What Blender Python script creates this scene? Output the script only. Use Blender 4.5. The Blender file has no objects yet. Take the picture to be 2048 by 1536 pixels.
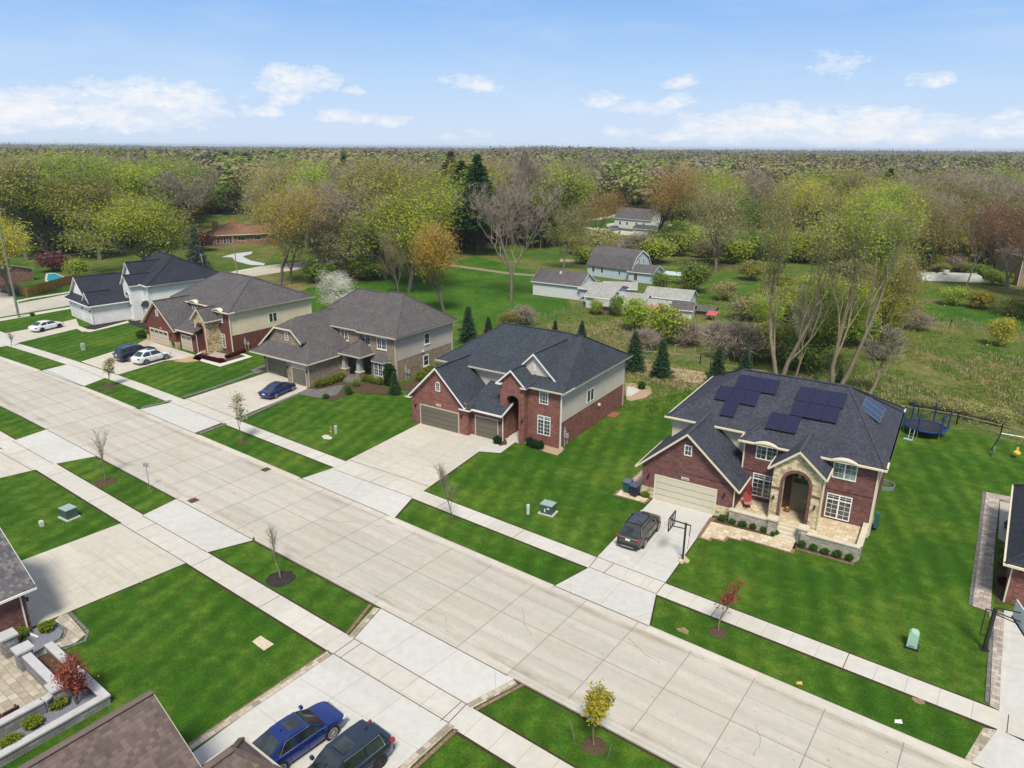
import bpy, bmesh, math, random
import numpy as np
from mathutils import Vector, Matrix
S = bpy.context.scene
COL = S.collection
# ---------------------------------------------------------------- camera
CF, CHY, CROLL, CH, CYAW = 1421.0, 294.0, -0.38, 27.5, 36.6
_p = math.atan((768 - CHY) / CF)
_fw = Vector((0, math.cos(_p), -math.sin(_p))); _rt = Vector((1, 0, 0)); _up = _rt.cross(_fw)
_r = math.radians(CROLL)
_rt, _up = _rt * math.cos(_r) - _up * math.sin(_r), _up * math.cos(_r) + _rt * math.sin(_r)
_R = Matrix.Rotation(math.radians(CYAW), 3, 'Z')
FW, RT, UP = _R @ _fw, _R @ _rt, _R @ _up
CAM = Vector((0, 0, CH))
cd = bpy.data.cameras.new('camera'); cam = bpy.data.objects.new('camera', cd); COL.objects.link(cam)
cam.matrix_world = Matrix(((RT.x, UP.x, -FW.x, 0), (RT.y, UP.y, -FW.y, 0), (RT.z, UP.z, -FW.z, CH), (0, 0, 0, 1)))
cd.sensor_width = 36.0; cd.lens = 36.0 * CF / 2048.0; cd.clip_start = 0.5; cd.clip_end = 30000
S.camera = cam
# ---------------------------------------------------------------- sun, sky, exposure
SUN_AZ = math.atan2(0.75, -1.0); SUN_EL = math.radians(56)     # azimuth from +Y, clockwise
sv = Vector((math.sin(SUN_AZ) * math.cos(SUN_EL), math.cos(SUN_AZ) * math.cos(SUN_EL), math.sin(SUN_EL)))
sl = bpy.data.lights.new('sun', 'SUN'); sl.energy = 2.5; sl.angle = math.radians(13); sl.color = (1.0, 0.93, 0.80)
so = bpy.data.objects.new('sun', sl); COL.objects.link(so); so.rotation_euler = sv.to_track_quat('Z', 'Y').to_euler()
so.location = sv * 200
S.view_settings.view_transform = 'Standard'; S.view_settings.look = 'None'; S.view_settings.gamma = 1.0
S.view_settings.exposure = 0.84
W = bpy.data.worlds.new('World'); S.world = W; W.use_nodes = True

class NT:
    def __init__(s, tree): s.t = tree; s.n = tree.nodes; s.l = tree.links
    def __call__(s, typ, *ins, **kw):
        n = s.n.new(typ)
        for k, v in kw.items(): setattr(n, k, v)
        for i, v in enumerate(ins):
            if v is None: continue
            if hasattr(v, 'is_output') or hasattr(v, 'links'): s.l.new(v, n.inputs[i])
            else: n.inputs[i].default_value = v
        return n
    def math(s, op, *a, clamp=False):
        n = s('ShaderNodeMath', *a, operation=op); n.use_clamp = clamp; return n.outputs[0]
    def vmath(s, op, *a): return s('ShaderNodeVectorMath', *a, operation=op).outputs[0]
    def noise(s, vec, scale, detail=3, rough=0.55, out=0, w=None):
        n = s.n.new('ShaderNodeTexNoise')
        if vec is not None: s.l.new(vec, n.inputs['Vector'])
        n.inputs['Scale'].default_value = scale; n.inputs['Detail'].default_value = detail; n.inputs['Roughness'].default_value = rough
        return n.outputs[out]
    def ramp(s, fac, stops, interp='LINEAR'):
        n = s.n.new('ShaderNodeValToRGB'); s.l.new(fac, n.inputs[0]); cr = n.color_ramp; cr.interpolation = interp
        while len(cr.elements) < len(stops): cr.elements.new(0.5)
        for e, (p, c) in zip(cr.elements, stops):
            e.position = p; e.color = (c[0], c[1], c[2], 1) if not isinstance(c, (int, float)) else (c, c, c, 1)
        return n.outputs[0]
    def mix(s, fac, a, b, mode='MIX'):
        n = s.n.new('ShaderNodeMix'); n.data_type = 'RGBA'; n.blend_type = mode
        for sock, v in ((n.inputs[0], fac), (n.inputs[6], a), (n.inputs[7], b)):
            if hasattr(v, 'links'): s.l.new(v, sock)
            elif isinstance(v, (int, float)): sock.default_value = v
            else: sock.default_value = (v[0], v[1], v[2], 1)
        return n.outputs[2]

def make_sky():
    t = NT(W.node_tree); t.n.clear()
    out = t('ShaderNodeOutputWorld'); bg = t('ShaderNodeBackground')
    sky = t('ShaderNodeTexSky', sky_type='NISHITA'); sky.sun_disc = False
    sky.sun_elevation = SUN_EL; sky.sun_rotation = SUN_AZ; sky.air_density = 1.0; sky.dust_density = 1.2; sky.ozone_density = 1.5
    tc = t('ShaderNodeTexCoord')
    d = t.vmath('NORMALIZE', tc.outputs['Generated'])
    sep = t('ShaderNodeSeparateXYZ', d)
    x, y, z = sep.outputs
    az = t.math('ARCTAN2', x, y)            # radians from +Y clockwise
    el = t.math('ARCSINE', z)
    # cumulus banks low over the horizon: sky directions (azimuth, elevation, half width, half height) in degrees
    P = []
    def add(px, py, w, h, k=1.0):
        v = (FW * CF + RT * (px - 1024) - UP * (py - 768)).normalized()
        P.append((math.atan2(v.x, v.y), math.asin(v.z), math.radians(w * 1.15 / 24.8), math.radians(h * 1.3 / 24.8), k))
    for c in [(50, 232, 110, 34, 1.0), (215, 243, 100, 26, .95), (310, 200, 130, 28, .9), (350, 222, 90, 26, .8), (5, 208, 50, 20, .8),
              (600, 168, 75, 27, .95), (575, 200, 40, 13, .9), (515, 224, 38, 13, .85), (690, 238, 62, 13, .85), (797, 244, 34, 13, .85), (710, 184, 20, 9, .8),
              (946, 171, 55, 15, .75), (1360, 168, 34, 12, .7), (1205, 205, 32, 16, .7), (1280, 222, 62, 13, .7), (1345, 208, 36, 13, .75),
              (1480, 262, 130, 30, .9), (1560, 245, 110, 26, .9), (1720, 262, 150, 32, .95), (1820, 272, 80, 20, .9), (1500, 240, 55, 22, .9), (1350, 278, 50, 12, .7),
              (1860, 165, 36, 13, .6), (1668, 138, 48, 20, .4), (2010, 262, 55, 22, .75), (1250, 270, 50, 12, .5), (380, 255, 40, 10, .5), (15, 264, 40, 10, .5), (930, 272, 60, 9, .4),
              (-150, 235, 160, 40, .9), (2250, 250, 160, 40, .9)]:
        add(*c)
    tot = None
    wob = t.noise(d, 14.0, 4, 0.6, out=1)
    wsep = t('ShaderNodeSeparateXYZ', wob)
    az2 = t.math('ADD', az, t.math('MULTIPLY', t.math('SUBTRACT', wsep.outputs[0], .5), 0.055))
    el2 = t.math('ADD', el, t.math('MULTIPLY', t.math('SUBTRACT', wsep.outputs[1], .5), 0.022))
    for (a, e, w, h, k) in P:
        da = t.math('DIVIDE', t.math('SUBTRACT', az2, a), w)
        de = t.math('SUBTRACT', el2, e)
        up = t.math('DIVIDE', t.math('MAXIMUM', de, 0.0), h * 1.05)
        dn = t.math('DIVIDE', t.math('MINIMUM', de, 0.0), h * 0.6)
        r2 = t.math('ADD', t.math('MULTIPLY', da, da), t.math('ADD', t.math('MULTIPLY', up, up), t.math('MULTIPLY', dn, dn)))
        v = t.math('MULTIPLY', t.math('SUBTRACT', 1.0, r2), k)
        tot = v if tot is None else t.math('SMOOTH_MAX', tot, v, 0.3)
    n1 = t.noise(t.vmath('MULTIPLY', d, (1, 1, 2.2)), 38.0, 6, 0.62)
    n1b = t.noise(t.vmath('MULTIPLY', d, (1, 1, 2.6)), 110.0, 4, 0.6)
    cl = t.math('ADD', tot, t.math('ADD', t.math('MULTIPLY', t.math('SUBTRACT', n1, .52), 2.2), t.math('MULTIPLY', t.math('SUBTRACT', n1b, .5), .9)))
    m = t.ramp(cl, [(0.0, 0), (0.38, .38), (0.95, .9)], 'EASE')
    # high thin cirrus streaks
    ci = t.noise(t.vmath('MULTIPLY', d, (1.3, 2.6, 9)), 2.6, 6, 0.62)
    ci = t.ramp(ci, [(0.46, 0), (0.72, .5)])
    elf = t.ramp(el, [(0.0, 0.25), (0.10, .6), (0.3, 1)])
    ci = t.math('MULTIPLY', ci, elf)
    shade = t.noise(t.vmath('MULTIPLY', d, (1, 1, 3)), 30.0, 4, 0.6)
    # cloud radiance, a little greyer towards the flat undersides
    ccol = t.ramp(shade, [(0.3, (8.2, 8.6, 9.4)), (0.65, (9.6, 9.7, 9.9))])
    skycol = sky.outputs[0]
    grade = t.ramp(el, [(0.0, (6.9, 8.1, 9.9)), (0.08, (5.1, 7.1, 9.9)), (0.19, (2.4, 4.9, 9.4)), (0.34, (3.6, 5.2, 7.8)), (0.6, (4.2, 4.9, 6.2)), (1.0, (4.2, 4.8, 5.8))])
    skycol = t.mix(0.93, skycol, grade)
    hazy = t.mix(t.math('MULTIPLY', ci, .55), skycol, (8.6, 9.1, 9.8))
    fin = t.mix(m, hazy, ccol)
    t.l.new(fin, bg.inputs[0]); bg.inputs[1].default_value = 0.056
    t.l.new(bg.outputs[0], out.inputs[0])
make_sky()

# ---------------------------------------------------------------- helpers
def G(px, py, z=0.0):
    """world point at height z seen in that direction: used once to survey where things stand on the ground"""
    d = FW * CF + RT * (px - 1024) - UP * (py - 768); t = (z - CH) / d.z
    return CAM + d * t
def proj(p):
    d = Vector(p) - CAM; w = d.dot(FW)
    return (1024 + CF * d.dot(RT) / w, 768 - CF * d.dot(UP) / w) if w > 1 else (-9999, -9999)
def tag(o, label=None, cat=None, group=None, kind=None):
    if label: o['label'] = label
    if cat: o['category'] = cat
    if group: o['group'] = group
    if kind: o['kind'] = kind
    return o
def empty(name, loc=(0, 0, 0), rz=0.0, label=None, cat=None, group=None):
    o = bpy.data.objects.new(name, None); COL.objects.link(o); o.location = loc; o.rotation_euler = (0, 0, rz)
    o.empty_display_size = 0.3
    return tag(o, label, cat, group)
def newobj(name, me, parent=None):
    o = bpy.data.objects.new(name, me); COL.objects.link(o)
    if parent is not None: o.parent = parent
    return o
def copy_tree(o, parent=None):
    c = o.copy(); COL.objects.link(c); c.parent = parent
    for ch in list(o.children): copy_tree(ch, c)
    return c

class MB:
    def __init__(s): s.v = []; s.f = []; s.m = []
    def _add(s, vs, fs, mi=0):
        b = len(s.v); s.v += [tuple(p) for p in vs]
        for f in fs: s.f.append(tuple(b + i for i in f)); s.m.append(mi)
        return s
    def poly(s, pts, mi=0): return s._add(pts, [tuple(range(len(pts)))], mi)
    def box(s, x0, x1, y0, y1, z0, z1, mi=0, M=None):
        vs = [Vector((x, y, z)) for z in (z0, z1) for y in (y0, y1) for x in (x0, x1)]
        if M is not None: vs = [M @ v for v in vs]
        return s._add(vs, [(0, 2, 3, 1), (4, 5, 7, 6), (0, 1, 5, 4), (2, 6, 7, 3), (0, 4, 6, 2), (1, 3, 7, 5)], mi)
    def bar(s, a, b, w, h, mi=0):
        """box beam from a to b, w wide and h tall"""
        a, b = Vector(a), Vector(b); d = (b - a); L = d.length
        if L < 1e-6: return s
        d.normalize(); up = Vector((0, 0, 1)) if abs(d.z) < .95 else Vector((0, 1, 0))
        sd = d.cross(up).normalized(); u2 = sd.cross(d)
        vs = [p + sd * (i * w / 2) + u2 * (j * h / 2) for p in (a, b) for j in (-1, 1) for i in (-1, 1)]
        return s._add(vs, [(0, 1, 3, 2), (4, 6, 7, 5), (0, 4, 5, 1), (2, 3, 7, 6), (0, 2, 6, 4), (1, 5, 7, 3)], mi)
    def tube(s, pts, rs, n=6, mi=0, cap=True):
        pts = [Vector(p) for p in pts]
        if not hasattr(rs, '__len__'): rs = [rs] * len(pts)
        b = len(s.v); up = Vector((0, 0, 1))
        for i, p in enumerate(pts):
            d = (pts[min(i + 1, len(pts) - 1)] - pts[max(i - 1, 0)]).normalized()
            a = Vector((1, 0, 0)) if abs(d.x) < .8 else Vector((0, 1, 0))
            u = d.cross(a).normalized(); w = d.cross(u)
            for k in range(n):
                t = 2 * math.pi * k / n; q = p + (u * math.cos(t) + w * math.sin(t)) * rs[i]; s.v.append((q.x, q.y, q.z))
        for i in range(len(pts) - 1):
            for k in range(n):
                k2 = (k + 1) % n; s.f.append((b + i * n + k, b + i * n + k2, b + (i + 1) * n + k2, b + (i + 1) * n + k)); s.m.append(mi)
        if cap:
            s.f.append(tuple(b + k for k in range(n))[::-1]); s.m.append(mi)
            e = b + (len(pts) - 1) * n; s.f.append(tuple(e + k for k in range(n))); s.m.append(mi)
        return s
    def cyl(s, x, y, z0, z1, r, n=16, mi=0, r2=None):
        return s.tube([(x, y, z0), (x, y, z1)], [r, r if r2 is None else r2], n, mi)
    def extr(s, pts, vec, mi=0, mside=None):
        """closed prism: polygon pts (3-D) moved by vec"""
        n = len(pts); pts = [Vector(p) for p in pts]; q = [p + Vector(vec) for p in pts]
        s._add(pts + q, [tuple(range(n))[::-1], tuple(range(n, 2 * n))], mi)
        b = len(s.v) - 2 * n
        for i in range(n):
            j = (i + 1) % n; s.f.append((b + i, b + j, b + n + j, b + n + i)); s.m.append(mi if mside is None else mside)
        return s
    def mesh(s, name, mats):
        me = bpy.data.meshes.new(name); me.from_pydata(s.v, [], s.f)
        for m in (mats if isinstance(mats, (list, tuple)) else [mats]): me.materials.append(m)
        if any(s.m): me.polygons.foreach_set('material_index', s.m)
        return me
    def build(s, name, mats, parent=None, smooth=False, fix=True):
        me = s.mesh(name, mats)
        if fix:
            bm = bmesh.new(); bm.from_mesh(me); bmesh.ops.recalc_face_normals(bm, faces=bm.faces); bm.to_mesh(me); bm.free()
        if smooth: me.shade_smooth() if hasattr(me, 'shade_smooth') else None
        return newobj(name, me, parent)

# ---------------------------------------------------------------- materials
_mats = {}
def mat_base(name):
    m = bpy.data.materials.new(name); m.use_nodes = True; t = NT(m.node_tree); t.n.clear()
    out = t('ShaderNodeOutputMaterial'); b = t('ShaderNodeBsdfPrincipled'); t.l.new(b.outputs[0], out.inputs[0])
    return m, t, b
def setc(t, b, col, rough=.8, spec=.3, metal=0.0, bump=None, bs=.3, bd=.05):
    if hasattr(col, 'links'): t.l.new(col, b.inputs['Base Color'])
    else: b.inputs['Base Color'].default_value = (*col, 1)
    if hasattr(rough, 'links'): t.l.new(rough, b.inputs['Roughness'])
    else: b.inputs['Roughness'].default_value = rough
    b.inputs['Specular IOR Level'].default_value = spec; b.inputs['Metallic'].default_value = metal
    if bump is not None:
        n = t('ShaderNodeBump'); n.inputs['Strength'].default_value = bs; n.inputs['Distance'].default_value = bd
        t.l.new(bump, n.inputs['Height']); t.l.new(n.outputs[0], b.inputs['Normal'])
def plain(name, col, rough=.6, spec=.3, metal=0.0, var=.12, scale=3.0, coat=0.0):
    if name in _mats: return _mats[name]
    m, t, b = mat_base(name); tc = t('ShaderNodeTexCoord')
    n = t.noise(tc.outputs['Object'], scale, 4); f = t.ramp(n, [(0.3, 1 - var), (0.7, 1 + var * .5)])
    c = t.mix(1.0, col, f, 'MULTIPLY'); setc(t, b, c, rough, spec, metal)
    if coat: b.inputs['Coat Weight'].default_value = coat; b.inputs['Coat Roughness'].default_value = .05
    _mats[name] = m; return m
def uvobj(t):
    """wall / roof coordinates: distance along the face, height"""
    tc = t('ShaderNodeTexCoord'); s = t('ShaderNodeSeparateXYZ', tc.outputs['Object']); ns = t('ShaderNodeSeparateXYZ', tc.outputs['Normal'])
    f = t.math('GREATER_THAN', t.math('ABSOLUTE', ns.outputs[0]), t.math('ABSOLUTE', ns.outputs[1]))
    u = t.math('ADD', s.outputs[0], t.math('MULTIPLY', f, t.math('SUBTRACT', s.outputs[1], s.outputs[0])))
    return tc, u, s.outputs[2]
def brick(name, c1, c2, mortar, bw=.24, bh=.075, ms=.012, var=.35, rc=.28):
    m, t, b = mat_base(name); tc, u, v = uvobj(t)
    vec = t('ShaderNodeCombineXYZ', u, v, 0.0).outputs[0]
    n = t('ShaderNodeTexBrick', vec, (*c1, 1), (*c2, 1), (*mortar, 1)); n.inputs['Scale'].default_value = 1
    n.inputs['Brick Width'].default_value = bw; n.inputs['Row Height'].default_value = bh; n.inputs['Mortar Size'].default_value = ms; n.inputs['Mortar Smooth'].default_value = .3
    n.inputs['Bias'].default_value = 0.0
    n2 = t.noise(tc.outputs['Object'], 1.3, 4); f = t.ramp(n2, [(0.3, 1 - var * .6), (0.7, 1.0 + var * .3)])
    wn = t('ShaderNodeTexWhiteNoise', t('ShaderNodeCombineXYZ', t.math('FLOOR', t.math('DIVIDE', u, bw * 1.15)), t.math('FLOOR', t.math('DIVIDE', v, bh * 1.9)), 0.0).outputs[0])
    c = t.mix(1.0, n.outputs[0], t.ramp(wn.outputs[0], [(0.0, 1 - rc), (.5, 1.0), (1.0, 1 + rc * 1.2)]), 'MULTIPLY')
    c = t.mix(1.0, c, f, 'MULTIPLY'); setc(t, b, c, .85, .2, bump=n.outputs[1], bs=-.4, bd=.01)
    return m
def shingle(name, ca, cb, cc, rows=.145, wid=.3):
    m, t, b = mat_base(name); tc, u, v = uvobj(t)
    ns = t('ShaderNodeSeparateXYZ', tc.outputs['Normal'])
    sl_ = t.math('MAXIMUM', t.math('SQRT', t.math('SUBTRACT', 1.0001, t.math('MULTIPLY', ns.outputs[2], ns.outputs[2]))), .15)
    v2 = t.math('DIVIDE', v, sl_)                      # distance up the slope
    vec = t('ShaderNodeCombineXYZ', u, v2, 0.0).outputs[0]
    n = t('ShaderNodeTexBrick', vec, (0, 0, 0, 1), (1, 1, 1, 1), (.5, .5, .5, 1)); n.inputs['Scale'].default_value = 1
    n.inputs['Brick Width'].default_value = wid; n.inputs['Row Height'].default_value = rows; n.inputs['Mortar Size'].default_value = .0; n.inputs['Bias'].default_value = 0
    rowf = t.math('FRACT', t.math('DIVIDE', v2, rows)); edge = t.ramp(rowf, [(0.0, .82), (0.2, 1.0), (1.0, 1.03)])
    wn = t('ShaderNodeTexWhiteNoise', t('ShaderNodeCombineXYZ', t.math('FLOOR', t.math('DIVIDE', u, wid * .5)), t.math('FLOOR', t.math('DIVIDE', v2, rows)), 0.0).outputs[0]); wn.noise_dimensions = '3D'
    c = t.ramp(wn.outputs[0], [(0.0, ca), (0.5, cb), (1.0, cc)])
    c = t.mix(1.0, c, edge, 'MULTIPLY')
    n2 = t.noise(tc.outputs['Object'], .7, 5); f = t.ramp(n2, [(0.3, .86), (0.7, 1.1)]); c = t.mix(1.0, c, f, 'MULTIPLY')
    n3 = t.noise(tc.outputs['Object'], 60, 2); f = t.ramp(n3, [(0.3, .8), (0.7, 1.15)]); c = t.mix(1.0, c, f, 'MULTIPLY')
    setc(t, b, c, .92, .25, bump=rowf, bs=.5, bd=.012)
    return m
def siding(name, col, row=.115):
    m, t, b = mat_base(name); tc, u, v = uvobj(t)
    rf = t.math('FRACT', t.math('DIVIDE', v, row)); e = t.ramp(rf, [(0.0, .68), (0.12, 1.0), (1.0, .97)])
    n2 = t.noise(tc.outputs['Object'], .8, 4); f = t.ramp(n2, [(0.3, .93), (0.7, 1.03)])
    c = t.mix(1.0, t.mix(1.0, col, e, 'MULTIPLY'), f, 'MULTIPLY'); setc(t, b, c, .6, .3, bump=rf, bs=.4, bd=.012)
    return m
def stone(name, ca, cb, cc, sc=2.6):
    m, t, b = mat_base(name); tc, u, v = uvobj(t)
    vec = t('ShaderNodeCombineXYZ', u, t.math('MULTIPLY', v, 1.8), 0.0).outputs[0]
    vo = t('ShaderNodeTexVoronoi', vec); vo.inputs['Scale'].default_value = sc; vo.distance = 'CHEBYCHEV'
    c = t.ramp(t('ShaderNodeSeparateXYZ', vo.outputs['Color']).outputs[0], [(0.0, ca), (0.5, cb), (1.0, cc)])
    ed = t('ShaderNodeTexVoronoi', vec, feature='DISTANCE_TO_EDGE'); ed.inputs['Scale'].default_value = sc; ed.distance if False else None
    e = t.ramp(vo.outputs['Distance'], [(0.0, 1.05), (0.42, 1.0), (0.6, .6)])
    c = t.mix(1.0, c, e, 'MULTIPLY'); setc(t, b, c, .9, .2, bump=vo.outputs['Distance'], bs=-.5, bd=.03)
    return m
def glassy(name, col=(.03, .035, .04), rough=.06, cur=False):
    """window glass seen from outside: dark room behind, sky in the reflection"""
    m, t, b = mat_base(name); tc = t('ShaderNodeTexCoord')
    n = t.noise(tc.outputs['Object'], 1.1, 2); c = t.ramp(n, [(0.35, tuple(k * .5 for k in col)), (0.65, tuple(k * 1.8 for k in col))])
    setc(t, b, c, rough, .9); b.inputs['IOR'].default_value = 1.5
    return m
def paint(name, col, metal=.35, rough=.3):
    m, t, b = mat_base(name); tc = t('ShaderNodeTexCoord')
    n = t.noise(tc.outputs['Object'], 2.0, 3); f = t.ramp(n, [(0.3, .93), (0.7, 1.05)])
    setc(t, b, t.mix(1.0, col, f, 'MULTIPLY'), rough, .5, metal); b.inputs['Coat Weight'].default_value = .8; b.inputs['Coat Roughness'].default_value = .06
    return m
def concrete(name, col, warm=(.60, .53, .42), stain=.5, seedv=0.0, streak=True, road=False):
    m, t, b = mat_base(name); g = t('ShaderNodeNewGeometry'); p = t.vmath('ADD', g.outputs['Position'], (seedv, seedv * 1.7, 0))
    sep = t('ShaderNodeSeparateXYZ', g.outputs['Position'])
    # each poured slab has its own tone
    sx = t.math('FLOOR', t.math('DIVIDE', t.math('ADD', sep.outputs[0], 8.2 + 366), 3.66)); sy = t.math('FLOOR', t.math('DIVIDE', t.math('SUBTRACT', sep.outputs[1], 25.5), 2.83))
    wn = t('ShaderNodeTexWhiteNoise', t('ShaderNodeCombineXYZ', sx, sy, 0.0).outputs[0])
    tone = t.ramp(wn.outputs[0], [(0.0, .94), (1.0, 1.04)])
    n1 = t.noise(p, .22, 5, .6); n2 = t.noise(p, 1.7, 6, .65); n3 = t.noise(p, 22, 3, .6)
    c = t.mix(1.0, col, tone, 'MULTIPLY')
    c = t.mix(t.math('MULTIPLY', t.ramp(n1, [(0.45, 0), (0.75, 1)]), stain), c, warm)
    c = t.mix(1.0, c, t.ramp(n2, [(0.3, .90), (0.7, 1.04)]), 'MULTIPLY')
    c = t.mix(1.0, c, t.ramp(n3, [(0.3, .95), (0.7, 1.03)]), 'MULTIPLY')
    if streak:
        st = t.noise(t.vmath('MULTIPLY', p, (.12, 2.2, 1)), 1.0, 5, .6)
        c = t.mix(1.0, c, t.ramp(st, [(0.32, .9), (0.52, 1.0)]), 'MULTIPLY')
    if road:      # tyre-darkened lanes and the dirt that gathers in the gutters
        y = t.math('ADD', sep.outputs[1], t.math('MULTIPLY', t.math('SUBTRACT', n1, .5), .8))
        for yc, wd, k in ((27.4, .55, .10), (28.9, .5, .08), (30.6, .5, .08), (32.2, .55, .10)):
            g_ = t.math('SUBTRACT', 1.0, t.math('MINIMUM', t.math('DIVIDE', t.math('ABSOLUTE', t.math('SUBTRACT', y, yc)), wd), 1.0))
            c = t.mix(t.math('MULTIPLY', t.math('MULTIPLY', g_, k * 2.2), t.ramp(n2, [(.35, .4), (.6, 1)])), c, (.26, .245, .225))
        for yc in (25.5 + .75, 34.0 - .75):
            g_ = t.math('SUBTRACT', 1.0, t.math('MINIMUM', t.math('DIVIDE', t.math('ABSOLUTE', t.math('SUBTRACT', sep.outputs[1], yc)), .55), 1.0))
            c = t.mix(t.math('MULTIPLY', t.math('MULTIPLY', g_, .75), t.ramp(t.noise(t.vmath('MULTIPLY', p, (.25, 1.5, 1)), 1.0, 5, .7), [(.42, 0), (.62, 1)])), c, (.27, .225, .165))
        sp = t.noise(p, 3.2, 2, .4); c = t.mix(t.ramp(sp, [(.70, 0), (.76, .45)]), c, (.2, .19, .17))
    setc(t, b, c, .9, .2, bump=n3, bs=.15, bd=.01)
    return m
def pavers(name, ca, cb, cc, w=.3, h=.15, mortar=.7):
    m, t, b = mat_base(name); tc = t('ShaderNodeTexCoord'); g = t('ShaderNodeNewGeometry')
    sep = t('ShaderNodeSeparateXYZ', tc.outputs['Object'])
    vec = t('ShaderNodeCombineXYZ', sep.outputs[0], sep.outputs[1], 0.0).outputs[0]
    n = t('ShaderNodeTexBrick', vec, (0, 0, 0, 1), (1, 1, 1, 1), (.5, .5, .5, 1)); n.inputs['Scale'].default_value = 1
    n.inputs['Brick Width'].default_value = w; n.inputs['Row Height'].default_value = h; n.inputs['Mortar Size'].default_value = .012
    c = t.ramp(t('ShaderNodeSeparateColor', n.outputs[0]).outputs[0], [(0, ca), (.5, cb), (1, cc)])
    c = t.mix(n.outputs[1], c, tuple(k * mortar * .6 for k in cb))
    n2 = t.noise(tc.outputs['Object'], 3, 4); c = t.mix(1.0, c, t.ramp(n2, [(0.3, .85), (0.7, 1.08)]), 'MULTIPLY')
    setc(t, b, c, .9, .2, bump=n.outputs[1], bs=-.3, bd=.01)
    return m
def mulch(name, ca, cb, sc=9.0):
    m, t, b = mat_base(name); g = t('ShaderNodeNewGeometry')
    n = t.noise(g.outputs['Position'], sc, 6, .7); c = t.ramp(n, [(0.3, ca), (0.7, cb)]); setc(t, b, c, .95, .1, bump=n, bs=.8, bd=.06)
    return m
def leafmat(name, ca, cb, trans=.25, rnd=.25, rough=.6):
    m, t, b = mat_base(name); g = t('ShaderNodeNewGeometry'); oi = t('ShaderNodeObjectInfo')
    tc = t('ShaderNodeTexCoord')
    r = g.outputs['Random Per Island']
    n = t.noise(tc.outputs['Object'], .45, 3)
    f = t.math('ADD', t.math('MULTIPLY', r, .55), t.math('MULTIPLY', t.ramp(n, [(.35, 0), (.65, 1)]), .45))
    c = t.ramp(f, [(0.0, ca), (1.0, cb)])
    hs = t('ShaderNodeHueSaturation'); t.l.new(c, hs.inputs['Color'])
    t.l.new(t.math('ADD', .5 - rnd * .055, t.math('MULTIPLY', oi.outputs['Random'], rnd * .11)), hs.inputs['Hue'])
    t.l.new(t.math('ADD', 1 - rnd * .5, t.math('MULTIPLY', oi.outputs['Random'], rnd)), hs.inputs['Value'])
    setc(t, b, hs.outputs[0], rough, .15)
    tr = t('ShaderNodeBsdfTranslucent'); t.l.new(hs.outputs[0], tr.inputs[0])
    mx = t('ShaderNodeMixShader', trans, b.outputs[0], tr.outputs[0])
    out = [n_ for n_ in t.n if n_.type == 'OUTPUT_MATERIAL'][0]; t.l.new(mx.outputs[0], out.inputs[0])
    return m
def bark(name, ca, cb):
    m, t, b = mat_base(name); tc = t('ShaderNodeTexCoord')
    n = t.noise(t.vmath('MULTIPLY', tc.outputs['Object'], (6, 6, 1.2)), 1.0, 5, .65); c = t.ramp(n, [(0.3, ca), (0.7, cb)]); setc(t, b, c, .9, .1, bump=n, bs=.5, bd=.03)
    return m
# ================================================================ GROUND, LAWNS, ROADS
def lawn_mat(name, dark, mid, straw, stripe=.18, patch=.5, ang=0.0):
    m, t, b = mat_base(name); g = t('ShaderNodeNewGeometry'); p = g.outputs['Position']
    s = t('ShaderNodeSeparateXYZ', p)
    big = t.noise(p, .16, 5, .6); mid_n = t.noise(p, 1.1, 5, .65); fine = t.noise(p, 9, 5, .7); vf = t.noise(t.vmath('MULTIPLY', p, (1, 1, 1)), 55, 3, .7)
    c = t.mix(t.ramp(big, [(.35, 0), (.68, 1)]), dark, mid)
    c = t.mix(t.math('MULTIPLY', t.ramp(t.math('ADD', t.math('MULTIPLY', big, .5), t.math('MULTIPLY', mid_n, .5)), [(.47, 0), (.62, 1)]), patch), c, straw)
    # mowing lines
    rot = t.math('ADD', t.math('MULTIPLY', s.outputs[0], math.cos(ang)), t.math('MULTIPLY', s.outputs[1], math.sin(ang)))
    w = t.math('ADD', rot, t.math('MULTIPLY', big, 1.2)); st = t.math('SINE', t.math('MULTIPLY', w, 2 * math.pi / 1.7))
    sf = t.math('ADD', 1.0, t.math('MULTIPLY', st, stripe)); c = t.mix(1.0, c, t('ShaderNodeCombineXYZ', sf, sf, sf).outputs[0], 'MULTIPLY')
    c = t.mix(1.0, c, t.ramp(fine, [(.28, .50), (.5, 1.0), (.72, 1.42)]), 'MULTIPLY'); c = t.mix(1.0, c, t.ramp(mid_n, [(.3, .80), (.7, 1.15)]), 'MULTIPLY')
    c = t.mix(1.0, c, t.ramp(vf, [(.25, .7), (.75, 1.25)]), 'MULTIPLY')
    setc(t, b, c, .95, .08, bump=vf, bs=.6, bd=.04)
    return m
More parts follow.
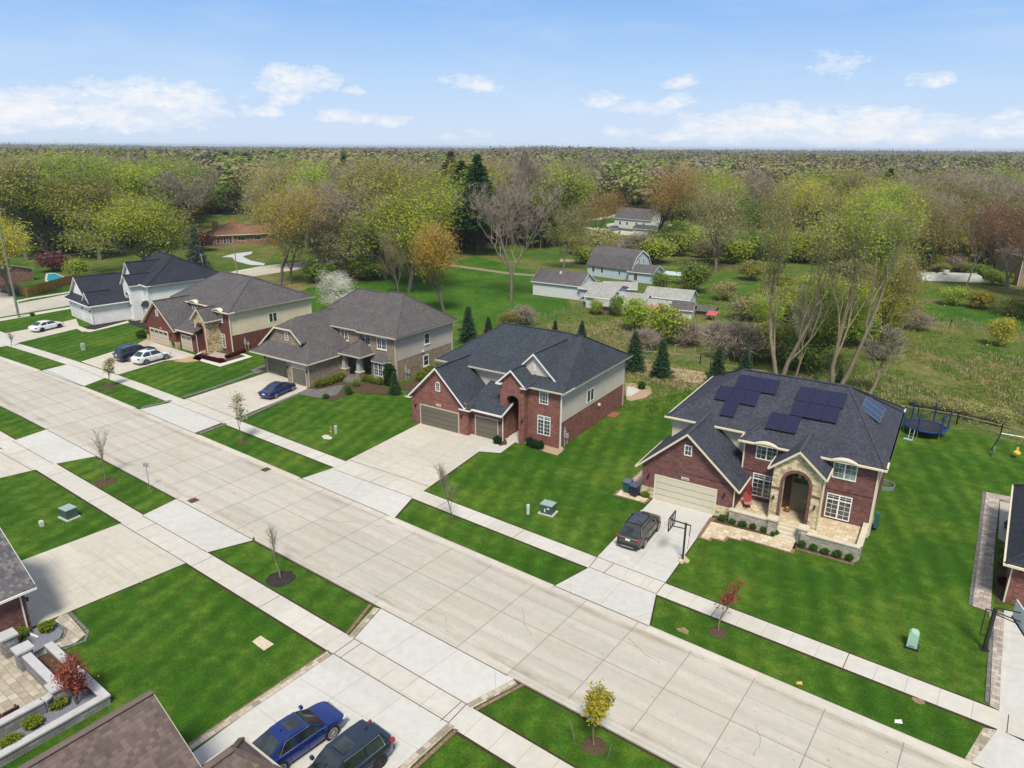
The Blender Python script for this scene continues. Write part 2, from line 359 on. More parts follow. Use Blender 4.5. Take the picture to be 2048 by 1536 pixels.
def field_mat():
    m, t, b = mat_base('rough_field'); p = t('ShaderNodeNewGeometry').outputs['Position']
    s = t('ShaderNodeSeparateXYZ', p)
    a = t.noise(p, .035, 5, .6); b2 = t.noise(p, .22, 5, .65); c2 = t.noise(t.vmath('MULTIPLY', p, (1, 1.6, 1)), 1.5, 5, .7); d = t.noise(p, 9, 4, .7)
    mixv = t.math('ADD', t.math('MULTIPLY', a, .42), t.math('ADD', t.math('MULTIPLY', b2, .33), t.math('MULTIPLY', c2, .25)))
    # the far field towards the right is drier
    dry = t('ShaderNodeMapRange', s.outputs[0], -45.0, -5.0, 0.0, .035).outputs[0]
    dry = t.math('MULTIPLY', dry, t('ShaderNodeMapRange', s.outputs[1], 95.0, 60.0, 0.35, 1.0).outputs[0])
    mixv = t.math('ADD', mixv, dry)
    c = t.ramp(mixv, [(.38, (.045, .100, .013)), (.47, (.080, .150, .024)), (.53, (.15, .165, .045)), (.59, (.25, .205, .10)), (.70, (.30, .22, .13))])
    far = t('ShaderNodeMapRange', s.outputs[1], 170.0, 320.0, 0.0, .8).outputs[0]
    c = t.mix(far, c, (.035, .045, .018))
    c = t.mix(1.0, c, t.ramp(c2, [(.25, .6), (.7, 1.2)]), 'MULTIPLY'); c = t.mix(1.0, c, t.ramp(d, [(.25, .6), (.75, 1.3)]), 'MULTIPLY')
    setc(t, b, c, .95, .05, bump=d, bs=.8, bd=.15)
    return m
GM = MB()
# one sheet to the horizon, finer near the camera
rings = [0, 120, 400, 1200, 4000, 14000]; seg = 48
for i, r in enumerate(rings):
    if r == 0: GM.v.append((0, 60, 0)); continue
    for k in range(seg): GM.v.append((r * math.cos(2 * math.pi * k / seg), 60 + r * math.sin(2 * math.pi * k / seg), 0))
for k in range(seg): GM.f.append((0, 1 + k, 1 + (k + 1) % seg)); GM.m.append(0)
for i in range(1, len(rings) - 1):
    for k in range(seg):
        a = 1 + (i - 1) * seg; k2 = (k + 1) % seg; GM.f.append((a + k, a + seg + k, a + seg + k2, a + k2)); GM.m.append(0)
tag(GM.build('ground', field_mat(), fix=False), kind='structure')

LAWN = lawn_mat('mown_lawn', (.034, .095, .008), (.056, .130, .012), (.125, .165, .024), .13, .45, .35)
MEADOW = lawn_mat('meadow_grass', (.034, .105, .010), (.060, .150, .014), (.12, .145, .03), 0.0, .45)
CONC_ROAD = concrete('road_concrete', (.49, .455, .40), (.47, .415, .33), .35, road=True)
CONC_OLD = concrete('driveway_concrete_warm', (.53, .495, .43), (.50, .445, .35), .35, 7.0)
CONC_NEW = concrete('driveway_concrete_new', (.53, .52, .49), (.51, .48, .42), .3, 3.0, False)
CONC_WALK = concrete('sidewalk_concrete', (.545, .52, .47), (.51, .455, .36), .35, 12.0, False)
KERB = concrete('kerb_concrete', (.52, .49, .43), (.46, .38, .27), .5, 19.0)
JOINT = plain('joint_filler', (.24, .22, .19), .9, .1)
JOINT_DK = plain('joint_tar', (.09, .08, .07), .8, .1)
JOINT_LT = plain('saw_cut', (.40, .37, .32), .9, .1)

_sheet_top = []
def sheet(name, pts, mat, z, label=None, kind='structure'):
    """flat sheet from a list of (x, y) or surveyed points"""
    m = MB(); m.poly([(p[0], p[1], z) for p in pts]); o = m.build(name, mat)
    bm = bmesh.new(); bm.from_mesh(o.data)
    for f in bm.faces:
        if f.normal.z < 0: f.normal_flip()
    bmesh.ops.triangulate(bm, faces=bm.faces); bm.to_mesh(o.data); bm.free()
    return tag(o, kind=kind)
def gp(*pts): return [G(*p) for p in pts]
# mown lots: both sides of the street
sheet('lawn', [(-300, -60), (60, -60), (60, 66.5)] + [tuple(G(*q).xy) for q in ((2100, 902), (2000, 880), (1912, 860), (1834, 845), (1800, 841), (1600, 800), (1425, 772))] + [(-34, 70), (-46, 74), (-70, 78), (-100, 82), (-125, 74), (-133, 62), (-300, 76)], LAWN, .012)
sheet('meadow', gp((560, 600), (620, 575), (700, 566), (800, 556), (950, 512), (1130, 560), (1140, 610), (1075, 640), (1010, 655), (950, 655), (880, 640), (700, 650)), MEADOW, .008)
sheet('meadow', gp((1780, 600), (2120, 640), (2300, 700), (1960, 650), (1840, 640)), MEADOW, .008)
sheet('meadow', gp((1165, 452), (1190, 436), (1240, 434), (1262, 452), (1235, 462), (1175, 458)), MEADOW, .008)
# street
X0, X1 = -230.0, 40.0
def curve(y, x):     # the street bends very slightly at its far end
    k = max(0.0, (-78 - x)); return y - k * k * .0011
xs = [X1, -78] + [-78 - 6 * i for i in range(1, 15)]
def strip(name, ya, yb, z, mat, x0=None, x1=None, kind='structure'):
    x0 = X0 if x0 is None else x0; x1 = X1 if x1 is None else x1
    sx = sorted(set([x for x in xs if x0 < x < x1] + [x0, x1]))
    m = MB()
    for a, b in zip(sx[:-1], sx[1:]): m.poly([(a, curve(ya, a), z), (b, curve(ya, b), z), (b, curve(yb, b), z), (a, curve(yb, a), z)])
    return tag(m.build(name, mat, fix=False), kind=kind)
strip('road', 25.5, 34.0, .030, CONC_ROAD, -160)
# kerbs: a rolled concrete kerb, dropped where a driveway crosses it
def kerb(y, side, x0, x1):
    m = MB(); prof = [(0, .02), (0, .115), (.14, .115), (.30, .075), (.55, .036)]
    sx = sorted(set([x for x in xs if x0 < x < x1] + [x0, x1]))
    for a, b in zip(sx[:-1], sx[1:]):
        for (d0, z0), (d1, z1) in zip(prof[:-1], prof[1:]):
            m.poly([(a, curve(y, a) - side * d0, z0), (b, curve(y, b) - side * d0, z0), (b, curve(y, b) - side * d1, z1), (a, curve(y, a) - side * d1, z1)])
    for x in (x0, x1): m.poly([(x, curve(y, x) - side * d, z) for d, z in prof] + [(x, curve(y, x) - side * .55, .02)])
    tag(m.build('kerb', KERB), kind='structure')
def gutter(y, side, x0, x1): strip('kerb', y, y - side * .55, .034, KERB, x0, x1)
FARX = [(-160, -99.8, 1), (-99.8, -89.0, 0), (-89.0, -76.5, 1), (-76.5, -64.0, 0), (-64.0, -48.1, 1), (-48.1, -37.1, 0), (-37.1, -21.7, 1), (-21.7, -14.8, 0), (-14.8, 1.9, 1), (1.9, 12, 0), (12, 40, 1)]
for a, b, k in FARX: (kerb if k else gutter)(34.03, 1, a, b)
NEARX = [(-100, -77.8, 1), (-77.8, -66.9, 0), (-66.9, -53.1, 1), (-53.1, -42.4, 0), (-42.4, -29.7, 1), (-29.7, -19.1, 0), (-19.1, 40, 1)]
for a, b, k in NEARX: (kerb if k else gutter)(25.50, -1, a, b)
# sidewalks
strip('sidewalk', 37.25, 38.75, .050, CONC_WALK, -128)
strip('sidewalk', 20.88, 22.5, .050, CONC_WALK, -110)
# side street beyond the corner lot
sheet('road', gp((-700, 700), (0, 603), (37, 607), (145, 586.5), (420, 552), (520, 533), (700, 512), (700, 522), (540, 548), (300, 583), (148, 609.5), (0, 634.5), (-300, 690)), CONC_ROAD, .020)
sheet('road', gp((0, 577), (24, 585), (37, 607), (0, 618), (-60, 628), (-60, 565)), CONC_OLD, .024)
sheet('sidewalk', gp((0, 637.5), (150, 612.5), (150, 616.5), (0, 643), (-200, 680), (-200, 673)), CONC_WALK, .050)
sheet('sidewalk', gp((24, 603), (60, 596), (158, 580.5), (158, 583), (60, 599), (30, 606)), CONC_WALK, .050)
# driveways, surveyed from the photograph
def drive(pts, mat, z=.046):
    q = []
    for p in pts:      # let the slabs meet the walk and the kerb
        y = p[1]
        for lo, hi, v in ((38.6, 39.95, 38.70), (36.6, 37.6, 37.30), (33.5, 34.4, 34.02), (22.0, 23.1, 22.45), (20.2, 21.4, 20.93), (25.0, 25.9, 25.52)):
            if lo < y < hi and p[0] > -95: y = v
        q.append((p[0], y))
    return sheet('driveway', q, mat, z)
drive(gp((0, 669), (60, 658), (110, 648), (152, 638), (158, 652), (176, 659), (166, 665), (154, 658), (45, 684), (15, 692), (-60, 706), (-60, 682)), CONC_OLD)
drive(gp((0, 663), (35, 676), (17, 691), (0, 694), (-80, 710), (-80, 690)), CONC_NEW, .058)
drive(gp((161, 723.8), (166.5, 722.5), (275.6, 688), (300, 683), (395, 712), (390, 716), (330, 722), (236, 750)), CONC_OLD)
drive(gp((83, 742), (137, 729), (207, 757), (164, 774)), CONC_NEW)
drive(gp((375, 798), (540, 744), (618, 773), (612, 780), (470.7, 838)), CONC_OLD)
drive(gp((284, 818), (345, 805), (447, 845), (392, 866)), CONC_NEW)
drive(gp((700, 920), (835, 850), (848, 843), (993, 880), (985, 885), (862, 975)), CONC_OLD)
drive(gp((671, 935), (603, 958), (790.7, 1036), (825.6, 996)), CONC_NEW)
drive([G(1194.6, 1115), (-22.0, 49.3, 0), (-17.0, 49.7, 0), G(1330.7, 1166.5)], CONC_NEW)
drive(gp((1178.5, 1135.4), (1110.8, 1171.2), (1299, 1253), (1312, 1189)), CONC_NEW)
drive([G(1998, 1422), G(2008, 1220), G(2120, 1250), G(2160, 1500)], CONC_NEW)
drive([G(1994.5, 1461.7), G(1940, 1532), G(2200, 1640), G(2200, 1560)], CONC_NEW)
drive(gp((25, 882.5), (84, 862), (187.5, 915), (107.8, 929.4)), CONC_NEW)
drive(gp((0, 905), (66, 942), (0, 957), (-200, 1000), (-200, 930), (-60, 880)), CONC_OLD)
drive(gp((284.4, 1032), (348.4, 1000.5), (506, 1082), (414, 1105.6)), CONC_NEW)
drive(gp((241, 1048), (372, 1127), (135, 1226), (65, 1255), (30, 1265), (-60, 1200), (-60, 1160), (28, 1128)), CONC_OLD)
drive(gp((760, 1219), (1026.6, 1361), (933, 1409.6), (709, 1279)), CONC_NEW)
drive(gp((664, 1311), (897, 1447), (760, 1570), (700, 1640), (180, 1660), (480, 1436)), CONC_NEW)
# joints
def line(m, a, b, w=.035, z=.0):
    a, b = Vector((a[0], a[1], z)), Vector((b[0], b[1], z)); d = (b - a).normalized(); s_ = Vector((-d.y, d.x, 0)) * w / 2
    m.poly([a - s_, b - s_, b + s_, a + s_])
mj = MB(); ml = MB(); md = MB()
for i in range(-4, 30):
    x = -8.2 - 3.66 * i
    (lambda mm: line(mm, (x, curve(25.5, x)), (x, curve(34.0, x)), .04, .040))(mj)
for y in (27.6, 29.75, 31.9): 
    for a, b in zip(sorted(xs + [-150])[:-1], sorted(xs + [-150])[1:]): line(ml if y != 29.75 else mj, (a, curve(y, a)), (b, curve(y, b)), .035, .041)
for y0 in (20.88, 37.25):
    for i in range(0, 75):
        x = 3.1 - 1.53 * i
        if i % 5: line(ml, (x, curve(y0, x)), (x, curve(y0 + (1.6 if y0 < 30 else 1.5), x)), .035, .0545)
        else: line(md, (x, curve(y0, x)), (x, curve(y0 + (1.6 if y0 < 30 else 1.5), x)), .045, .0545)
for a, b, k in FARX:
    if not k and a > -110:
        line(md, (a, 34.05), (b, 34.05), .06, .0502)
for a, b, k in NEARX:
    if not k: line(md, (a, 25.48), (b, 25.48), .06, .0502)
for y, lst in ((38.12, [(161, 236), (367, 480), (700, 862), (1194.6, 1330.7)]), ):
    pass
for A, B in [((161, 723.8), (236, 750)), ((367, 796), (475, 838)), ((700, 921), (862, 975)), ((1194.6, 1115), (1330.7, 1166.5)), ((137, 728), (207, 757)), ((339, 805), (448, 847)), ((666, 939), (826, 996)), ((1178.5, 1135.4), (1312, 1189)),
             ((241, 1048), (372, 1127)), ((284.4, 1032), (414, 1105.6)), ((667, 1309), (897, 1447)), ((709, 1279), (933, 1409.6)), ((25, 882.5), (107.8, 929.4)), ((0, 905), (66, 942)), ((1194.6, 1115), (1178.5, 1135.4)), ((1330.7, 1166.5), (1312, 1189)), ((709, 1279), (667, 1309)), ((933, 1409.6), (897, 1447))]:
    line(md, G(*A), G(*B), .05, .0555)
for A, B in [((760, 943), (905, 866)), ((813, 958), (945, 873)), ((760, 890), (925, 938)), ((1262, 1141), (1368, 1006)), ((1212, 1094), (1348, 1140)), ((1250, 1050), (1380, 1092)), ((640, 947), (752, 902)),
             ((735, 955), (690, 999)), ((1245, 1162), (1201, 1210)), ((1140, 1160), (1142, 1186)), ((1269, 1236), (1302, 1227)), ((1222, 1126), (1206, 1147)), ((1258, 1139), (1243, 1163)), ((1294, 1151), (1279, 1177)),
             ((300, 1087), (30, 1185)), ((335, 1106), (60, 1215)), ((215, 1108), (285, 1167)), ((160, 1085), (255, 1160)), ((92, 1112), (190, 1196)), ((48, 1165), (120, 1228)), ((345, 1068), (460, 1055)),
             ((665, 1306), (897, 1440)) , ((740, 1346), (650, 1407)), ((805, 1393), (745, 1438)), ((600, 1358), (855, 1512)), ((515, 1417), (560, 1452)), ((842, 1262), (735, 1330)), ((920, 1298), (812, 1376)), ((990, 1345), (992, 1382)),
             ((455, 812), (560, 772)), ((420, 790), (560, 748)), ((420, 820), (500, 815)), ((230, 705), (300, 735)), ((200, 712), (260, 733)), ((195, 738), (330, 695)),
             ((2000, 1330), (2070, 1350)), ((2004, 1260), (2060, 1275))]:
    line(ml, G(*A), G(*B), .032, .0515 if B[1] < 0 else .0518)
rgs_ = random.Random(8)
mk = MB()
for (x, y, a, L) in ((-20, 29.0, 2.6, 3.0), (-27, 27.0, .4, 2.4), (-13, 31.5, 2.9, 2.6), (-41, 30.5, .2, 3.2), (-6.5, 28.2, 1.2, 2.2), (-35, 32.2, 2.7, 2.0), (-60, 28.5, .5, 3.4), (-28, 45, 1.2, 2.0), (-45, 43, .4, 2.6)):      # hairline cracks
    p = Vector((x, y, 0)); n_ = 9
    for k in range(n_):
        a += rgs_.uniform(-.45, .45); q = p + Vector((math.cos(a), math.sin(a), 0)) * (L / n_); line(mk, p, q, .018, .0535 if y > 40 else .0425); p = q
tag(mk.build('cracks', JOINT, fix=False), kind='structure')
tag(mj.build('road_joints', JOINT, fix=False), kind='structure'); tag(ml.build('saw_cut_joints', JOINT_LT, fix=False), kind='structure'); tag(md.build('expansion_joints', JOINT_DK, fix=False), kind='structure')
# worn soil edge where lawn meets concrete
SOIL = mulch('edge_soil', (.030, .024, .014), (.075, .058, .03))
me_ = MB()
for a, b, k in FARX:
    if k and a > -130: line(me_, (a, 34.11), (b, 34.11), .16, .017)
for a, b, k in NEARX:
    if k: line(me_, (a, 25.42), (b, 25.42), .16, .017)
for y in (37.18, 38.83, 20.8, 22.58):
    line(me_, (-76 if y > 30 else -100, y), (40, y), .16, .0175)
for A, B in [((862, 975), (985, 885)), ((700, 920), (835, 850)), ((1110, 1172), (1178, 1136)), ((1300, 1253), (1313, 1189)), ((1331, 1166), (1425, 1032)), ((241, 1048), (28, 1128)), ((372, 1127), (135, 1226)), ((284, 1032), (349, 1000)), ((414, 1106), (506, 1082)), ((603, 958), (671, 935)), ((791, 1036), (826, 996)),
             ((164, 774), (207, 757)), ((236, 750), (335, 721)), ((161, 723.8), (275.6, 688)), ((83, 742), (137, 729))]:
    line(me_, G(*A), G(*B), .16, .018)
tag(me_.build('soil_edge', SOIL, fix=False), kind='structure')
# storm drain grates
GRATE = plain('cast_iron', (.14, .065, .045), .7, .3)
def drain(px, py, lab):
    c = G(px, py); t_ = empty('storm_drain', (c.x, c.y, .04), 0, lab, 'storm drain', 'storm drains in the gutters')
    m = MB(); m.box(-.34, .34, -.34, -.28, 0, .03); m.box(-.34, .34, .28, .34, 0, .03); m.box(-.34, -.28, -.28, .28, 0, .03); m.box(.28, .34, -.28, .28, 0, .03); m.build('frame', GRATE, t_)
    g = MB()
    for i in range(7): g.box(-.25 + i * .075, -.215 + i * .075, -.28, .28, .004, .022)
    g.build('grate', GRATE, t_)
drain(532, 940, 'rusty square storm drain grate in the gutter on the far side of the street')
drain(387, 1002, 'rusty square storm drain grate in the near gutter by the lone sign post')
# paver borders
PAV_GREY = pavers('paver_charcoal', (.13, .125, .12), (.17, .16, .155), (.21, .20, .19), .25, .2)
PAV_TAN = pavers('paver_tan', (.26, .21, .16), (.46, .40, .31), (.52, .47, .38), .42, .3)
PAV_RED = pavers('paver_redbrown', (.20, .12, .085), (.25, .16, .12), (.28, .19, .14), .2, .2)
PAV_CREAM = pavers('paver_cream', (.50, .40, .27), (.60, .50, .35), (.64, .56, .42), .5, .5)
PAV_MIX = pavers('paver_mixed', (.30, .25, .22), (.42, .36, .31), (.52, .46, .40), .45, .3)
def band(name, pts, w, mat, z, side=1):
    """ribbon of pavers along a line of surveyed points"""
    P_ = [Vector((p[0], p[1], 0)) for p in pts]; n = len(P_)
    L = []; R = []
    for i, p in enumerate(P_):
        d = (P_[min(i + 1, n - 1)] - P_[max(i - 1, 0)]).normalized(); s_ = Vector((-d.y, d.x, 0)) * side
        L.append(p); R.append(p + s_ * w)
    m = MB()
    for i in range(n - 1): m.poly([(L[i].x, L[i].y, z), (L[i + 1].x, L[i + 1].y, z), (R[i + 1].x, R[i + 1].y, z), (R[i].x, R[i].y, z)])
    o = m.build(name, mat, fix=False)
    # lay the pattern along the band
    d = (P_[1] - P_[0]); a = math.atan2(d.y, d.x); o.data.transform(Matrix.Rotation(-a, 4, 'Z') @ Matrix.Translation(-P_[0])); o.location = P_[0]; o.rotation_euler = (0, 0, a)
    bm = bmesh.new(); bm.from_mesh(o.data)
    for f in bm.faces:
        if f.normal.z < 0: f.normal_flip()
    bm.to_mesh(o.data); bm.free()
    return tag(o, kind='structure')
band('paver_border', gp((664, 1311), (480, 1436), (360, 1520), (250, 1600)), .42, PAV_TAN, .060, -1)
band('paver_border', gp((655, 1301), (467, 1427), (340, 1514), (230, 1594)), .22, PAV_RED, .056, 1)
band('paver_border', gp((709, 1278), (760, 1219)), .42, PAV_TAN, .060, 1)
band('paver_border', gp((697, 1270), (744, 1211)), .22, PAV_RED, .056, 1)
band('paver_border', gp((897, 1447), (811, 1524), (770, 1570)), .42, PAV_TAN, .060, 1)
band('paver_border', gp((911, 1458), (826, 1536), (790, 1576)), .22, PAV_RED, .056, 1)
band('paver_border', gp((933, 1409.6), (1026.6, 1361)), .42, PAV_TAN, .060, -1)
band('paver_border', gp((950, 1418), (1044, 1368)), .22, PAV_RED, .056, -1)
band('paver_border', gp((369, 796), (430, 777), (513, 746)), .55, PAV_GREY, .056, 1)
band('paver_border', gp((345, 803), (284, 818)), .55, PAV_GREY, .056, -1)
band('paver_border', gp((476, 840), (545, 808), (616, 778)), .5, PAV_GREY, .056, -1)
band('paver_border', gp((449, 847), (396, 867)), .5, PAV_GREY, .056, 1)
sheet('path', gp((500, 741), (535, 727), (560, 735), (513, 748)), PAV_GREY, .058)
# right edge lot: long paver walk beside the red brick house
band('paver_border', gp((1971, 985), (1962, 1080), (1945, 1213)), .24, PAV_GREY, .058, -1)
sheet('path', gp((1972, 985), (2048, 1000), (2100, 1010), (2100, 1030), (1999, 1000), (1990, 1080), (1981, 1222), (2000, 1235), (1994, 1420), (1980, 1413), (1988, 1290), (1978, 1225), (1945, 1213)), PAV_MIX, .054)
band('paver_border', gp((1989, 1225), (1978, 1408)), .2, PAV_GREY, .060, -1)
sheet('path', gp((1989, 1222), (2009, 1228), (1997, 1422), (1979, 1412)), PAV_MIX, .056)
sheet('path', gp((2048 - 82, 1457), (1994, 1462), (1940, 1532), (1926, 1524)), PAV_TAN, .056)
BED = mulch('bark_mulch', (.050, .034, .022), (.13, .085, .055)); BEDDARK = mulch('dark_mulch', (.022, .018, .018), (.06, .05, .045)); WOODCHIP = mulch('wood_chips', (.28, .19, .12), (.50, .38, .26)); STONEBED = mulch('river_stone', (.25, .24, .21), (.62, .58, .50), 14); BLUESTONE = mulch('blue_slate_chips', (.10, .105, .13), (.30, .31, .37), 16)
GROUT = plain('path_concrete', (.52, .50, .46), .9, .2)
sheet('stone_bed', gp((2000, 1003), (2048, 1014), (2048, 1110), (1996, 1078)), STONEBED, .062)
sheet('mulch_bed', gp((1996, 1100), (2015, 1100), (2012, 1208), (1990, 1208)), BED, .062)
# beds and paths round the houses
sheet('path', gp((950, 903), (985, 883), (1018, 872), (1036, 881), (1001, 907)), GROUT, .054)
sheet('mulch_bed', gp((985, 881), (1000, 893), (1014, 890), (1012, 872), (1000, 872)), BED, .060)
sheet('mulch_bed', gp((1045, 886), (1090, 905), (1115, 912), (1128, 900), (1120, 885), (1070, 860)), WOODCHIP, .058)
sheet('mulch_bed', gp((1253, 800), (1262, 803), (1290, 797), (1304, 787), (1300, 775), (1280, 768), (1250, 766)), WOODCHIP, .058)
sheet('path', gp((1256, 773), (1282, 780), (1262, 793), (1252, 792)), GROUT, .061)
sheet('mulch_bed', gp((1262, 742), (1290, 728), (1360, 738), (1410, 745), (1420, 770), (1400, 768), (1350, 762), (1270, 748)), WOODCHIP, .058)
sheet('path', gp((600, 790), (616, 776), (690, 770), (670, 795), (640, 797)), PAV_GREY, .054)
sheet('mulch_bed', gp((612, 777), (690, 745), (700, 752), (690, 768), (660, 775), (635, 780)), BED, .058)
sheet('mulch_bed', gp((640, 797), (675, 790), (690, 768), (740, 765), (800, 785), (775, 790), (700, 785), (670, 803)), BED, .058)
sheet('mulch_bed', gp((790, 775), (870, 745), (905, 735), (900, 755), (830, 785)), BED, .059)
sheet('path', gp((345, 723), (395, 710), (420, 700), (400, 722), (372, 726)), concrete('path_tan', (.42, .30, .18), (.36, .25, .15), .4, 2, False), .054)
sheet('path', gp((385, 718), (440, 734), (505, 714), (488, 708), (440, 712), (400, 702)), concrete('bed_kerb', (.62, .60, .56), (.6, .56, .5), .2, 5, False), .054)
sheet('mulch_bed', gp((396, 716), (440, 728), (492, 713), (470, 706), (432, 704), (408, 703)), BED, .059)
sheet('stone_bed', gp((413, 712), (445, 722), (468, 712), (430, 704)), concrete('pink_gravel', (.42, .34, .30), (.36, .3, .26), .3, 2, False), .063)
sheet('mulch_bed', gp((168, 655), (200, 645), (256, 636), (252, 642), (190, 659), (176, 658)), BEDDARK, .060)
sheet('path', gp((173, 659), (190, 660), (256, 642), (258, 646), (180, 665), (170, 664)), CONC_WALK, .061)
sheet('mulch_bed', gp((256, 640), (285, 635), (300, 650), (296, 660), (262, 650)), BEDDARK, .059)
sheet('path', gp((275, 688), (300, 675), (315, 681), (300, 690), (285, 692)), concrete('path_tan2', (.45, .38, .30), (.4, .3, .2), .4, 2, False), .053)
sheet('mulch_bed', gp((0, 585), (28, 590), (58, 592), (90, 583), (44, 572), (0, 560)), BEDDARK, .030)
# solar house paths
def DL(x, y, z=0.0):   # solar house local -> world
    a = math.radians(4.5); return Vector((-23.13 + x * math.cos(a) - y * math.sin(a), 49.25 + x * math.sin(a) + y * math.cos(a), z))
def dsheet(name, pts, mat, z):
    return sheet(name, [DL(*p) for p in pts], mat, z)
dsheet('paver_border', [(6.15, -4.1), (6.05, -.6), (12.6, -.35), (12.75, -2.65), (9.2, -2.6), (9.1, -2.95), (8.2, -3.0), (8.15, -3.7), (7.2, -3.75), (7.2, -4.2)], PAV_RED, .052)
dsheet('path', [(6.4, -3.9), (6.35, -1.25), (11.0, -1.0), (11.0, -.5), (12.45, -.45), (12.5, -2.45), (9.0, -2.4), (8.95, -2.75), (8.0, -2.8), (7.95, -3.5), (7.0, -3.55), (7.0, -4.0)], PAV_CREAM, .056)
dsheet('mulch_bed', [(6.5, -1.15), (6.5, -.2), (10.9, -.1), (10.95, -1.0)], BED, .060)
dsheet('paver_border', [(12.5, -1.85), (12.5, -.9), (16.6, -.9), (16.55, -1.85)], PAV_RED, .052)
dsheet('mulch_bed', [(12.6, -1.65), (12.6, -.9), (16.35, -.95), (16.35, -1.65)], BED, .060)
dsheet('paver_border', [(-1.95, -1.3), (.95, -1.3), (1.05, .1), (0, .1), (-.1, 4.6), (-1.85, 4.6)], PAV_RED, .052)
dsheet('path', [(-1.75, -1.1), (.75, -1.1), (.8, -.3), (-.1, -.2), (-.3, 4.5), (-1.7, 4.5)], PAV_CREAM, .056)
dsheet('mulch_bed', [(-.25, -.25), (1.05, -.25), (1.1, .05), (-.1, .05)], BED, .0605)
# far drives and the old driveway in front of the ranch house
RANCHD = concrete('ranch_drive', (.50, .52, .56), (.5, .5, .52), .3, 9, False)
sheet('driveway', gp((443, 514), (470, 507), (505, 503), (503, 508), (485, 513), (500, 521), (530, 527), (528, 531), (500, 530), (470, 522), (465, 515)), RANCHD, .035)
sheet('driveway', gp((430, 553), (470, 542), (520, 533), (540, 541), (480, 552), (440, 556)), CONC_OLD, .034)
sheet('driveway', gp((930, 470), (985, 462), (985, 466), (950, 475), (985, 487), (980, 492), (935, 478)), CONC_OLD, .034)
sheet('road', gp((1170, 440), (1190, 437), (1250, 425), (1300, 421), (1300, 424), (1252, 429), (1195, 441)), CONC_OLD, .034)
sheet('road', gp((1170, 454), (1215, 458), (1260, 463), (1300, 470), (1240, 471), (1218, 464), (1170, 457)), CONC_OLD, .034)
sheet('dirt_track', gp((880, 525), (1020, 545), (1200, 560), (1200, 562), (1020, 549), (880, 530)), mulch('track_dirt', (.17, .13, .09), (.33, .27, .19), 2), .014)
sheet('dirt_track', gp((1120, 518), (1170, 521), (1172, 526), (1120, 524)), mulch('track_dirt2', (.25, .2, .14), (.4, .34, .26), 2), .020)
# pond
m_, t_, b_ = mat_base('pond_water'); setc(t_, b_, (.028, .034, .016), .04, .9, bump=t_.noise(t_('ShaderNodeNewGeometry').outputs['Position'], 1.2, 3), bs=.08, bd=.05); WATER = m_
sheet('pond', gp((1470, 497), (1510, 484), (1560, 478), (1640, 476), (1700, 482), (1710, 500), (1690, 520), (1600, 528), (1520, 522), (1480, 512)), WATER, .03)
# ================================================================ HOUSES
WHITE = plain('white_trim', (.74, .73, .69), .5, .4, var=.05); CREAM = plain('cream_trim', (.66, .60, .45), .55, .35, var=.05); TAUPE = plain('taupe_trim', (.46, .42, .35), .55, .35, var=.06); GREYTRIM = plain('grey_trim', (.50, .46, .40), .55, .35, var=.06)
WINW = plain('vinyl_white', (.80, .81, .80), .4, .4, var=.03)
GLASS = glassy('window_glass', (.035, .045, .05)); GLASSC = glassy('window_glass_curtain', (.16, .22, .21))
BLACK = plain('black_metal', (.018, .018, .02), .4, .5); DARKMETAL = plain('dark_bronze', (.035, .028, .022), .5, .5)
ALU = plain('galvanised', (.42, .43, .44), .4, .5, .6)
UTGREY = plain('meter_grey', (.38, .39, .40), .5, .4)
CAP = plain('limestone_cap', (.60, .54, .42), .8, .2, var=.15); WALLSTONE = brick('wall_block', (.30, .28, .23), (.42, .39, .32), (.18, .165, .14), .4, .18, .012, .25, .14)

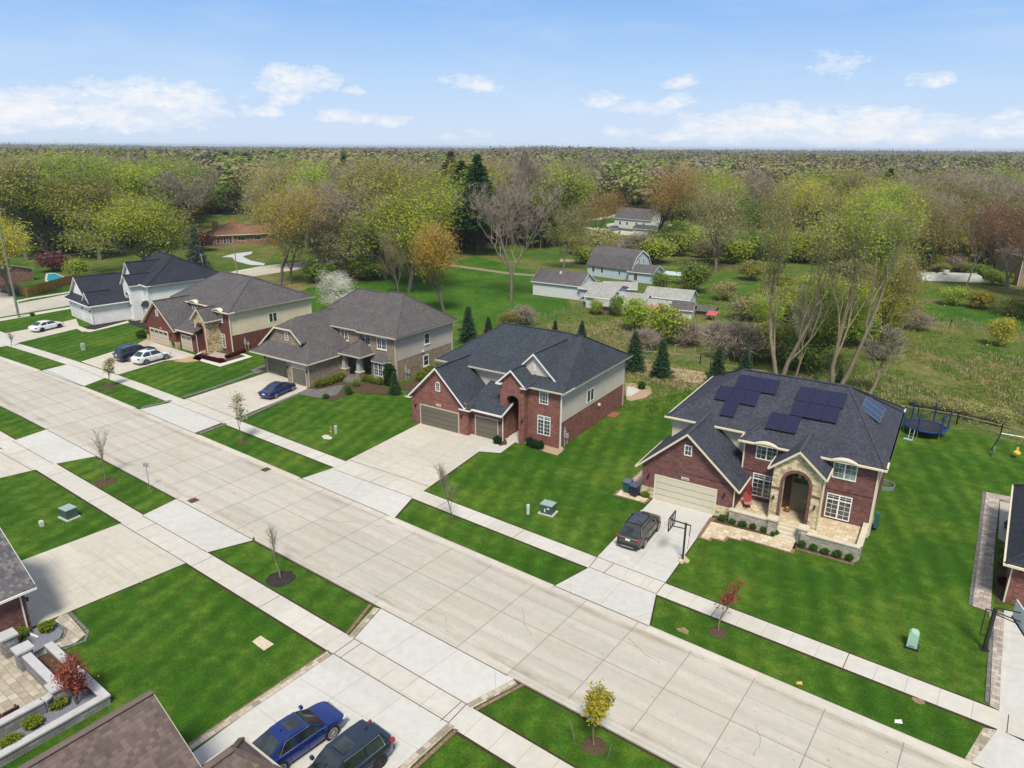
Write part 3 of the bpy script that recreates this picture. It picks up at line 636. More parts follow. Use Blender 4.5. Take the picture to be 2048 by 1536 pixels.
def frontM(x, y, z):     # window frame axes on a wall facing -y
    return Matrix.Translation((x, y, z))
def sideM(x, y, z):      # on a wall facing +x (u runs along +y)
    return Matrix.Translation((x, y, z)) @ Matrix.Rotation(math.pi / 2, 4, 'Z')
def window(par, M, w, h, cols=2, rows=3, leaves=2, transom=0.0, arch=0.0, frame=WINW, glass=GLASS, fw=.07, sill=None, name='window'):
    """window whose lower left corner is at M; u right, z up, -y out"""
    fr = MB(); gl = MB()
    def B(mb, x0, x1, z0, z1, y0=-.05, y1=.03): mb.box(x0, x1, y0, y1, z0, z1, 0, M)
    B(fr, 0, fw, 0, h); B(fr, w - fw, w, 0, h); B(fr, fw, w - fw, 0, fw)
    n = 10
    def az(u):   # arch height above h at position u
        if not arch: return 0.0
        k = (u - w / 2) / (w / 2); return arch * math.sqrt(max(0, 1 - k * k * .98))
    if arch:
        us = [w * i / n for i in range(n + 1)]
        for a, b in zip(us[:-1], us[1:]):
            fr.extr([M @ Vector((a, -.05, h + az(a) - fw)), M @ Vector((b, -.05, h + az(b) - fw)), M @ Vector((b, -.05, h + az(b))), M @ Vector((a, -.05, h + az(a)))], (M.to_3x3() @ Vector((0, .08, 0))))
        gl.extr([M @ Vector((u, -.012, 0 if i in (0,) else h + az(u) - .02)) for i, u in enumerate([.03] + us[1:-1] + [w - .03])][1:-1] + [M @ Vector((w - .03, -.012, h)), M @ Vector((w - .03, -.012, .03)), M @ Vector((.03, -.012, .03)), M @ Vector((.03, -.012, h))], (M.to_3x3() @ Vector((0, .03, 0))))
    else:
        B(fr, fw, w - fw, h - fw, h); B(gl, .03, w - .03, .03, h - .03, -.012, .02)
    lh = h - (transom if transom else 0)
    if transom: B(fr, fw, w - fw, lh - fw * .6, lh + fw * .6)
    lw = w / leaves
    for i in range(1, leaves): B(fr, i * lw - fw * .7, i * lw + fw * .7, fw, h - (0 if arch else fw))
    mt = .022
    for i in range(leaves):
        for c in range(1, cols):
            u = i * lw + lw * c / cols; B(fr, u - mt / 2, u + mt / 2, fw, h - (0 if arch else fw) + (az(u) - fw if arch else 0), -.03, .0)
    for r in range(1, rows):
        z = lh * r / rows; B(fr, fw, w - fw, z - mt / 2, z + mt / 2, -.03, .0)
    if transom:
        z = lh + transom * .5; B(fr, fw, w - fw, z - mt / 2, z + mt / 2, -.03, .0)
    f = fr.build(name, frame, par); gl.build('pane', glass, f)
    if sill is not None:
        s_ = MB(); s_.box(-.08, w + .08, -.09, -.0, -.12, -.002, 0, M); s_.build('sill', sill, f)
    return f
def garage_door(par, M, w, h, mat, trim, rows=4, cols=4, lites=False):
    d = MB(); d.box(0, w, -.025, .02, 0, h, 0, M)
    for r in range(rows):
        for c in range(cols):
            x0 = w * c / cols + .08; x1 = w * (c + 1) / cols - .08; z0 = h * r / rows + .07; z1 = h * (r + 1) / rows - .07
            if lites and r == rows - 1: continue
            d.box(x0, x1, -.038, -.02, z0, z1, 0, M)
    o = d.build('garage_door', mat, par)
    g = MB()
    for r in range(1, rows): g.box(0, w, -.027, -.02, h * r / rows - .012, h * r / rows + .012, 0, M)
    g.build('panel_seam', DARKMETAL, o)
    if lites:
        for c in range(cols):
            x0 = w * c / cols + .12; x1 = w * (c + 1) / cols - .12
            l = MB(); l.box(x0, x1, -.04, -.02, h * (rows - 1) / rows + .09, h - .12, 0, M); l.build('pane', GLASS, o)
    f = MB(); f.box(-.12, 0, -.05, .02, 0, h, 0, M); f.box(w, w + .12, -.05, .02, 0, h, 0, M); f.box(-.12, w + .12, -.05, .02, h, h + .12, 0, M); f.build('door_frame', trim, o)
    return o
def wall_lamp(par, M):
    m = MB(); m.box(-.05, .05, -.04, 0, -.12, .12, 0, M); m.box(-.02, .02, -.14, -.04, .08, .11, 0, M); 
    m.box(-.08, .08, -.24, -.08, .06, .10, 0, M); m.box(-.055, .055, -.215, -.105, -.14, .06, 0, M); m.box(-.035, .035, -.19, -.13, -.18, -.14, 0, M)
    m.build('wall_lamp', BLACK, par)
def downspout(par, pts, mat=WHITE, w=.09):
    m = MB()
    for a, b in zip(pts[:-1], pts[1:]): m.bar(a, b, w, w * .75)
    m.build('downspout', mat, par)
def walls(par, pts, z0, z1, mat, name='wall', top=False):
    m = MB(); n = len(pts)
    for i in range(n):
        a, b = pts[i], pts[(i + 1) % n]; m.poly([(a[0], a[1], z0), (b[0], b[1], z0), (b[0], b[1], z1), (a[0], a[1], z1)])
    if top: m.poly([(p[0], p[1], z1) for p in pts])
    return m.build(name, mat, par)
def gable_wall(par, pts, depth, mat, name='gable_wall'):
    """pts (x, z) on the plane y=0.. extruded back"""
    m = MB(); m.extr([(p[0], p[2] if len(p) > 2 else 0, p[1]) for p in pts], (0, depth, 0)); return m.build(name, mat, par)
def hip(par, x0, x1, y0, y1, ze, a, b, mats, name='roof', trim=None, gut=True):
    """hip roof: eave rectangle, ridge from a=(x,y,z) to b"""
    th = .16
    m = MB()
    c = [(x0, y0, ze), (x1, y0, ze), (x1, y1, ze), (x0, y1, ze)]
    d = [(p[0], p[1], ze - th) for p in c]
    if abs(a[1] - b[1]) < 1e-6:     # ridge along x
        fs = [[c[0], c[1], b, a], [c[1], c[2], b], [c[2], c[3], a, b], [c[3], c[0], a]]
    else:                            # ridge along y, a in front
        fs = [[c[0], c[1], a], [c[1], c[2], b, a], [c[2], c[3], b], [c[3], c[0], a, b]]
    for f in fs: m.poly(f, 0)
    for i in range(4): j = (i + 1) % 4; m.poly([d[i], d[j], c[j], c[i]], 1)
    m.poly(d[::-1], 1)
    o = m.build(name, [mats, trim], par)
    # ridge and hip caps
    r = MB(); 
    if (Vector(a) - Vector(b)).length > .2: r.bar(Vector(a) + Vector((0, 0, .02)), Vector(b) + Vector((0, 0, .02)), .28, .05)
    ends = [(c[0], a), (c[3], a), (c[1], b), (c[2], b)] if abs(a[1] - b[1]) < 1e-6 else [(c[0], a), (c[1], a), (c[2], b), (c[3], b)]
    for p, q in ends: r.bar(Vector(p) + Vector((0, 0, .02)), Vector(q) + Vector((0, 0, .02)), .24, .035)
    r.build('ridge_cap', mats, o)
    if gut:
        g = MB(); w = .12
        g.box(x0 - w, x1 + w, y0 - w, y0 - .002, ze - .15, ze - .03); g.box(x1 + .002, x1 + w, y0, y1, ze - .15, ze - .03); g.box(x0 - w, x0 - .002, y0, y1, ze - .15, ze - .03); g.box(x0 - w, x1 + w, y1 + .002, y1 + w, ze - .15, ze - .03)
        g.build('gutter', trim, o)
    return o
def gable_roof(par, xl, zl, xa, za, xr, zr, y0, y1, shing, trim, name='roof', rake=.2, cap=True, returns=0.0):
    """ridge along y from y0 to y1; left eave (xl,zl), apex (xa,za), right eave (xr,zr)"""
    th = .14; m = MB()
    for (xe, ze) in ((xl, zl), (xr, zr)):
        m.extr([(xe, y0, ze), (xa, y0, za), (xa, y0, za - th), (xe, y0, ze - th)], (0, y1 - y0, 0), 0)
    o = m.build(name, shing, par)
    r = MB()
    for (xe, ze) in ((xl, zl), (xr, zr)):
        r.extr([(xe, y0 - .03, ze + .01), (xa, y0 - .03, za + .01), (xa, y0 - .03, za - rake), (xe, y0 - .03, ze - rake)], (0, .028, 0))
        s_ = 1 if xe > xa else -1
        r.box(min(xe, xe + s_ * .1), max(xe, xe + s_ * .1), y0, y1, ze - .17, ze - .04)
        r.extr([(xe, y0, ze - th - .004), (xa, y0, za - th - .004), (xa, y0, za - th - .03), (xe, y0, ze - th - .03)], (0, .38, 0))
    r.build('rake_board', trim, o)
    if cap:
        c = MB(); c.bar((xa, y0, za + .015), (xa, y1, za + .015), .3, .05); c.build('ridge_cap', shing, o)
    return o
def arch_wall(par, x0, x1, z0, ztop_pts, ox0, ox1, zs, rise, y, depth, mat, name='entry_wall', band=None, bandmat=None, n=12):
    """wall slab with an open archway; ztop_pts = outline over the top from left to right"""
    cx, rx = (ox0 + ox1) / 2, (ox1 - ox0) / 2
    arc = [(cx - rx * math.cos(math.pi * i / n), zs + rise * math.sin(math.pi * i / n)) for i in range(n + 1)]
    # build as strips so the concave outline stays clean
    m = MB()
    def topz(x):
        P_ = [(x0, ztop_pts[0][1])] + ztop_pts + [(x1, ztop_pts[-1][1])]
        for (a, za), (b, zb) in zip(P_[:-1], P_[1:]):
            if a <= x <= b and b > a: return za + (zb - za) * (x - a) / (b - a)
        return P_[-1][1]
    xs_ = sorted(set([round(v, 4) for v in [x0, ox0, ox1, x1] + [p[0] for p in ztop_pts] + [a[0] for a in arc] if x0 - 1e-6 <= v <= x1 + 1e-6]))
    def low(x):
        if x <= ox0 + 1e-4 or x >= ox1 - 1e-4: return z0
        k = (x - cx) / rx; return zs + rise * math.sqrt(max(0, 1 - k * k))
    for a, b in zip(xs_[:-1], xs_[1:]):
        mid = (a + b) / 2; inside = ox0 < mid < ox1
        la = (low(a) if ox0 + 1e-4 < a < ox1 - 1e-4 else zs) if inside else z0; lb = (low(b) if ox0 + 1e-4 < b < ox1 - 1e-4 else zs) if inside else z0
        m.extr([(a, y, la), (b, y, lb), (b, y, topz(b)), (a, y, topz(a))], (0, depth, 0))
    o = m.build(name, mat, par)
    if band:
        bm_ = MB(); arc2 = [(cx - (rx + band) * math.cos(math.pi * i / n), zs + (rise + band) * math.sin(math.pi * i / n)) for i in range(n + 1)]
        for i in range(n):
            bm_.extr([(arc[i][0], y - .05, arc[i][1]), (arc2[i][0], y - .05, arc2[i][1]), (arc2[i + 1][0], y - .05, arc2[i + 1][1]), (arc[i + 1][0], y - .05, arc[i + 1][1])], (0, .05, 0))
        bm_.box(ox0 - band, ox0, y - .05, y + .0, z0, zs); bm_.box(ox1, ox1 + band, y - .05, y + .0, z0, zs)
        bm_.build('arch_surround', bandmat, o)
    return o
def quoins(par, x, y, z0, z1, mat, face='f', w=.32):
    m = MB(); z = z0
    k = 0
    while z < z1 - .2:
        ww = w if k % 2 == 0 else w * .7
        if face == 'f': m.box(x - ww / 2, x + ww / 2, y - .035, y, z, z + .27)
        z += .42; k += 1
    m.build('quoin', mat, par)
def entry_door(par, x, y, z, w, h, mat, side=False, trans=.45):
    m = MB(); m.box(x, x + w, y - .05, y, z, z + h)
    for c in (0, 1):
        for r in (0, 1, 2): m.box(x + w * (.1 + .45 * c), x + w * (.45 + .45 * c), y - .065, y - .05, z + h * (.06 + .31 * r), z + h * (.31 + .31 * r))
    d = m.build('front_door', mat, par)
    k = MB(); k.box(x + w - .12, x + w - .07, y - .11, y - .05, z + .85, z + 1.15); k.build('handle', ALU, d)
    f = MB(); f.box(x - .08, x, y - .07, y, z, z + h + trans); f.box(x + w, x + w + .08, y - .07, y, z, z + h + trans); f.box(x - .08, x + w + .08, y - .07, y, z + h + trans, z + h + trans + .08); f.build('door_frame', mat, d)
    if trans:
        g = MB(); g.box(x, x + w, y - .04, y, z + h + .04, z + h + trans); g.build('pane', GLASS, d)
def plate(par, M, w=.5, h=.2):
    m = MB(); m.box(0, w, -.03, 0, 0, h, 0, M); o = m.build('address_stone', CAP, par)
    return o
def digits(par, text, M, size=.16, mat=None):
    cu = bpy.data.curves.new('house_number', 'FONT'); cu.body = text; cu.size = size; cu.extrude = .004; cu.align_x = 'CENTER'
    me_o = bpy.data.objects.new('tmp', cu); COL.objects.link(me_o)
    dg = bpy.context.evaluated_depsgraph_get(); me = bpy.data.meshes.new_from_object(me_o.evaluated_get(dg)); bpy.data.objects.remove(me_o)
    me.transform(M @ Matrix.Rotation(math.pi / 2, 4, 'X')); me.materials.clear(); me.materials.append(mat or BLACK)
    return newobj('house_number', me, par)
def meters(par, M):
    m = MB(); m.box(0, .28, -.12, 0, .9, 1.6, 0, M); m.box(.45, .7, -.16, 0, .7, 1.15, 0, M); m.box(.1, .16, -.08, 0, 0, .9, 0, M); m.box(.1, .16, -.08, 0, 1.6, 2.0, 0, M); m.box(.55, .6, -.1, -.02, .1, .7, 0, M)
    m.build('utility_meter', UTGREY, par)

BRICK_D = brick('brick_dark_plum', (.125, .036, .034), (.175, .056, .050), (.19, .125, .115), ms=.016, rc=.2); BRICK_C = brick('brick_red', (.19, .055, .042), (.26, .085, .065), (.22, .16, .14), rc=.15); BRICK_A = brick('brick_oxblood', (.15, .034, .030), (.19, .05, .042), (.12, .08, .07), rc=.12); BRICK_B = brick('brick_tan', (.24, .175, .12), (.33, .25, .18), (.24, .21, .17), rc=.14); BRICK_W = brick('brick_whitewash', (.72, .72, .72), (.80, .80, .80), (.62, .62, .63), var=.12, rc=.05)
SH_D = shingle('shingle_blueblack', (.036, .038, .054), (.048, .051, .070), (.066, .070, .092)); SH_C = shingle('shingle_slate', (.032, .040, .052), (.043, .053, .067), (.056, .068, .084)); SH_B = shingle('shingle_grey', (.080, .074, .076), (.100, .091, .092), (.130, .118, .116)); SH_A = shingle('shingle_grey2', (.075, .070, .075), (.098, .09, .095), (.13, .12, .125)); SH_W = shingle('shingle_navy', (.022, .025, .037), (.028, .032, .046), (.037, .042, .058)); SH_BR = shingle('shingle_brown', (.105, .078, .072), (.135, .10, .09), (.17, .128, .113), .2, .42); SH_G = shingle('shingle_greymix', (.085, .08, .09), (.12, .115, .125), (.19, .18, .18), .2, .36)
SID_C = siding('siding_greige', (.64, .565, .505)); SID_A = siding('siding_cream', (.72, .62, .45)); SID_B = siding('siding_grey', (.52, .455, .43)); SID_W = siding('siding_white', (.82, .82, .82)); SID_D = siding('siding_ivory', (.70, .63, .46))
STONE_D = stone('limestone_veneer', (.46, .36, .20), (.60, .50, .32), (.68, .60, .43)); STONE_A = stone('sandstone_veneer', (.38, .28, .13), (.52, .42, .24), (.60, .52, .34))
DOOR_D = plain('garage_beige', (.58, .535, .42), .5, .35, var=.04); DOOR_C = plain('garage_taupe', (.135, .125, .095), .5, .35, var=.05); DOOR_A = plain('garage_tan', (.50, .42, .34), .5, .35, var=.04); DOOR_W = plain('garage_white', (.68, .68, .68), .5, .35, var=.04); DOORF = plain('front_door_olive', (.24, .22, .14), .5, .3)
PANEL = None
def solar_mat():
    m, t, b = mat_base('solar_cell'); tc = t('ShaderNodeTexCoord'); s = t('ShaderNodeSeparateXYZ', tc.outputs['Generated'])
    fx = t.math('FRACT', t.math('MULTIPLY', s.outputs[0], 6)); fy = t.math('FRACT', t.math('MULTIPLY', s.outputs[1], 10))
    e = t.math('MINIMUM', t.ramp(fx, [(0, 0), (.04, 1), (.96, 1), (1, 0)]), t.ramp(fy, [(0, 0), (.04, 1), (.96, 1), (1, 0)]))
    c = t.mix(e, (.028, .028, .060), (.010, .011, .042)); setc(t, b, c, .2, .5); b.inputs['Coat Weight'].default_value = .2
    return m
SOLAR = solar_mat()
PLANT = leafmat('shrub_leaf', (.035, .085, .012), (.10, .19, .03), .2, .3); PLANT_Y = leafmat('shrub_leaf_yellow', (.10, .15, .012), (.26, .30, .035), .25, .2); PLANT_P = leafmat('barberry_leaf', (.05, .008, .012), (.14, .02, .028), .2, .2); PLANT_D = leafmat('yew_leaf', (.012, .030, .010), (.035, .07, .02), .1, .2)

# ---- E: solar panel house ----------------------------------------------------
def house_solar():
    H = empty('brick_house', (-23.13, 49.25, 0), math.radians(4.5), 'dark brick house with black solar panels on its blue-black roof', 'house', None)
    # garage wing
    walls(H, [(0, 0), (7.5, 0), (7.5, 4.6), (0, 4.6)], 0, 2.95, BRICK_D, 'garage_wall')
    gable_wall(H, [(0, 2.95), (7.5, 2.8), (3.6, 6.25)], .25, BRICK_D)
    m = MB(); m.box(-.04, 1.12, -.04, .0, 0, .95); m.box(-.04, 0, -.04, 4.3, 0, .95); m.box(6.17, 7.54, -.04, 0, 0, .95); m.build('stone_base', STONE_D, H)
    gable_roof(H, -.42, 2.82, 3.6, 6.5, 7.95, 2.72, -.4, 5.6, SH_D, CREAM)
    garage_door(H, frontM(1.22, 0, 0), 4.88, 2.13, DOOR_D, CREAM)
    window(H, frontM(3.34, 0, 4.5), .62, .88, 2, 2, 1)
    wall_lamp(H, frontM(.6, 0, 2.0)); wall_lamp(H, frontM(6.8, 0, 2.0))
    plate(H, frontM(3.3, 0, 2.38), .62, .22); digits(H, '50465', frontM(3.61, -.036, 2.42), .16)
    # main block
    walls(H, [(.7, 4.4), (16.75, 4.4), (16.75, 16.1), (.7, 16.1)], 2.75, 5.75, SID_D, 'upper_wall')
    walls(H, [(.72, 4.42), (16.73, 4.42), (16.73, 16.08), (.72, 16.08)], 0, 2.75, BRICK_D, 'lower_wall')
    walls(H, [(7.3, 2.7), (16.72, 2.7), (16.72, 5.4), (7.3, 5.4)], 0, 5.75, BRICK_D, 'front_wall')
    m = MB(); m.box(7.18, 7.3, 2.66, 4.4, 0, 5.75); m.box(16.72, 16.84, 2.62, 2.74, .0, 5.75); m.build('corner_board', CREAM, H)
    m = MB(); m.box(7.31, 16.70, 2.65, 2.7, 3.25, 3.36); m.build('brick_belt', BRICK_D, H)
    hip(H, .25, 17.2, 3.9, 16.6, 5.85, (4.7, 10.2, 9.05), (13.2, 10.2, 9.05), SH_D, trim=CREAM)
    hip(H, 6.95, 17.2, 2.2, 15.5, 5.85, (11.2, 9.9, 9.12), (13.25, 9.9, 9.12), SH_D, trim=CREAM)
    # windows
    window(H, frontM(8.15, 2.7, 4.35), 1.6, 1.25, 2, 3, 2, 0, .4)
    window(H, frontM(13.75, 2.7, 4.2), 1.65, 1.3, 2, 3, 2, 0, .4, glass=GLASSC)
    for x in (7.95, 13.55):   # arched eyebrow trim over the eave
        a = MB(); n = 10; w = 1.95
        for i in range(n):
            u0, u1 = i / n, (i + 1) / n; z = lambda u: 5.72 + .17 * math.sin(math.pi * u) ** .8
            a.extr([(x + w * u0, 2.02, z(u0)), (x + w * u1, 2.02, z(u1)), (x + w * u1, 2.02, z(u1) + .10), (x + w * u0, 2.02, z(u0) + .10)], (0, .68, 0))
        a.build('arched_trim', CREAM, H)
    window(H, frontM(8.15, 2.7, 1.15), 1.75, 1.95, 2, 4, 2, .45)
    window(H, frontM(13.65, 2.7, .9), 1.75, 1.98, 2, 4, 2, .45)
    # entry tower
    arch_wall(H, 10.05, 13.45, .75, [(10.05, 5.1), (11.75, 6.45), (13.45, 5.1)], 10.85, 12.65, 3.95, .95, .42, .45, STONE_D, 'entry_tower', .22, BRICK_D)
    m = MB(); m.box(10.02, 10.62, .37, .42, 3.3, 3.45); m.box(12.88, 13.48, .37, .42, 3.3, 3.45); m.build('brick_belt', BRICK_D, H)
    walls(H, [(10.07, .8), (13.43, .8), (13.43, 2.7), (10.07, 2.7)], .75, 5.0, STONE_D, 'tower_side') if False else None
    m = MB(); m.box(10.05, 10.4, .87, 2.68, .75, 5.05); m.box(13.1, 13.45, .87, 2.68, .75, 5.05); m.build('tower_side', STONE_D, H)
    gable_roof(H, 9.75, 5.05, 11.75, 6.78, 13.75, 5.05, .1, 6.4, SH_D, CREAM)
    entry_door(H, 11.2, 2.6, .78, 1.15, 2.35, DOORF)
    lm = MB(); lm.cyl(11.75, 1.5, 4.1, 4.45, .12, 8); lm.cyl(11.75, 1.5, 4.45, 4.9, .02, 6); lm.build('porch_lantern', ALU, H)
    wall_lamp(H, frontM(10.3, .42, 2.6)); wall_lamp(H, frontM(13.2, .42, 2.6))
    # porch
    m = MB(); m.box(7.5, 10.9, -.4, 2.7, 0, .74); m.box(10.9, 12.6, .35, 2.7, 0, .78); m.box(12.6, 16.5, -.95, 2.7, 0, .74); m.build('porch_floor', PAV_CREAM, H)
    m = MB(); m.box(7.45, 10.8, -.62, -.35, 0, 1.1); m.box(12.75, 16.6, -1.2, -.93, 0, 1.1); m.box(16.45, 16.72, -.93, 2.66, 0, 1.1); m.box(10.35, 10.95, -.75, -.1, 0, 1.25); m.box(12.55, 13.15, -.98, -.33, 0, 1.25); m.build('porch_wall', WALLSTONE, H)
    m = MB(); m.box(7.4, 10.35, -.68, -.29, 1.1, 1.19); m.box(13.15, 16.66, -1.26, -.87, 1.1, 1.19); m.box(16.39, 16.78, -.87, 2.66, 1.1, 1.19); m.box(10.28, 11.02, -.82, -.03, 1.25, 1.36); m.box(12.48, 13.22, -1.05, -.26, 1.25, 1.36); m.build('wall_cap', CAP, H)
    m = MB()
    for i in range(4): m.box(10.95, 12.55, -.85 + i * .3, .36, i * .185, (i + 1) * .185)
    m.build('steps', CAP, H)
    # solar panels on the front slope
    def panel(x, y, w=1.13, h=1.5, sl=.508, y0=3.9):
        z = 5.85 + sl * (y - y0) + .16; M = Matrix.Translation((x, y, z)) @ Matrix.Rotation(math.atan(sl), 4, 'X'); L = h * math.sqrt(1 + sl * sl)
        b = MB(); b.box(.012, w - .012, .012, L - .012, 0, .035); o = b.build('solar_panel', SOLAR, H); o.matrix_local = M
        f = MB(); f.box(0, w, 0, .02, -.01, .04); f.box(0, w, L - .02, L, -.01, .04); f.box(0, .02, 0, L, -.01, .04); f.box(w - .02, w, 0, L, -.01, .04)
        for (u, v) in ((.1, -.05), (w - .1, L)): f.box(u, u + .06, v, v + .06, -.12, .03)
        f.build('frame', BLACK, o)
    for i in range(3): panel(4.6 + 1.145 * i, 7.86)
    for i in range(3): panel(3.3 + 1.145 * i + .13, 6.34)
    panel(4.43, 4.85)
    for i in range(3): panel(9.75 + 1.2 * i, 7.08, 1.18, 1.6, .436, 2.2)
    for i in range(3): panel(9.75 + 1.15 * i, 5.44, 1.13, 1.6, .436, 2.2)
    for i in range(2): panel(8.4 + 1.15 * i, 3.62, 1.13, 1.75, .436, 2.2)
    # tilted panels on the right hip
    for i in range(3):
        M = Matrix.Translation((15.95, 8.1 + 1.2 * i, 7.15)) @ Matrix.Rotation(math.pi / 2, 4, 'Z') @ Matrix.Rotation(math.atan(.62), 4, 'X')
        b = MB(); b.box(.012, 1.17, .012, 1.75, 0, .035); o = b.build('solar_panel', SOLAR, H); o.matrix_local = M
        f = MB(); f.box(0, 1.18, 0, .02, -.01, .04); f.box(0, 1.18, 1.74, 1.76, -.01, .04); f.box(0, .02, 0, 1.76, -.01, .04); f.box(1.16, 1.18, 0, 1.76, -.01, .04); f.box(.1, .14, .05, .1, -.4, 0); f.box(1.0, 1.04, .05, .1, -.4, 0); f.build('frame', ALU, o)
    downspout(H, [(13.62, .3, 5.0), (13.62, .3, .75)], CREAM); downspout(H, [(7.55, -.1, 2.7), (7.55, -.1, .1)], CREAM); downspout(H, [(17.0, 2.6, 5.7), (16.86, 2.9, 5.3), (16.86, 2.9, .1)], CREAM); downspout(H, [(16.86, 15.9, 5.7), (16.86, 15.9, .1)], CREAM)
    m = MB(); m.cyl(2.3, 12.5, 6.8, 7.6, .06, 8); m.cyl(3.0, 13.6, 6.8, 7.9, .06, 8); m.build('vent_pipe', BLACK, H)
    meters(H, sideM(16.78, 3.3, 0))
    m = MB(); m.box(17.0, 17.3, 3.9, 4.4, .3, 1.5); m.build('utility_box', plain('utility_green', (.03, .12, .10), .5, .4), H)
    m = MB()
    for i in range(8):
        a0 = -math.pi / 2 + math.pi * i / 8; a1 = -math.pi / 2 + math.pi * (i + 1) / 8
        m.extr([(16.78 + .95 * math.cos(a0), 12.3 + .8 * math.sin(a0), 0), (16.78 + .95 * math.cos(a1), 12.3 + .8 * math.sin(a1), 0), (16.78 + .9 * math.cos(a1), 12.3 + .75 * math.sin(a1), 0), (16.78 + .9 * math.cos(a0), 12.3 + .75 * math.sin(a0), 0)], (0, 0, .35))
    m.build('window_well', ALU, H)
    return H
HS = house_solar(); HS.scale = (1.005, 1.045, 1)

# ---- C: red brick house ------------------------------------------------------
def house_red():
    H = empty('brick_house', (-49.97, 49.76, 0), math.radians(4), 'bright red brick house with slate blue roof and two taupe garage doors', 'house')
    walls(H, [(0, 0), (7.35, 0), (7.35, 5), (0, 5)], 0, 3.05, BRICK_C, 'garage_wall')
    gable_wall(H, [(0, 3.0), (7.35, 3.0), (3.55, 6.35)], .25, BRICK_C)
    gable_roof(H, .0 - .1, 3.1, 3.55, 6.62, 7.2, 3.1, -.38, 5.6, SH_C, WHITE)
    m = MB(); m.box(-.55, .15, -.4, .3, 2.78, 2.93); m.box(6.5, 7.85, -.4, .3, 2.78, 2.93); m.build('eave_return', WHITE, H)
    m = MB(); m.extr([(-.55, -.4, 2.93), (.15, -.4, 2.93), (.15, .0, 3.15), (-.55, .0, 3.15)], (0, .01, 0)); m.poly([(-.55, -.4, 2.94), (.15, -.4, 2.94), (.15, .1, 3.2), (-.55, .1, 3.2)]); m.poly([(6.5, -.4, 2.94), (7.85, -.4, 2.94), (7.85, .5, 3.4), (6.5, .5, 3.4)]); m.build('return_roof', SH_C, H)
    garage_door(H, frontM(1.25, 0, 0), 4.88, 2.13, DOOR_C, TAUPE); plate(H, frontM(3.3, 0, 2.45), .62, .22); digits(H, '50477', frontM(3.61, -.036, 2.49), .16)
    window(H, frontM(3.3, 0, 4.05), .58, .75, 2, 3, 1, 0, .25)
    wall_lamp(H, frontM(.6, 0, 2.0)); wall_lamp(H, frontM(6.6, 0, 2.0)); quoins(H, .2, 0, .1, 2.8, BRICK_C); quoins(H, 7.1, 0, .1, 2.8, BRICK_C)
    # single bay
    walls(H, [(7.35, .55), (11.0, .55), (11.0, 5), (7.35, 5)], 0, 2.95, BRICK_C, 'garage_wall')
    garage_door(H, frontM(7.95, .55, 0), 2.6, 2.13, DOOR_C, TAUPE, 4, 2); wall_lamp(H, frontM(7.6, .55, 2.0)); wall_lamp(H, frontM(10.82, .55, 2.0))
    m = MB(); m.extr([(7.0, .05, 3.0), (11.35, .05, 3.0), (11.35, .05, 2.86), (7.0, .05, 2.86)], (0, 4.3, 1.62)); o = m.build('roof', SH_C, H)
    m = MB(); m.box(7.3, 11.45, -.07, .05, 2.84, 2.99); m.extr([(11.35, .05, 2.98), (11.43, .05, 2.98), (11.43, .05, 2.80), (11.35, .05, 2.80)], (0, 2.0, .76)); m.build('gutter', WHITE, o)
    # main block
    walls(H, [(.6, 4.5), (16.7, 4.5), (16.7, 16.2), (.6, 16.2)], 2.62, 5.72, SID_C, 'upper_wall')
    walls(H, [(.63, 4.53), (16.67, 4.53), (16.67, 16.17), (.63, 16.17)], 0, 2.62, BRICK_C, 'lower_wall')
    m = MB(); m.box(16.6, 16.74, 16.05, 16.24, 0, 5.72); m.box(16.62, 16.75, 2.1, 2.25, 0, 5.7); m.build('corner_board', TAUPE, H)
    walls(H, [(13.0, 2.1), (16.65, 2.1), (16.65, 5.5), (13.0, 5.5)], 0, 5.72, BRICK_C, 'front_wall')
    walls(H, [(12.9, 2.16), (16.69, 2.16), (16.69, 5.5), (16.0, 5.5)], 2.62, 5.72, SID_C, 'upper_wall') if False else None
    m = MB(); m.box(16.652, 16.70, 2.25, 4.49, 2.62, 5.72); m.build('side_siding', SID_C, H)
    quoins(H, 16.4, 2.1, .1, 5.5, BRICK_C); 
    hip(H, .1, 17.15, 4.0, 16.75, 5.85, (4.75, 10.3, 9.15), (12.9, 10.3, 9.15), SH_C, trim=TAUPE)
    # cross gable over right bay, ridge to the back
    hip(H, 12.6, 17.17, 1.75, 16.7, 5.85, (14.6, 9.6, 9.18), (14.75, 9.9, 9.2), SH_C, trim=TAUPE) 
    gable_roof(H, 10.35, 6.15, 13.0, 8.75, 15.85, 6.15, 3.0, 12.0, SH_C, WHITE)
    gable_wall(H, [(10.7, 6.2), (15.5, 6.2), (13.0, 8.55)], .2, SID_C).location = (0, 3.35, 0)
    m = MB(); m.box(12.9, 13.1, 3.31, 3.35, 6.9, 7.6); m.build('gable_vent', WHITE, H)
    # entry tower
    arch_wall(H, 10.3, 13.1, 0, [(10.3, 5.9), (11.7, 7.1), (13.1, 5.9)], 11.1, 12.5, 4.25, .5, 1.35, .4, BRICK_C, 'entry_tower', .2, BRICK_C)
    m = MB(); m.box(10.3, 10.7, 1.75, 4.5, 0, 5.7); m.box(12.7, 13.1, 1.75, 2.1, 0, 5.7); m.box(10.3, 13.1, 1.76, 4.5, 5.5, 5.7); m.build('tower_side', BRICK_C, H)
    gable_roof(H, 10.1, 5.95, 11.7, 7.4, 13.3, 5.95, 1.05, 5.5, SH_C, WHITE)
    m = MB(); m.box(9.95, 10.6, 1.0, 1.7, 5.72, 5.87); m.box(12.8, 13.5, 1.0, 1.7, 5.72, 5.87); m.build('eave_return', WHITE, H)
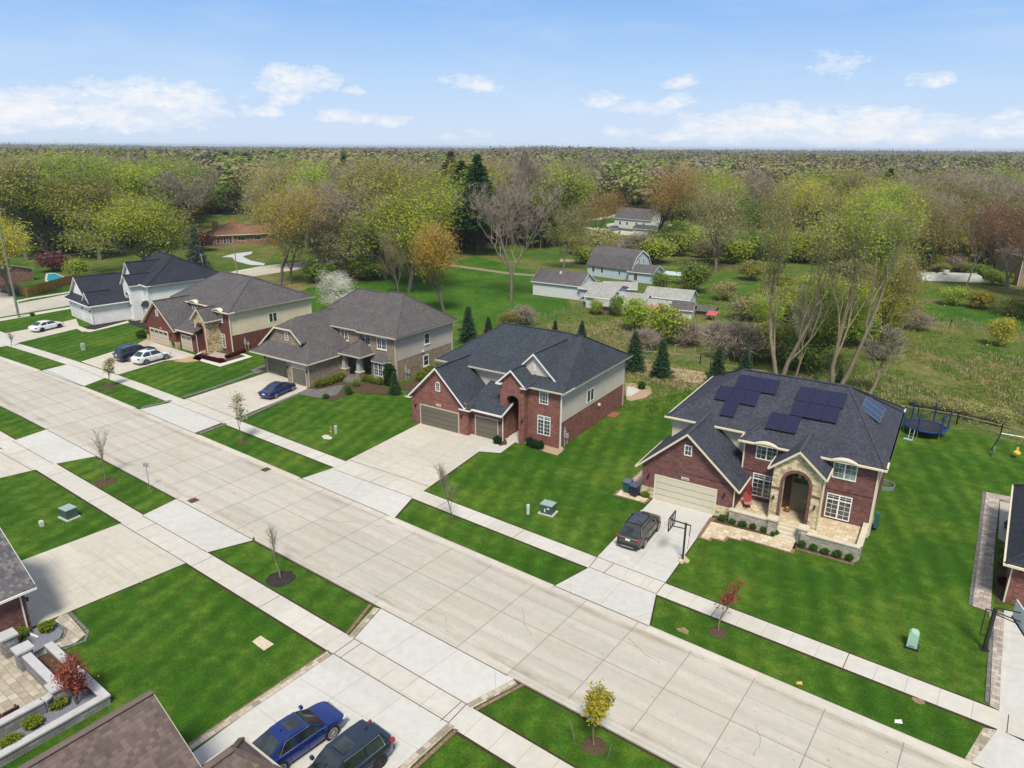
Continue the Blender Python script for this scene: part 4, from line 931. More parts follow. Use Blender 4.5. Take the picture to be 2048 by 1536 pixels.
    m = MB(); m.poly([(12.8, .98, 5.88), (13.6, .98, 5.88), (13.6, 2.4, 6.2), (12.8, 2.4, 6.2)]); m.build('return_roof', SH_C, H)
    m = MB(); m.box(11.0, 12.6, 1.2, 4.4, 0, .14); m.build('porch_floor', GROUT, H)
    entry_door(H, 11.5, 3.6, .14, 1.0, 2.2, plain('front_door_black', (.02, .02, .022), .5), trans=.4)
    m = MB(); m.box(10.72, 12.68, 3.6, 3.7, 0, 5.5); m.build('vestibule_wall', BRICK_C, H)
    window(H, frontM(8.9, 4.5, 4.0), 1.5, 1.35, 2, 3, 2)
    window(H, frontM(14.35, 2.1, 4.25), 1.0, 1.5, 3, 4, 1); window(H, frontM(14.2, 2.1, 1.1), 1.45, 1.95, 2, 4, 2, .4)
    wall_lamp(H, frontM(12.95, 1.35, 2.4))
    window(H, sideM(16.7, 7.4, 3.0), 1.5, 1.35, 1, 1, 2)
    m = MB(); m.box(16.72, 16.95, 9.9, 10.1, 2.0, 2.25); m.build('dryer_vent', WHITE, H)
    meters(H, sideM(16.70, 2.9, 0)); 
    m = MB(); m.box(16.72, 17.7, 12.2, 13.7, 0, .12); m.build('window_well', plain('well_wood', (.25, .12, .07)), H)
    downspout(H, [(11.2, .5, 2.9), (11.12, .62, 2.7), (11.12, .62, .1)]); downspout(H, [(16.85, 2.0, 5.7), (16.85, 2.0, .1)], WHITE); downspout(H, [(6.9 + .45, -.05, 2.8), (7.38, .5, .1)], TAUPE) if False else None
    return H
HR = house_red(); HR.scale = (.985, 1.035, 1)

# ---- B: tan brick house ------------------------------------------------------
def house_tan():
    H = empty('brick_house', (-77.16, 50.9, 0), math.radians(3), 'tan brick house with mottled grey hip roof and tapered porch columns', 'house')
    panelm = plain('panel_grey', (.40, .385, .355), .6)
    walls(H, [(0, 0), (6.5, 0), (6.5, 7), (0, 7)], 0, 3.0, BRICK_B, 'garage_wall'); walls(H, [(6.0, -1.2), (10.0, -1.2), (10.0, 6.4), (6.0, 6.4)], 0, 3.0, BRICK_B, 'garage_wall')
    m = MB(); m.box(.55, 5.5, -.03, 0, 2.13, 2.95); m.box(6.9, 9.6, -1.23, -1.2, 2.13, 2.95); m.build('header_panel', panelm, H)
    garage_door(H, frontM(.6, 0, 0), 4.7, 2.05, DOOR_C, TAUPE); garage_door(H, frontM(7.0, -1.2, 0), 2.45, 2.05, DOOR_C, TAUPE, 4, 2)
    wall_lamp(H, frontM(.3, 0, 2.0)); wall_lamp(H, frontM(6.25, -1.2, 2.0)); wall_lamp(H, frontM(9.8, -1.2, 2.0)); plate(H, frontM(6.05, -1.2, 2.5), .5, .2); digits(H, '50489', frontM(6.3, -1.24, 2.53), .15)
    # garage roof: big hip with a clipped gable in front
    hip(H, -.45, 10.4, -1.6, 12.5, 3.05, (4.2, 4.4, 7.2), (4.2, 9.6, 7.35), SH_B, trim=TAUPE)
    gable_wall(H, [(.1, 3.6), (5.5, 3.6), (7.3, 4.75), (5.75, 6.1), (2.75, 6.1)], .3, BRICK_B).location = (.0, .25, 0)
    m = MB(); th = Vector((0, 0, -.14))
    for q in ([(-.85, -.1, 3.35), (2.7, -.1, 6.28), (4.25, 2.2, 7.3), (4.25, 9, 7.3), (-.85, 9, 3.35)], [(2.7, -.1, 6.28), (5.85, -.1, 6.28), (4.25, 2.2, 7.3)], [(5.85, -.1, 6.28), (7.6, -.1, 4.85), (7.6, 7, 4.85), (4.25, 9, 7.3), (4.25, 2.2, 7.3)]):
        m.extr(q, th)
    o = m.build('roof', SH_B, H)
    m = MB(); m.extr([(-.88, -.13, 3.38), (2.7, -.13, 6.31), (5.85, -.13, 6.31), (7.63, -.13, 4.88), (7.63, -.13, 4.62), (5.8, -.13, 6.1), (2.76, -.13, 6.1), (-.88, -.13, 3.12)], (0, .025, 0)); m.build('rake_board', CREAM, o)
    m = MB(); m.extr([(-.5, -.62, 3.0), (5.2, -.62, 3.0), (5.2, -.62, 2.88), (-.5, -.62, 2.88)], (0, 1.2, .62)); m.build('skirt_roof', SH_B, H)
    m = MB(); m.box(-.5, 5.9, -.72, -.60, 2.86, 2.99); m.build('gutter', TAUPE, H)
    window(H, frontM(4.3, .25, 4.75), .62, 1.0, 2, 3, 1)
    # main block
    walls(H, [(4.0, 6.2), (17.6, 6.2), (17.6, 16.8), (4.0, 16.8)], 2.75, 5.7, SID_B, 'upper_wall'); walls(H, [(4.03, 6.23), (17.57, 6.23), (17.57, 16.77), (4.03, 16.77)], 0, 2.75, BRICK_B, 'lower_wall')
    m = MB(); m.box(7.3, 11.4, 6.1, 6.2, 3.0, 5.7); m.box(11.4, 13.6, 6.4 + .0, 6.45, 3, 5.7) if False else None; m.box(13.4, 17.5, 5.85, 6.2, 0, 5.7); m.build('front_wall', BRICK_B, H)
    m = MB(); m.box(10.02, 13.4, 6.12, 6.2, .3, 5.7); m.build('entry_wall', BRICK_B, H)
    m = MB(); m.box(17.5, 17.64, 5.85, 6.15, 0, 5.7); m.box(17.52, 17.66, 16.65, 16.85, 0, 5.7); m.build('corner_board', TAUPE, H)
    hip(H, 1.8, 18.1, 5.75, 17.3, 5.82, (5.8, 11.5, 9.6), (10.4, 11.5, 9.6), SH_B, trim=TAUPE)
    hip(H, 11.6, 18.1, 5.4, 17.35, 5.82, (13.2 - 1.6, 11.9, 9.7), (13.6, 11.9, 9.7), SH_B, trim=TAUPE)
    window(H, frontM(7.9, 6.1, 4.1), 1.35, 1.35, 2, 3, 2, sill=CREAM); window(H, frontM(12.3, 6.12, 4.1), .9, 1.35, 2, 3, 1, sill=CREAM); window(H, frontM(14.6, 5.85, 4.0), 1.6, 1.4, 2, 3, 2, sill=CREAM)
    window(H, frontM(10.2, 6.12, .9), .6, 1.5, 1, 1, 1)
    window(H, sideM(17.6, 11.2, 3.7), 1.0, 1.4, 1, 2, 1, sill=WHITE); window(H, sideM(17.6, 10.9, .9), 1.0, 1.4, 1, 2, 1, sill=WHITE)
    m = MB(); m.box(17.62, 17.8, 10.7, 10.9, 2.85, 3.05); m.build('dryer_vent', WHITE, H); meters(H, sideM(17.62, 7.4, 0))
    # porch
    m = MB(); m.box(10.1, 13.5, 3.7, 6.1, 0, .3); m.build('porch_floor', plain('stamped_concrete', (.15, .14, .14), .8), H)
    m = MB(); n = 12
    for k, (r, z) in enumerate(((1.5, .16), (1.15, .31))):
        m.extr([(11.7 + r * math.cos(math.pi + math.pi * i / n), 3.7 + r * .7 * math.sin(math.pi + math.pi * i / n), 0) for i in range(n + 1)], (0, 0, z))
    m.build('steps', plain('stamped_concrete2', (.17, .16, .16), .8), H)
    colm = plain('column_grey', (.36, .36, .34), .6)
    for x in (10.5, 13.1):
        m = MB(); m.box(x - .4, x + .4, 3.75, 4.5, .0, 1.15); o = m.build('column_pier', BRICK_B, H); m = MB(); m.box(x - .46, x + .46, 3.69, 4.56, 1.15, 1.25); m.build('pier_cap', CAP, o)
        m = MB(); b = .32; t = .19
        m._add([(x - b, 4.12 - b, 1.25), (x + b, 4.12 - b, 1.25), (x + b, 4.12 + b, 1.25), (x - b, 4.12 + b, 1.25), (x - t, 4.12 - t, 3.1), (x + t, 4.12 - t, 3.1), (x + t, 4.12 + t, 3.1), (x - t, 4.12 + t, 3.1)], [(0, 1, 5, 4), (1, 2, 6, 5), (2, 3, 7, 6), (3, 0, 4, 7), (4, 5, 6, 7)]); m.build('column', colm, H)
    hip(H, 9.9, 14.0, 3.45, 7.6, 3.3, (11.9, 5.6, 4.75), (11.9, 6.3, 4.8), SH_B, name='porch_roof', trim=TAUPE)
    entry_door(H, 11.9, 6.1, .3, 1.0, 2.2, plain('door_dark', (.06, .05, .05), .5), trans=0)
    # bay window
    bx = [(14.0, 5.85), (14.5, 5.15), (16.1, 5.15), (16.6, 5.85)]
    walls(H, bx, 0, 2.6, plain('bay_panel', (.33, .32, .29), .6), 'bay_wall'); window(H, frontM(14.55, 5.15, .75), 1.5, 1.7, 2, 4, 2)
    m = MB(); e = [(13.75, 5.85, 2.6), (14.35, 4.9, 2.6), (16.25, 4.9, 2.6), (16.85, 5.85, 2.6)]; r = [(14.6, 5.85, 3.5), (16.0, 5.85, 3.5)]
    m.poly([e[0], e[1], r[0]]); m.poly([e[1], e[2], r[1], r[0]]); m.poly([e[2], e[3], r[1]]); o = m.build('bay_roof', SH_B, H)
    m = MB(); 
    for a, b in zip(e[:-1], e[1:]): m.bar((a[0], a[1], 2.54), (b[0], b[1], 2.54), .08, .12)
    m.build('gutter', TAUPE, o)
    downspout(H, [(11.35, 6.0, 5.7), (11.35, 6.0, 4.4)], TAUPE); downspout(H, [(10.06, -1.25, 2.9), (10.06, -1.25, .1)], TAUPE)
    m = MB(); m.cyl(16.1, 13.0, 7.0, 7.7, .06, 8); m.cyl(15.0, 11.0, 7.6, 8.6, .0 + .05, 8) if False else None; m.cyl(14.6, 10.2, 7.9, 8.1, .15, 8); m.build('vent_pipe', BLACK, H)
    return H
HT = house_tan(); HT.scale = (.97, 1.01, 1)

# ---- A: oxblood brick house ---------------------------------------------------
def house_ox():
    H = empty('brick_house', (-103.9, 49.5, 0), math.radians(1.0), 'two-tone house of dark red brick below cream siding, with stone entry gable', 'house')
    walls(H, [(0, 0), (8.2, 0), (8.2, 5), (0, 5)], 0, 3.0, BRICK_A, 'garage_wall'); gable_wall(H, [(0, 3.0), (8.2, 3.0), (3.9, 6.2)], .25, BRICK_A)
    gable_roof(H, -.45, 2.85, 3.85, 6.45, 8.6, 2.75, -.4, 6, SH_A, CREAM)
    m = MB(); m.box(-.04, .9, -.04, 0, 0, .95); m.box(6.4, 8.24, -.04, 0, 0, .95); m.box(8.2, 8.24, 0, .5, 0, .95); m.build('stone_base', STONE_A, H)
    garage_door(H, frontM(1.2, 0, 0), 4.9, 2.1, DOOR_A, CREAM, 4, 4, True); window(H, frontM(3.6, 0, 4.2), .6, .9, 2, 2, 1); plate(H, frontM(4.1, 0, 2.4), .5, .2); digits(H, '50501', frontM(4.35, -.036, 2.43), .15)
    wall_lamp(H, frontM(.5, 0, 2)); wall_lamp(H, frontM(7.1, 0, 2))
    walls(H, [(8.2, .5), (12.6, .5), (12.6, 5), (8.2, 5)], 0, 2.9, BRICK_A, 'garage_wall'); garage_door(H, frontM(8.95, .5, 0), 2.5, 2.1, DOOR_A, CREAM, 4, 2, True); wall_lamp(H, frontM(8.6, .5, 2)); wall_lamp(H, frontM(12.0, .5, 2))
    m = MB(); m.extr([(8.0, .05, 2.95), (12.9, .05, 2.95), (12.9, .05, 2.8), (8.0, .05, 2.8)], (0, 4.4, 1.7)); o = m.build('roof', SH_A, H); m = MB(); m.box(8.0, 13.0, -.07, .05, 2.8, 2.94); m.build('gutter', CREAM, o)
    walls(H, [(.6, 4.6), (17.0, 4.6), (17.0, 17.2), (.6, 17.2)], 2.5, 5.72, SID_A, 'upper_wall'); walls(H, [(.63, 4.63), (16.97, 4.63), (16.97, 17.17), (.63, 17.17)], 0, 2.5, BRICK_A, 'lower_wall')
    m = MB(); m.box(5.2, 8.4, 4.3, 4.6, 2.9, 5.7); m.box(12.6, 16.9, 3.4, 4.62, 0, 5.72); m.build('front_wall', BRICK_A, H)
    m = MB(); m.box(16.905, 16.95, 3.45, 4.6, 2.5, 5.72); m.build('side_siding', SID_A, H)
    m = MB(); m.box(16.84, 16.99, 3.34, 3.48, 0, 5.7); m.box(16.92, 17.06, 17.05, 17.24, 0, 5.7); m.build('corner_board', CREAM, H)
    hip(H, .1, 17.45, 4.1, 17.7, 5.85, (3.9, 10.9, 9.2), (11.9, 10.9, 9.2), SH_A, trim=CREAM); hip(H, 12.0, 17.45, 2.95, 17.6, 5.85, (11.9, 10.5, 9.22), (12.2, 10.5, 9.22), SH_A, trim=CREAM)
    window(H, frontM(6.0, 4.3, 4.2), 1.5, 1.2, 2, 3, 2, 0, .35); window(H, frontM(13.75, 3.4, 4.1), 1.5, 1.2, 2, 3, 2, 0, .35, glass=GLASSC); window(H, frontM(13.8, 3.4, .5), 1.5, 2.0, 2, 4, 2, .45)
    for x in (5.7, 13.8):
        a = MB(); n = 8; w = 2.1
        for i in range(n):
            z = lambda u: 5.7 + .35 * math.sin(math.pi * u) ** .8
            a.extr([(x + w * i / n, 2.75 if x > 10 else 3.9, z(i / n)), (x + w * (i + 1) / n, 2.75 if x > 10 else 3.9, z((i + 1) / n)), (x + w * (i + 1) / n, 2.75 if x > 10 else 3.9, z((i + 1) / n) + .16), (x + w * i / n, 2.75 if x > 10 else 3.9, z(i / n) + .16)], (0, .7, 0))
        a.build('arched_trim', CREAM, H)
    arch_wall(H, 11.5, 14.4, 0, [(11.5, 4.7), (13.1, 6.0), (14.4, 4.7)], 12.2, 13.7, 3.4, .7, 1.2, .4, STONE_A, 'entry_tower', .2, BRICK_A)
    m = MB(); m.box(11.4, 11.75, 1.6, 4.6, 0, 4.7); m.box(13.95, 14.3, 1.6, 3.4, 0, 4.7); m.build('tower_side', STONE_A, H); gable_roof(H, 11.2, 4.65, 13.1, 6.3, 14.8, 4.65, .85, 6, SH_A, CREAM)
    m = MB(); m.box(12.0, 13.9, .9, 4.4, 0, .2); m.build('porch_floor', plain('porch_tan', (.4, .28, .18), .8), H); entry_door(H, 12.35, 4.3, .2, 1.0, 2.2, plain('door_red', (.08, .02, .02), .5))
    m = MB(); m.box(11.75, 13.95, 4.3, 4.4, 0, 5.0); m.build('vestibule_wall', BRICK_A, H)
    window(H, sideM(17.0, 9.6, 3.2), 1.4, 1.35, 1, 1, 2, sill=None); meters(H, sideM(17.0, 5.2, 0))
    downspout(H, [(12.95, .1, 2.85), (12.75, .6, 2.6), (12.75, .6, .1)], CREAM); downspout(H, [(17.1, 3.3, 5.7), (17.1, 3.3, .1)], CREAM); downspout(H, [(14.4, 1.1, 4.6), (14.4, 1.1, .1)], CREAM)
    return H
HO = house_ox(); HO.scale = (.955, 1.0, 1)

# ---- W: white house at the corner ----------------------------------------------
def house_white():
    H = empty('white_house', (-119.8, 49.0, 0), math.radians(-5), 'white painted brick house with navy roof on the street corner', 'house')
    walls(H, [(-10.4, 0), (0, 0), (0, 8.5), (-10.4, 8.5)], 0, 3.05, BRICK_W, 'garage_wall')
    hip(H, -10.9, .45, -.5, 15.0, 3.15, (-7.2, 4.8, 6.6), (-7.2, 12.6, 6.9), SH_W, trim=WHITE)
    gable_wall(H, [(-10.7, 3.5), (-3.9, 3.5), (-7.3, 6.5)], .25, SID_W).location = (0, .7, 0)
    gable_roof(H, -11.3, 3.3, -7.3, 6.85, -3.5, 3.6, .35, 7.0, SH_W, WHITE)
    gable_wall(H, [(-3.9, 3.2), (-.7, 3.2), (-2.3, 4.75)], .2, SID_W).location = (0, .3, 0)
    gable_roof(H, -4.2, 3.1, -2.3, 5.0, -.45, 3.1, .0, 4.0, SH_W, WHITE)
    garage_door(H, frontM(-3.6, 0, 0), 2.7, 2.3, DOOR_W, WHITE, 4, 2); garage_door(H, frontM(-9.6, 0, 0), 4.9, 2.3, DOOR_W, WHITE); wall_lamp(H, frontM(-.5, 0, 2.2)); wall_lamp(H, frontM(-4.1, 0, 2.2))
    walls(H, [(-9.5, 8.0), (4.5, 8.0), (4.5, 20.5), (-9.5, 20.5)], 0, 5.85, SID_W, 'main_wall')
    m = MB(); m.box(1.6, 4.48, 7.4, 8.0, 0, 5.85); m.box(-5, 1.0, 7.8, 8.0, 3.0, 5.8); m.build('front_wall', BRICK_W, H)
    hip(H, -10, 5.0, 7.6, 21.0, 5.95, (-7.0, 14.3, 9.6), (-1.5, 14.3, 9.6), SH_W, trim=WHITE); hip(H, 1.2, 5.0, 7.0, 21.0, 5.95, (.6, 13.5, 9.6), (.9, 13.5, 9.6), SH_W, trim=WHITE)
    gable_wall(H, [(-5.6, 6.1), (-1.0, 6.1), (-3.3, 8.6)], .2, SID_W).location = (0, 7.6, 0); gable_roof(H, -6.0, 5.95, -3.3, 8.9, -.7, 6.0, 7.2, 14.0, SH_W, WHITE)
    arch_wall(H, -1.1, 1.9, 0, [(-1.1, 5.9), (.3, 7.1), (1.9, 5.9)], -.4, .95, 3.9, .75, 5.6, .4, BRICK_W, 'entry_tower', .16, WHITE)
    m = MB(); m.box(-1.1, -.8, 6.0, 8.0, 0, 5.9); m.box(1.55, 1.9, 6.0, 8.0, 0, 5.9); m.build('tower_side', BRICK_W, H); gable_roof(H, -1.4, 5.85, .3, 7.4, 2.2, 5.85, 5.3, 11, SH_W, WHITE)
    m = MB(); m.box(-.8, 1.55, 5.3, 7.9, 0, .3); m.build('porch_floor', plain('porch_sand', (.5, .42, .34), .8), H); entry_door(H, -.2, 7.75, .3, .95, 2.2, plain('door_walnut', (.10, .06, .04), .5))
    wall_lamp(H, frontM(-.75, 5.6, 2.6)); wall_lamp(H, frontM(1.4, 5.6, 2.6))
    window(H, frontM(2.4, 7.4, 4.1), 1.0, 1.4, 1, 1, 2, glass=GLASSC); window(H, frontM(-3.3, 7.8, 4.4), 1.3, 1.0, 2, 2, 2, glass=GLASSC); window(H, sideM(4.5, 15.0, 4.3), 1.0, 1.0, 1, 1, 2)
    walls(H, [(2.1, 7.4), (2.5, 6.8), (4.0, 6.8), (4.4, 7.4)], 0, 2.5, plain('bay_white', (.66, .66, .66), .5), 'bay_wall'); window(H, frontM(2.6, 6.8, .8), 1.3, 1.6, 2, 3, 2)
    m = MB(); n = 8; c = (3.25, 7.4)
    for i in range(n):
        a0, a1 = math.pi + math.pi * i / n, math.pi + math.pi * (i + 1) / n
        p0 = (c[0] + 1.5 * math.cos(a0), c[1] + .95 * math.sin(a0)); p1 = (c[0] + 1.5 * math.cos(a1), c[1] + .95 * math.sin(a1)); q0 = (c[0] + 1.0 * math.cos(a0), c[1] + .6 * math.sin(a0)); q1 = (c[0] + 1.0 * math.cos(a1), c[1] + .6 * math.sin(a1))
        m.poly([(*p0, 2.5), (*p1, 2.5), (*q1, 3.15), (*q0, 3.15)]); m.poly([(*q0, 3.15), (*q1, 3.15), (c[0], c[1], 3.4)])
    m.build('bay_roof', SH_W, H)
    m = MB(); m.cyl(4.2 - 1.4, 17.5, 7.5, 8.4, .07, 8); m.build('vent_pipe', BLACK, H)
    m = MB(); m.cyl(-.9, 19.2, 7.2, 9.0, .12, 10); m.cyl(-.9, 19.2, 9.0, 9.25, .2, 10); m.build('flue', ALU, H)
    downspout(H, [(.35, .1, 3.1), (.1, -.06, 2.8), (.1, -.06, .1)]); downspout(H, [(4.6, 7.2, 5.8), (4.55, 7.3, .1)])
    return H
HW = house_white(); HW.scale = (.96, 1, 1)
# ================================================================ HOUSES CUT BY THE FRAME, PLANTER COURT
def side_gable(H, x0, x1, xa, ze, za, y0, y1, sh, trim, name='roof'):
    """gable roof with its ridge along y, rakes at both ends"""
    th = .15; m = MB()
    for xe in (x0, x1): m.extr([(xe, y0, ze), (xa, y0, za), (xa, y0, za - th), (xe, y0, ze - th)], (0, y1 - y0, 0))
    o = m.build(name, sh, H)
    c = MB(); c.bar((xa, y0, za + .015), (xa, y1, za + .015), .3, .05); c.build('ridge_cap', sh, o)
    r = MB()
    for xe in (x0, x1):
        r.extr([(xe, y1, ze - .01), (xa, y1, za - .01), (xa, y1, za - .18), (xe, y1, ze - .18)], (0, .03, 0)); r.box(min(xe, xe + (.1 if xe > xa else -.1)), max(xe, xe + (.1 if xe > xa else -.1)), y0, y1, ze - .17, ze - .04)
    r.build('gutter', trim, o); return o
def house_brown():
    H = empty('brick_house', (-26.6, 10.5, 0), 0, 'big brown shingle roof beside the blue sedan at the bottom edge', 'house')
    side_gable(H, -2.7, 4.3, 0, 2.95, 5.6, -18, 0, SH_BR, TAUPE)
    walls(H, [(-2.4, -18), (3.9, -18), (3.9, -.4), (-2.4, -.4)], 0, 2.9, BRICK_D, 'wall'); m = MB(); m.extr([(-2.4, -.4, 2.9), (3.9, -.4, 2.9), (0, -.4, 5.3)], (0, -.2, 0)); m.build('gable_wall', BRICK_D, H)
    hip(H, 2.4, 5.3, -6, 2.3, 2.75, (3.7, -4, 3.85), (3.7, 1.15, 3.85), SH_BR, name='porch_roof', trim=TAUPE)
    walls(H, [(2.7, -6), (4.9, -6), (4.9, 1.9), (2.7, 1.9)], 0, 2.6, BRICK_D, 'wall')
    return H
HB = house_brown()
def house_left():
    H = empty('brick_house', (-43.95, 11.5, 0), 0, 'plum brick house with mottled grey shingles and white downspout, at the left edge', 'house')
    walls(H, [(-9, -13), (0, -13), (0, 0), (-9, 0)], 0, 2.95, BRICK_D, 'wall'); m = MB(); m.extr([(-9, 0, 2.9), (0, 0, 2.9), (-4.5, 0, 5.7)], (0, -.2, 0)); m.build('gable_wall', BRICK_D, H)
    side_gable(H, -9.4, .4, -4.5, 2.95, 5.95, -13, .55, SH_G, WHITE)
    m = MB(); m.poly([(.45, .62, 2.96), (-.7, .62, 3.35), (-.7, -.1, 3.4), (.45, -.1, 2.99)]); m.build('return_roof', SH_G, H)
    garage_door(H, Matrix.Translation((-1.2, 0, 0)) @ Matrix.Rotation(math.pi, 4, 'Z'), 4.9, 2.1, DOOR_A, WHITE)
    downspout(H, [(.4, -.25, 2.9), (.06, -.25, 2.6), (.06, -.25, .15), (.45, -.25, .1), (1.0, -.1, .06)])
    wall_lamp(H, Matrix.Translation((-.3, 0, 2.0)) @ Matrix.Rotation(math.pi, 4, 'Z'))
    return H
HL = house_left()
def house_right():
    H = empty('brick_house', (2.2, 50.0, 0), math.radians(1), 'red brick house with navy roof beside a paver walk, at the right edge', 'house')
    walls(H, [(0, 0), (9, 0), (9, 9), (0, 9)], 0, 2.9, BRICK_C, 'wall'); quoins(H, .5, 0, .1, 2.7, BRICK_C); quoins(H, 6.4, 0, .1, 2.7, BRICK_C)
    hip(H, -.42, 9.5, -.5, 13, 3.0, (4.5, 4.5, 6.2), (4.5, 9, 6.2), SH_W, trim=CREAM)
    gable_roof(H, .7, 3.3, 3.9, 5.9, 7.1, 3.3, -.3, 4, SH_W, CREAM)
    downspout(H, [(.2, -.4, 2.9), (.0, -.07, 2.6), (.0, -.07, .1)], CREAM)
    garage_door(H, frontM(1.3, 0, 0), 4.9, 2.1, DOOR_D, CREAM)
    m = MB(); m.cyl(1.6, 8.2, 4.0, 4.6, .25, 8); m.build('vent_pipe', BLACK, H)
    return H
HE = house_right()
PAV_COURT = pavers('paver_court', (.34, .29, .23), (.43, .38, .31), (.50, .46, .38), .55, .4)
# planter court in front of the plum brick house
BLOCK = brick('retaining_block', (.20, .195, .20), (.29, .28, .29), (.14, .14, .15), .45, .2, .014, .25, .12); CAPW = plain('wall_cap_white', (.47, .46, .47), .8, .2, var=.12)
def low_wall(pts, w, h, label, capw=.1, name='planter_wall', cat='low wall', z0=0.0):
    H = empty(name, (pts[0][0], pts[0][1], 0), 0, label, cat)
    o = Vector((pts[0][0], pts[0][1], 0)); P_ = [Vector((p[0], p[1], 0)) - o for p in pts]
    for k in range(len(P_) - 1):
        a, b = P_[k], P_[k + 1]; d = (b - a).normalized(); e = w / 2 if k < len(P_) - 2 else 0
        m = MB(); m.bar(a + Vector((0, 0, h / 2)) - d * (w / 2 if k == 0 else -w / 2), b + Vector((0, 0, h / 2)) + d * w / 2, w, h); m.build('wall_run', BLOCK, H)
        m = MB(); cw = w + capw; m.bar(a + Vector((0, 0, h + .05 )) - d * (cw / 2 if k == 0 else -cw / 2), b + Vector((0, 0, h + .05)) + d * cw / 2, cw, .1); m.build('wall_cap', CAPW, H)
    return H
low_wall([(-40.9, 11.3), (-34.4, 11.3), (-34.4, 2.0)], .34, .5, 'long low block planter wall with white caps turning a corner beside the lawn')
low_wall([(-40.3, 10.0), (-36.3, 10.0), (-36.0, 9.3), (-36.0, 3)], .34, .95, 'taller block wall with white caps round the paved court')
def pillar(x, y, h, lab):
    H = empty('stone_pillar', (x, y, 0), 0, lab, 'pillar', 'block pillars of the paved court')
    m = MB(); m.box(-.36, .36, -.36, .36, 0, h); m.build('shaft', BLOCK, H); m = MB(); m.box(-.44, .44, -.44, .44, h, h + .12); m.build('cap', CAPW, H)
pillar(-40.75, 10.0, 1.2, 'capped block pillar at the court opening, by the paver path'); pillar(-36.2, 9.9, 1.2, 'capped block pillar behind the red maple, at the wall corner'); pillar(-42.6, 9.9, 1.25, 'capped block pillar nearest the plum brick house wall')
sheet('path', [(-43.9, 9.9), (-36.2, 9.9), (-36.2, 0), (-43.9, 0)], PAV_COURT, .060)
sheet('path', gp((120, 1232), (135, 1228), (172, 1270), (150, 1288), (110, 1300), (62, 1325), (60, 1318), (100, 1292), (128, 1275), (128, 1262), (105, 1248)), PAV_COURT, .056)
band('paver_border', gp((135, 1227), (172, 1266), (168, 1282), (110, 1304)), .2, PAV_GREY, .060, 1); band('paver_border', gp((104, 1246), (130, 1263), (124, 1278), (62, 1314)), .18, PAV_GREY, .060, 1)
sheet('stone_bed', gp((60, 1263), (100, 1247), (127, 1263), (120, 1278), (60, 1312), (40, 1290)), BLUESTONE, .062)
sheet('stone_bed', [(-40.6, 10.2), (-36.0, 10.2), (-36.0, 11.1), (-40.6, 11.1)], BED, .30); sheet('stone_bed', [(-36.0, 11.1), (-34.6, 11.1), (-34.6, 2.0), (-35.8, 2.0), (-35.8, 9.2), (-36.0, 10.2)], BLUESTONE, .30)
MAHO = plain('patio_wood', (.07, .03, .028), .6)
def patio_chair(x, y, rz, lab):
    H = empty('patio_chair', (x, y, .06), rz, lab, 'patio chair', 'patio chairs in the paved court')
    m = MB(); m.box(-.35, .35, -.35, .35, .36, .44); m.build('seat', MAHO, H); m = MB(); m.box(-.35, .35, .30, .38, .44, .95); m.build('backrest', MAHO, H)
    for sx in (-1, 1):
        m = MB(); m.box(sx * .35 - .04, sx * .35 + .04, -.35, .35, .0, .62); m.build('armrest', MAHO, H)
patio_chair(-36.9, 7.9, -1.57, 'dark brown patio chair in the paved court, nearer the red maple'); patio_chair(-37.4, 6.6, -1.7, 'dark brown patio chair in the paved court, further left of the pair')

# ================================================================ BACKGROUND BUILDINGS
BLUEW = siding('weathered_blue', (.48, .57, .64), .2); WHITEOLD = siding('weathered_white', (.64, .66, .66), .25); ROOFOLD = shingle('old_grey_shingle', (.085, .08, .085), (.11, .10, .105), (.14, .13, .135)); ROOFSLATE = shingle('pale_old_roof', (.24, .24, .225), (.32, .32, .30), (.40, .40, .38)); ROOFBR = shingle('ranch_brown', (.17, .09, .055), (.24, .135, .085), (.29, .17, .11)); RUST = plain('rust', (.20, .07, .04), .8); WOODG = plain('grey_planks', (.20, .165, .13), .9, var=.35)
BRICK_R = brick('brick_orange', (.26, .10, .06), (.34, .15, .10), (.3, .25, .2)); SIDW = siding('cottage_white', (.72, .73, .73), .15); ROOFDK = shingle('teal_roof', (.04, .06, .065), (.06, .085, .09), (.09, .11, .11))
def simple_house(name, loc, ang, L, Wd, ze, zr, wm, rm, trim, label, cat='house', ov=.3, along='x', roofname='roof', group=None):
    """rectangular building, ridge along its long side"""
    H = empty(name, (loc[0], loc[1], 0), math.radians(ang), label, cat, group)
    walls(H, [(0, 0), (L, 0), (L, Wd), (0, Wd)], 0, ze, wm)
    m = MB(); 
    if along == 'x':
        for x in (0.0, L): m.extr([(x, 0, ze), (x, Wd, ze), (x, Wd / 2, zr - .08)], (.06 if x == 0 else -.06, 0, 0))
        m.build('gable_wall', wm, H); r = MB(); th = .12
        for s_ in (0, 1):
            y0 = -ov if s_ == 0 else Wd + ov; z0 = ze - ov * (zr - ze) / (Wd / 2)
            r.extr([(-ov, y0, z0 + .05), (-ov, Wd / 2, zr + .05), (-ov, Wd / 2, zr - .07), (-ov, y0, z0 - .07)], (L + 2 * ov, 0, 0))
        o = r.build(roofname, rm, H)
        t_ = MB()
        for x in (-ov - .02, L + ov):
            for y0 in (-ov, Wd + ov):
                z0 = ze - ov * (zr - ze) / (Wd / 2); t_.extr([(x, y0, z0 + .06), (x, Wd / 2, zr + .06), (x, Wd / 2, zr - .12), (x, y0, z0 - .12)], (.02, 0, 0))
        t_.box(-ov, L + ov, -ov - .06, -ov - .002, ze - ov * (zr - ze) / (Wd / 2) - .1, ze - ov * (zr - ze) / (Wd / 2) + .05); t_.build('trim', trim, o)
    return H
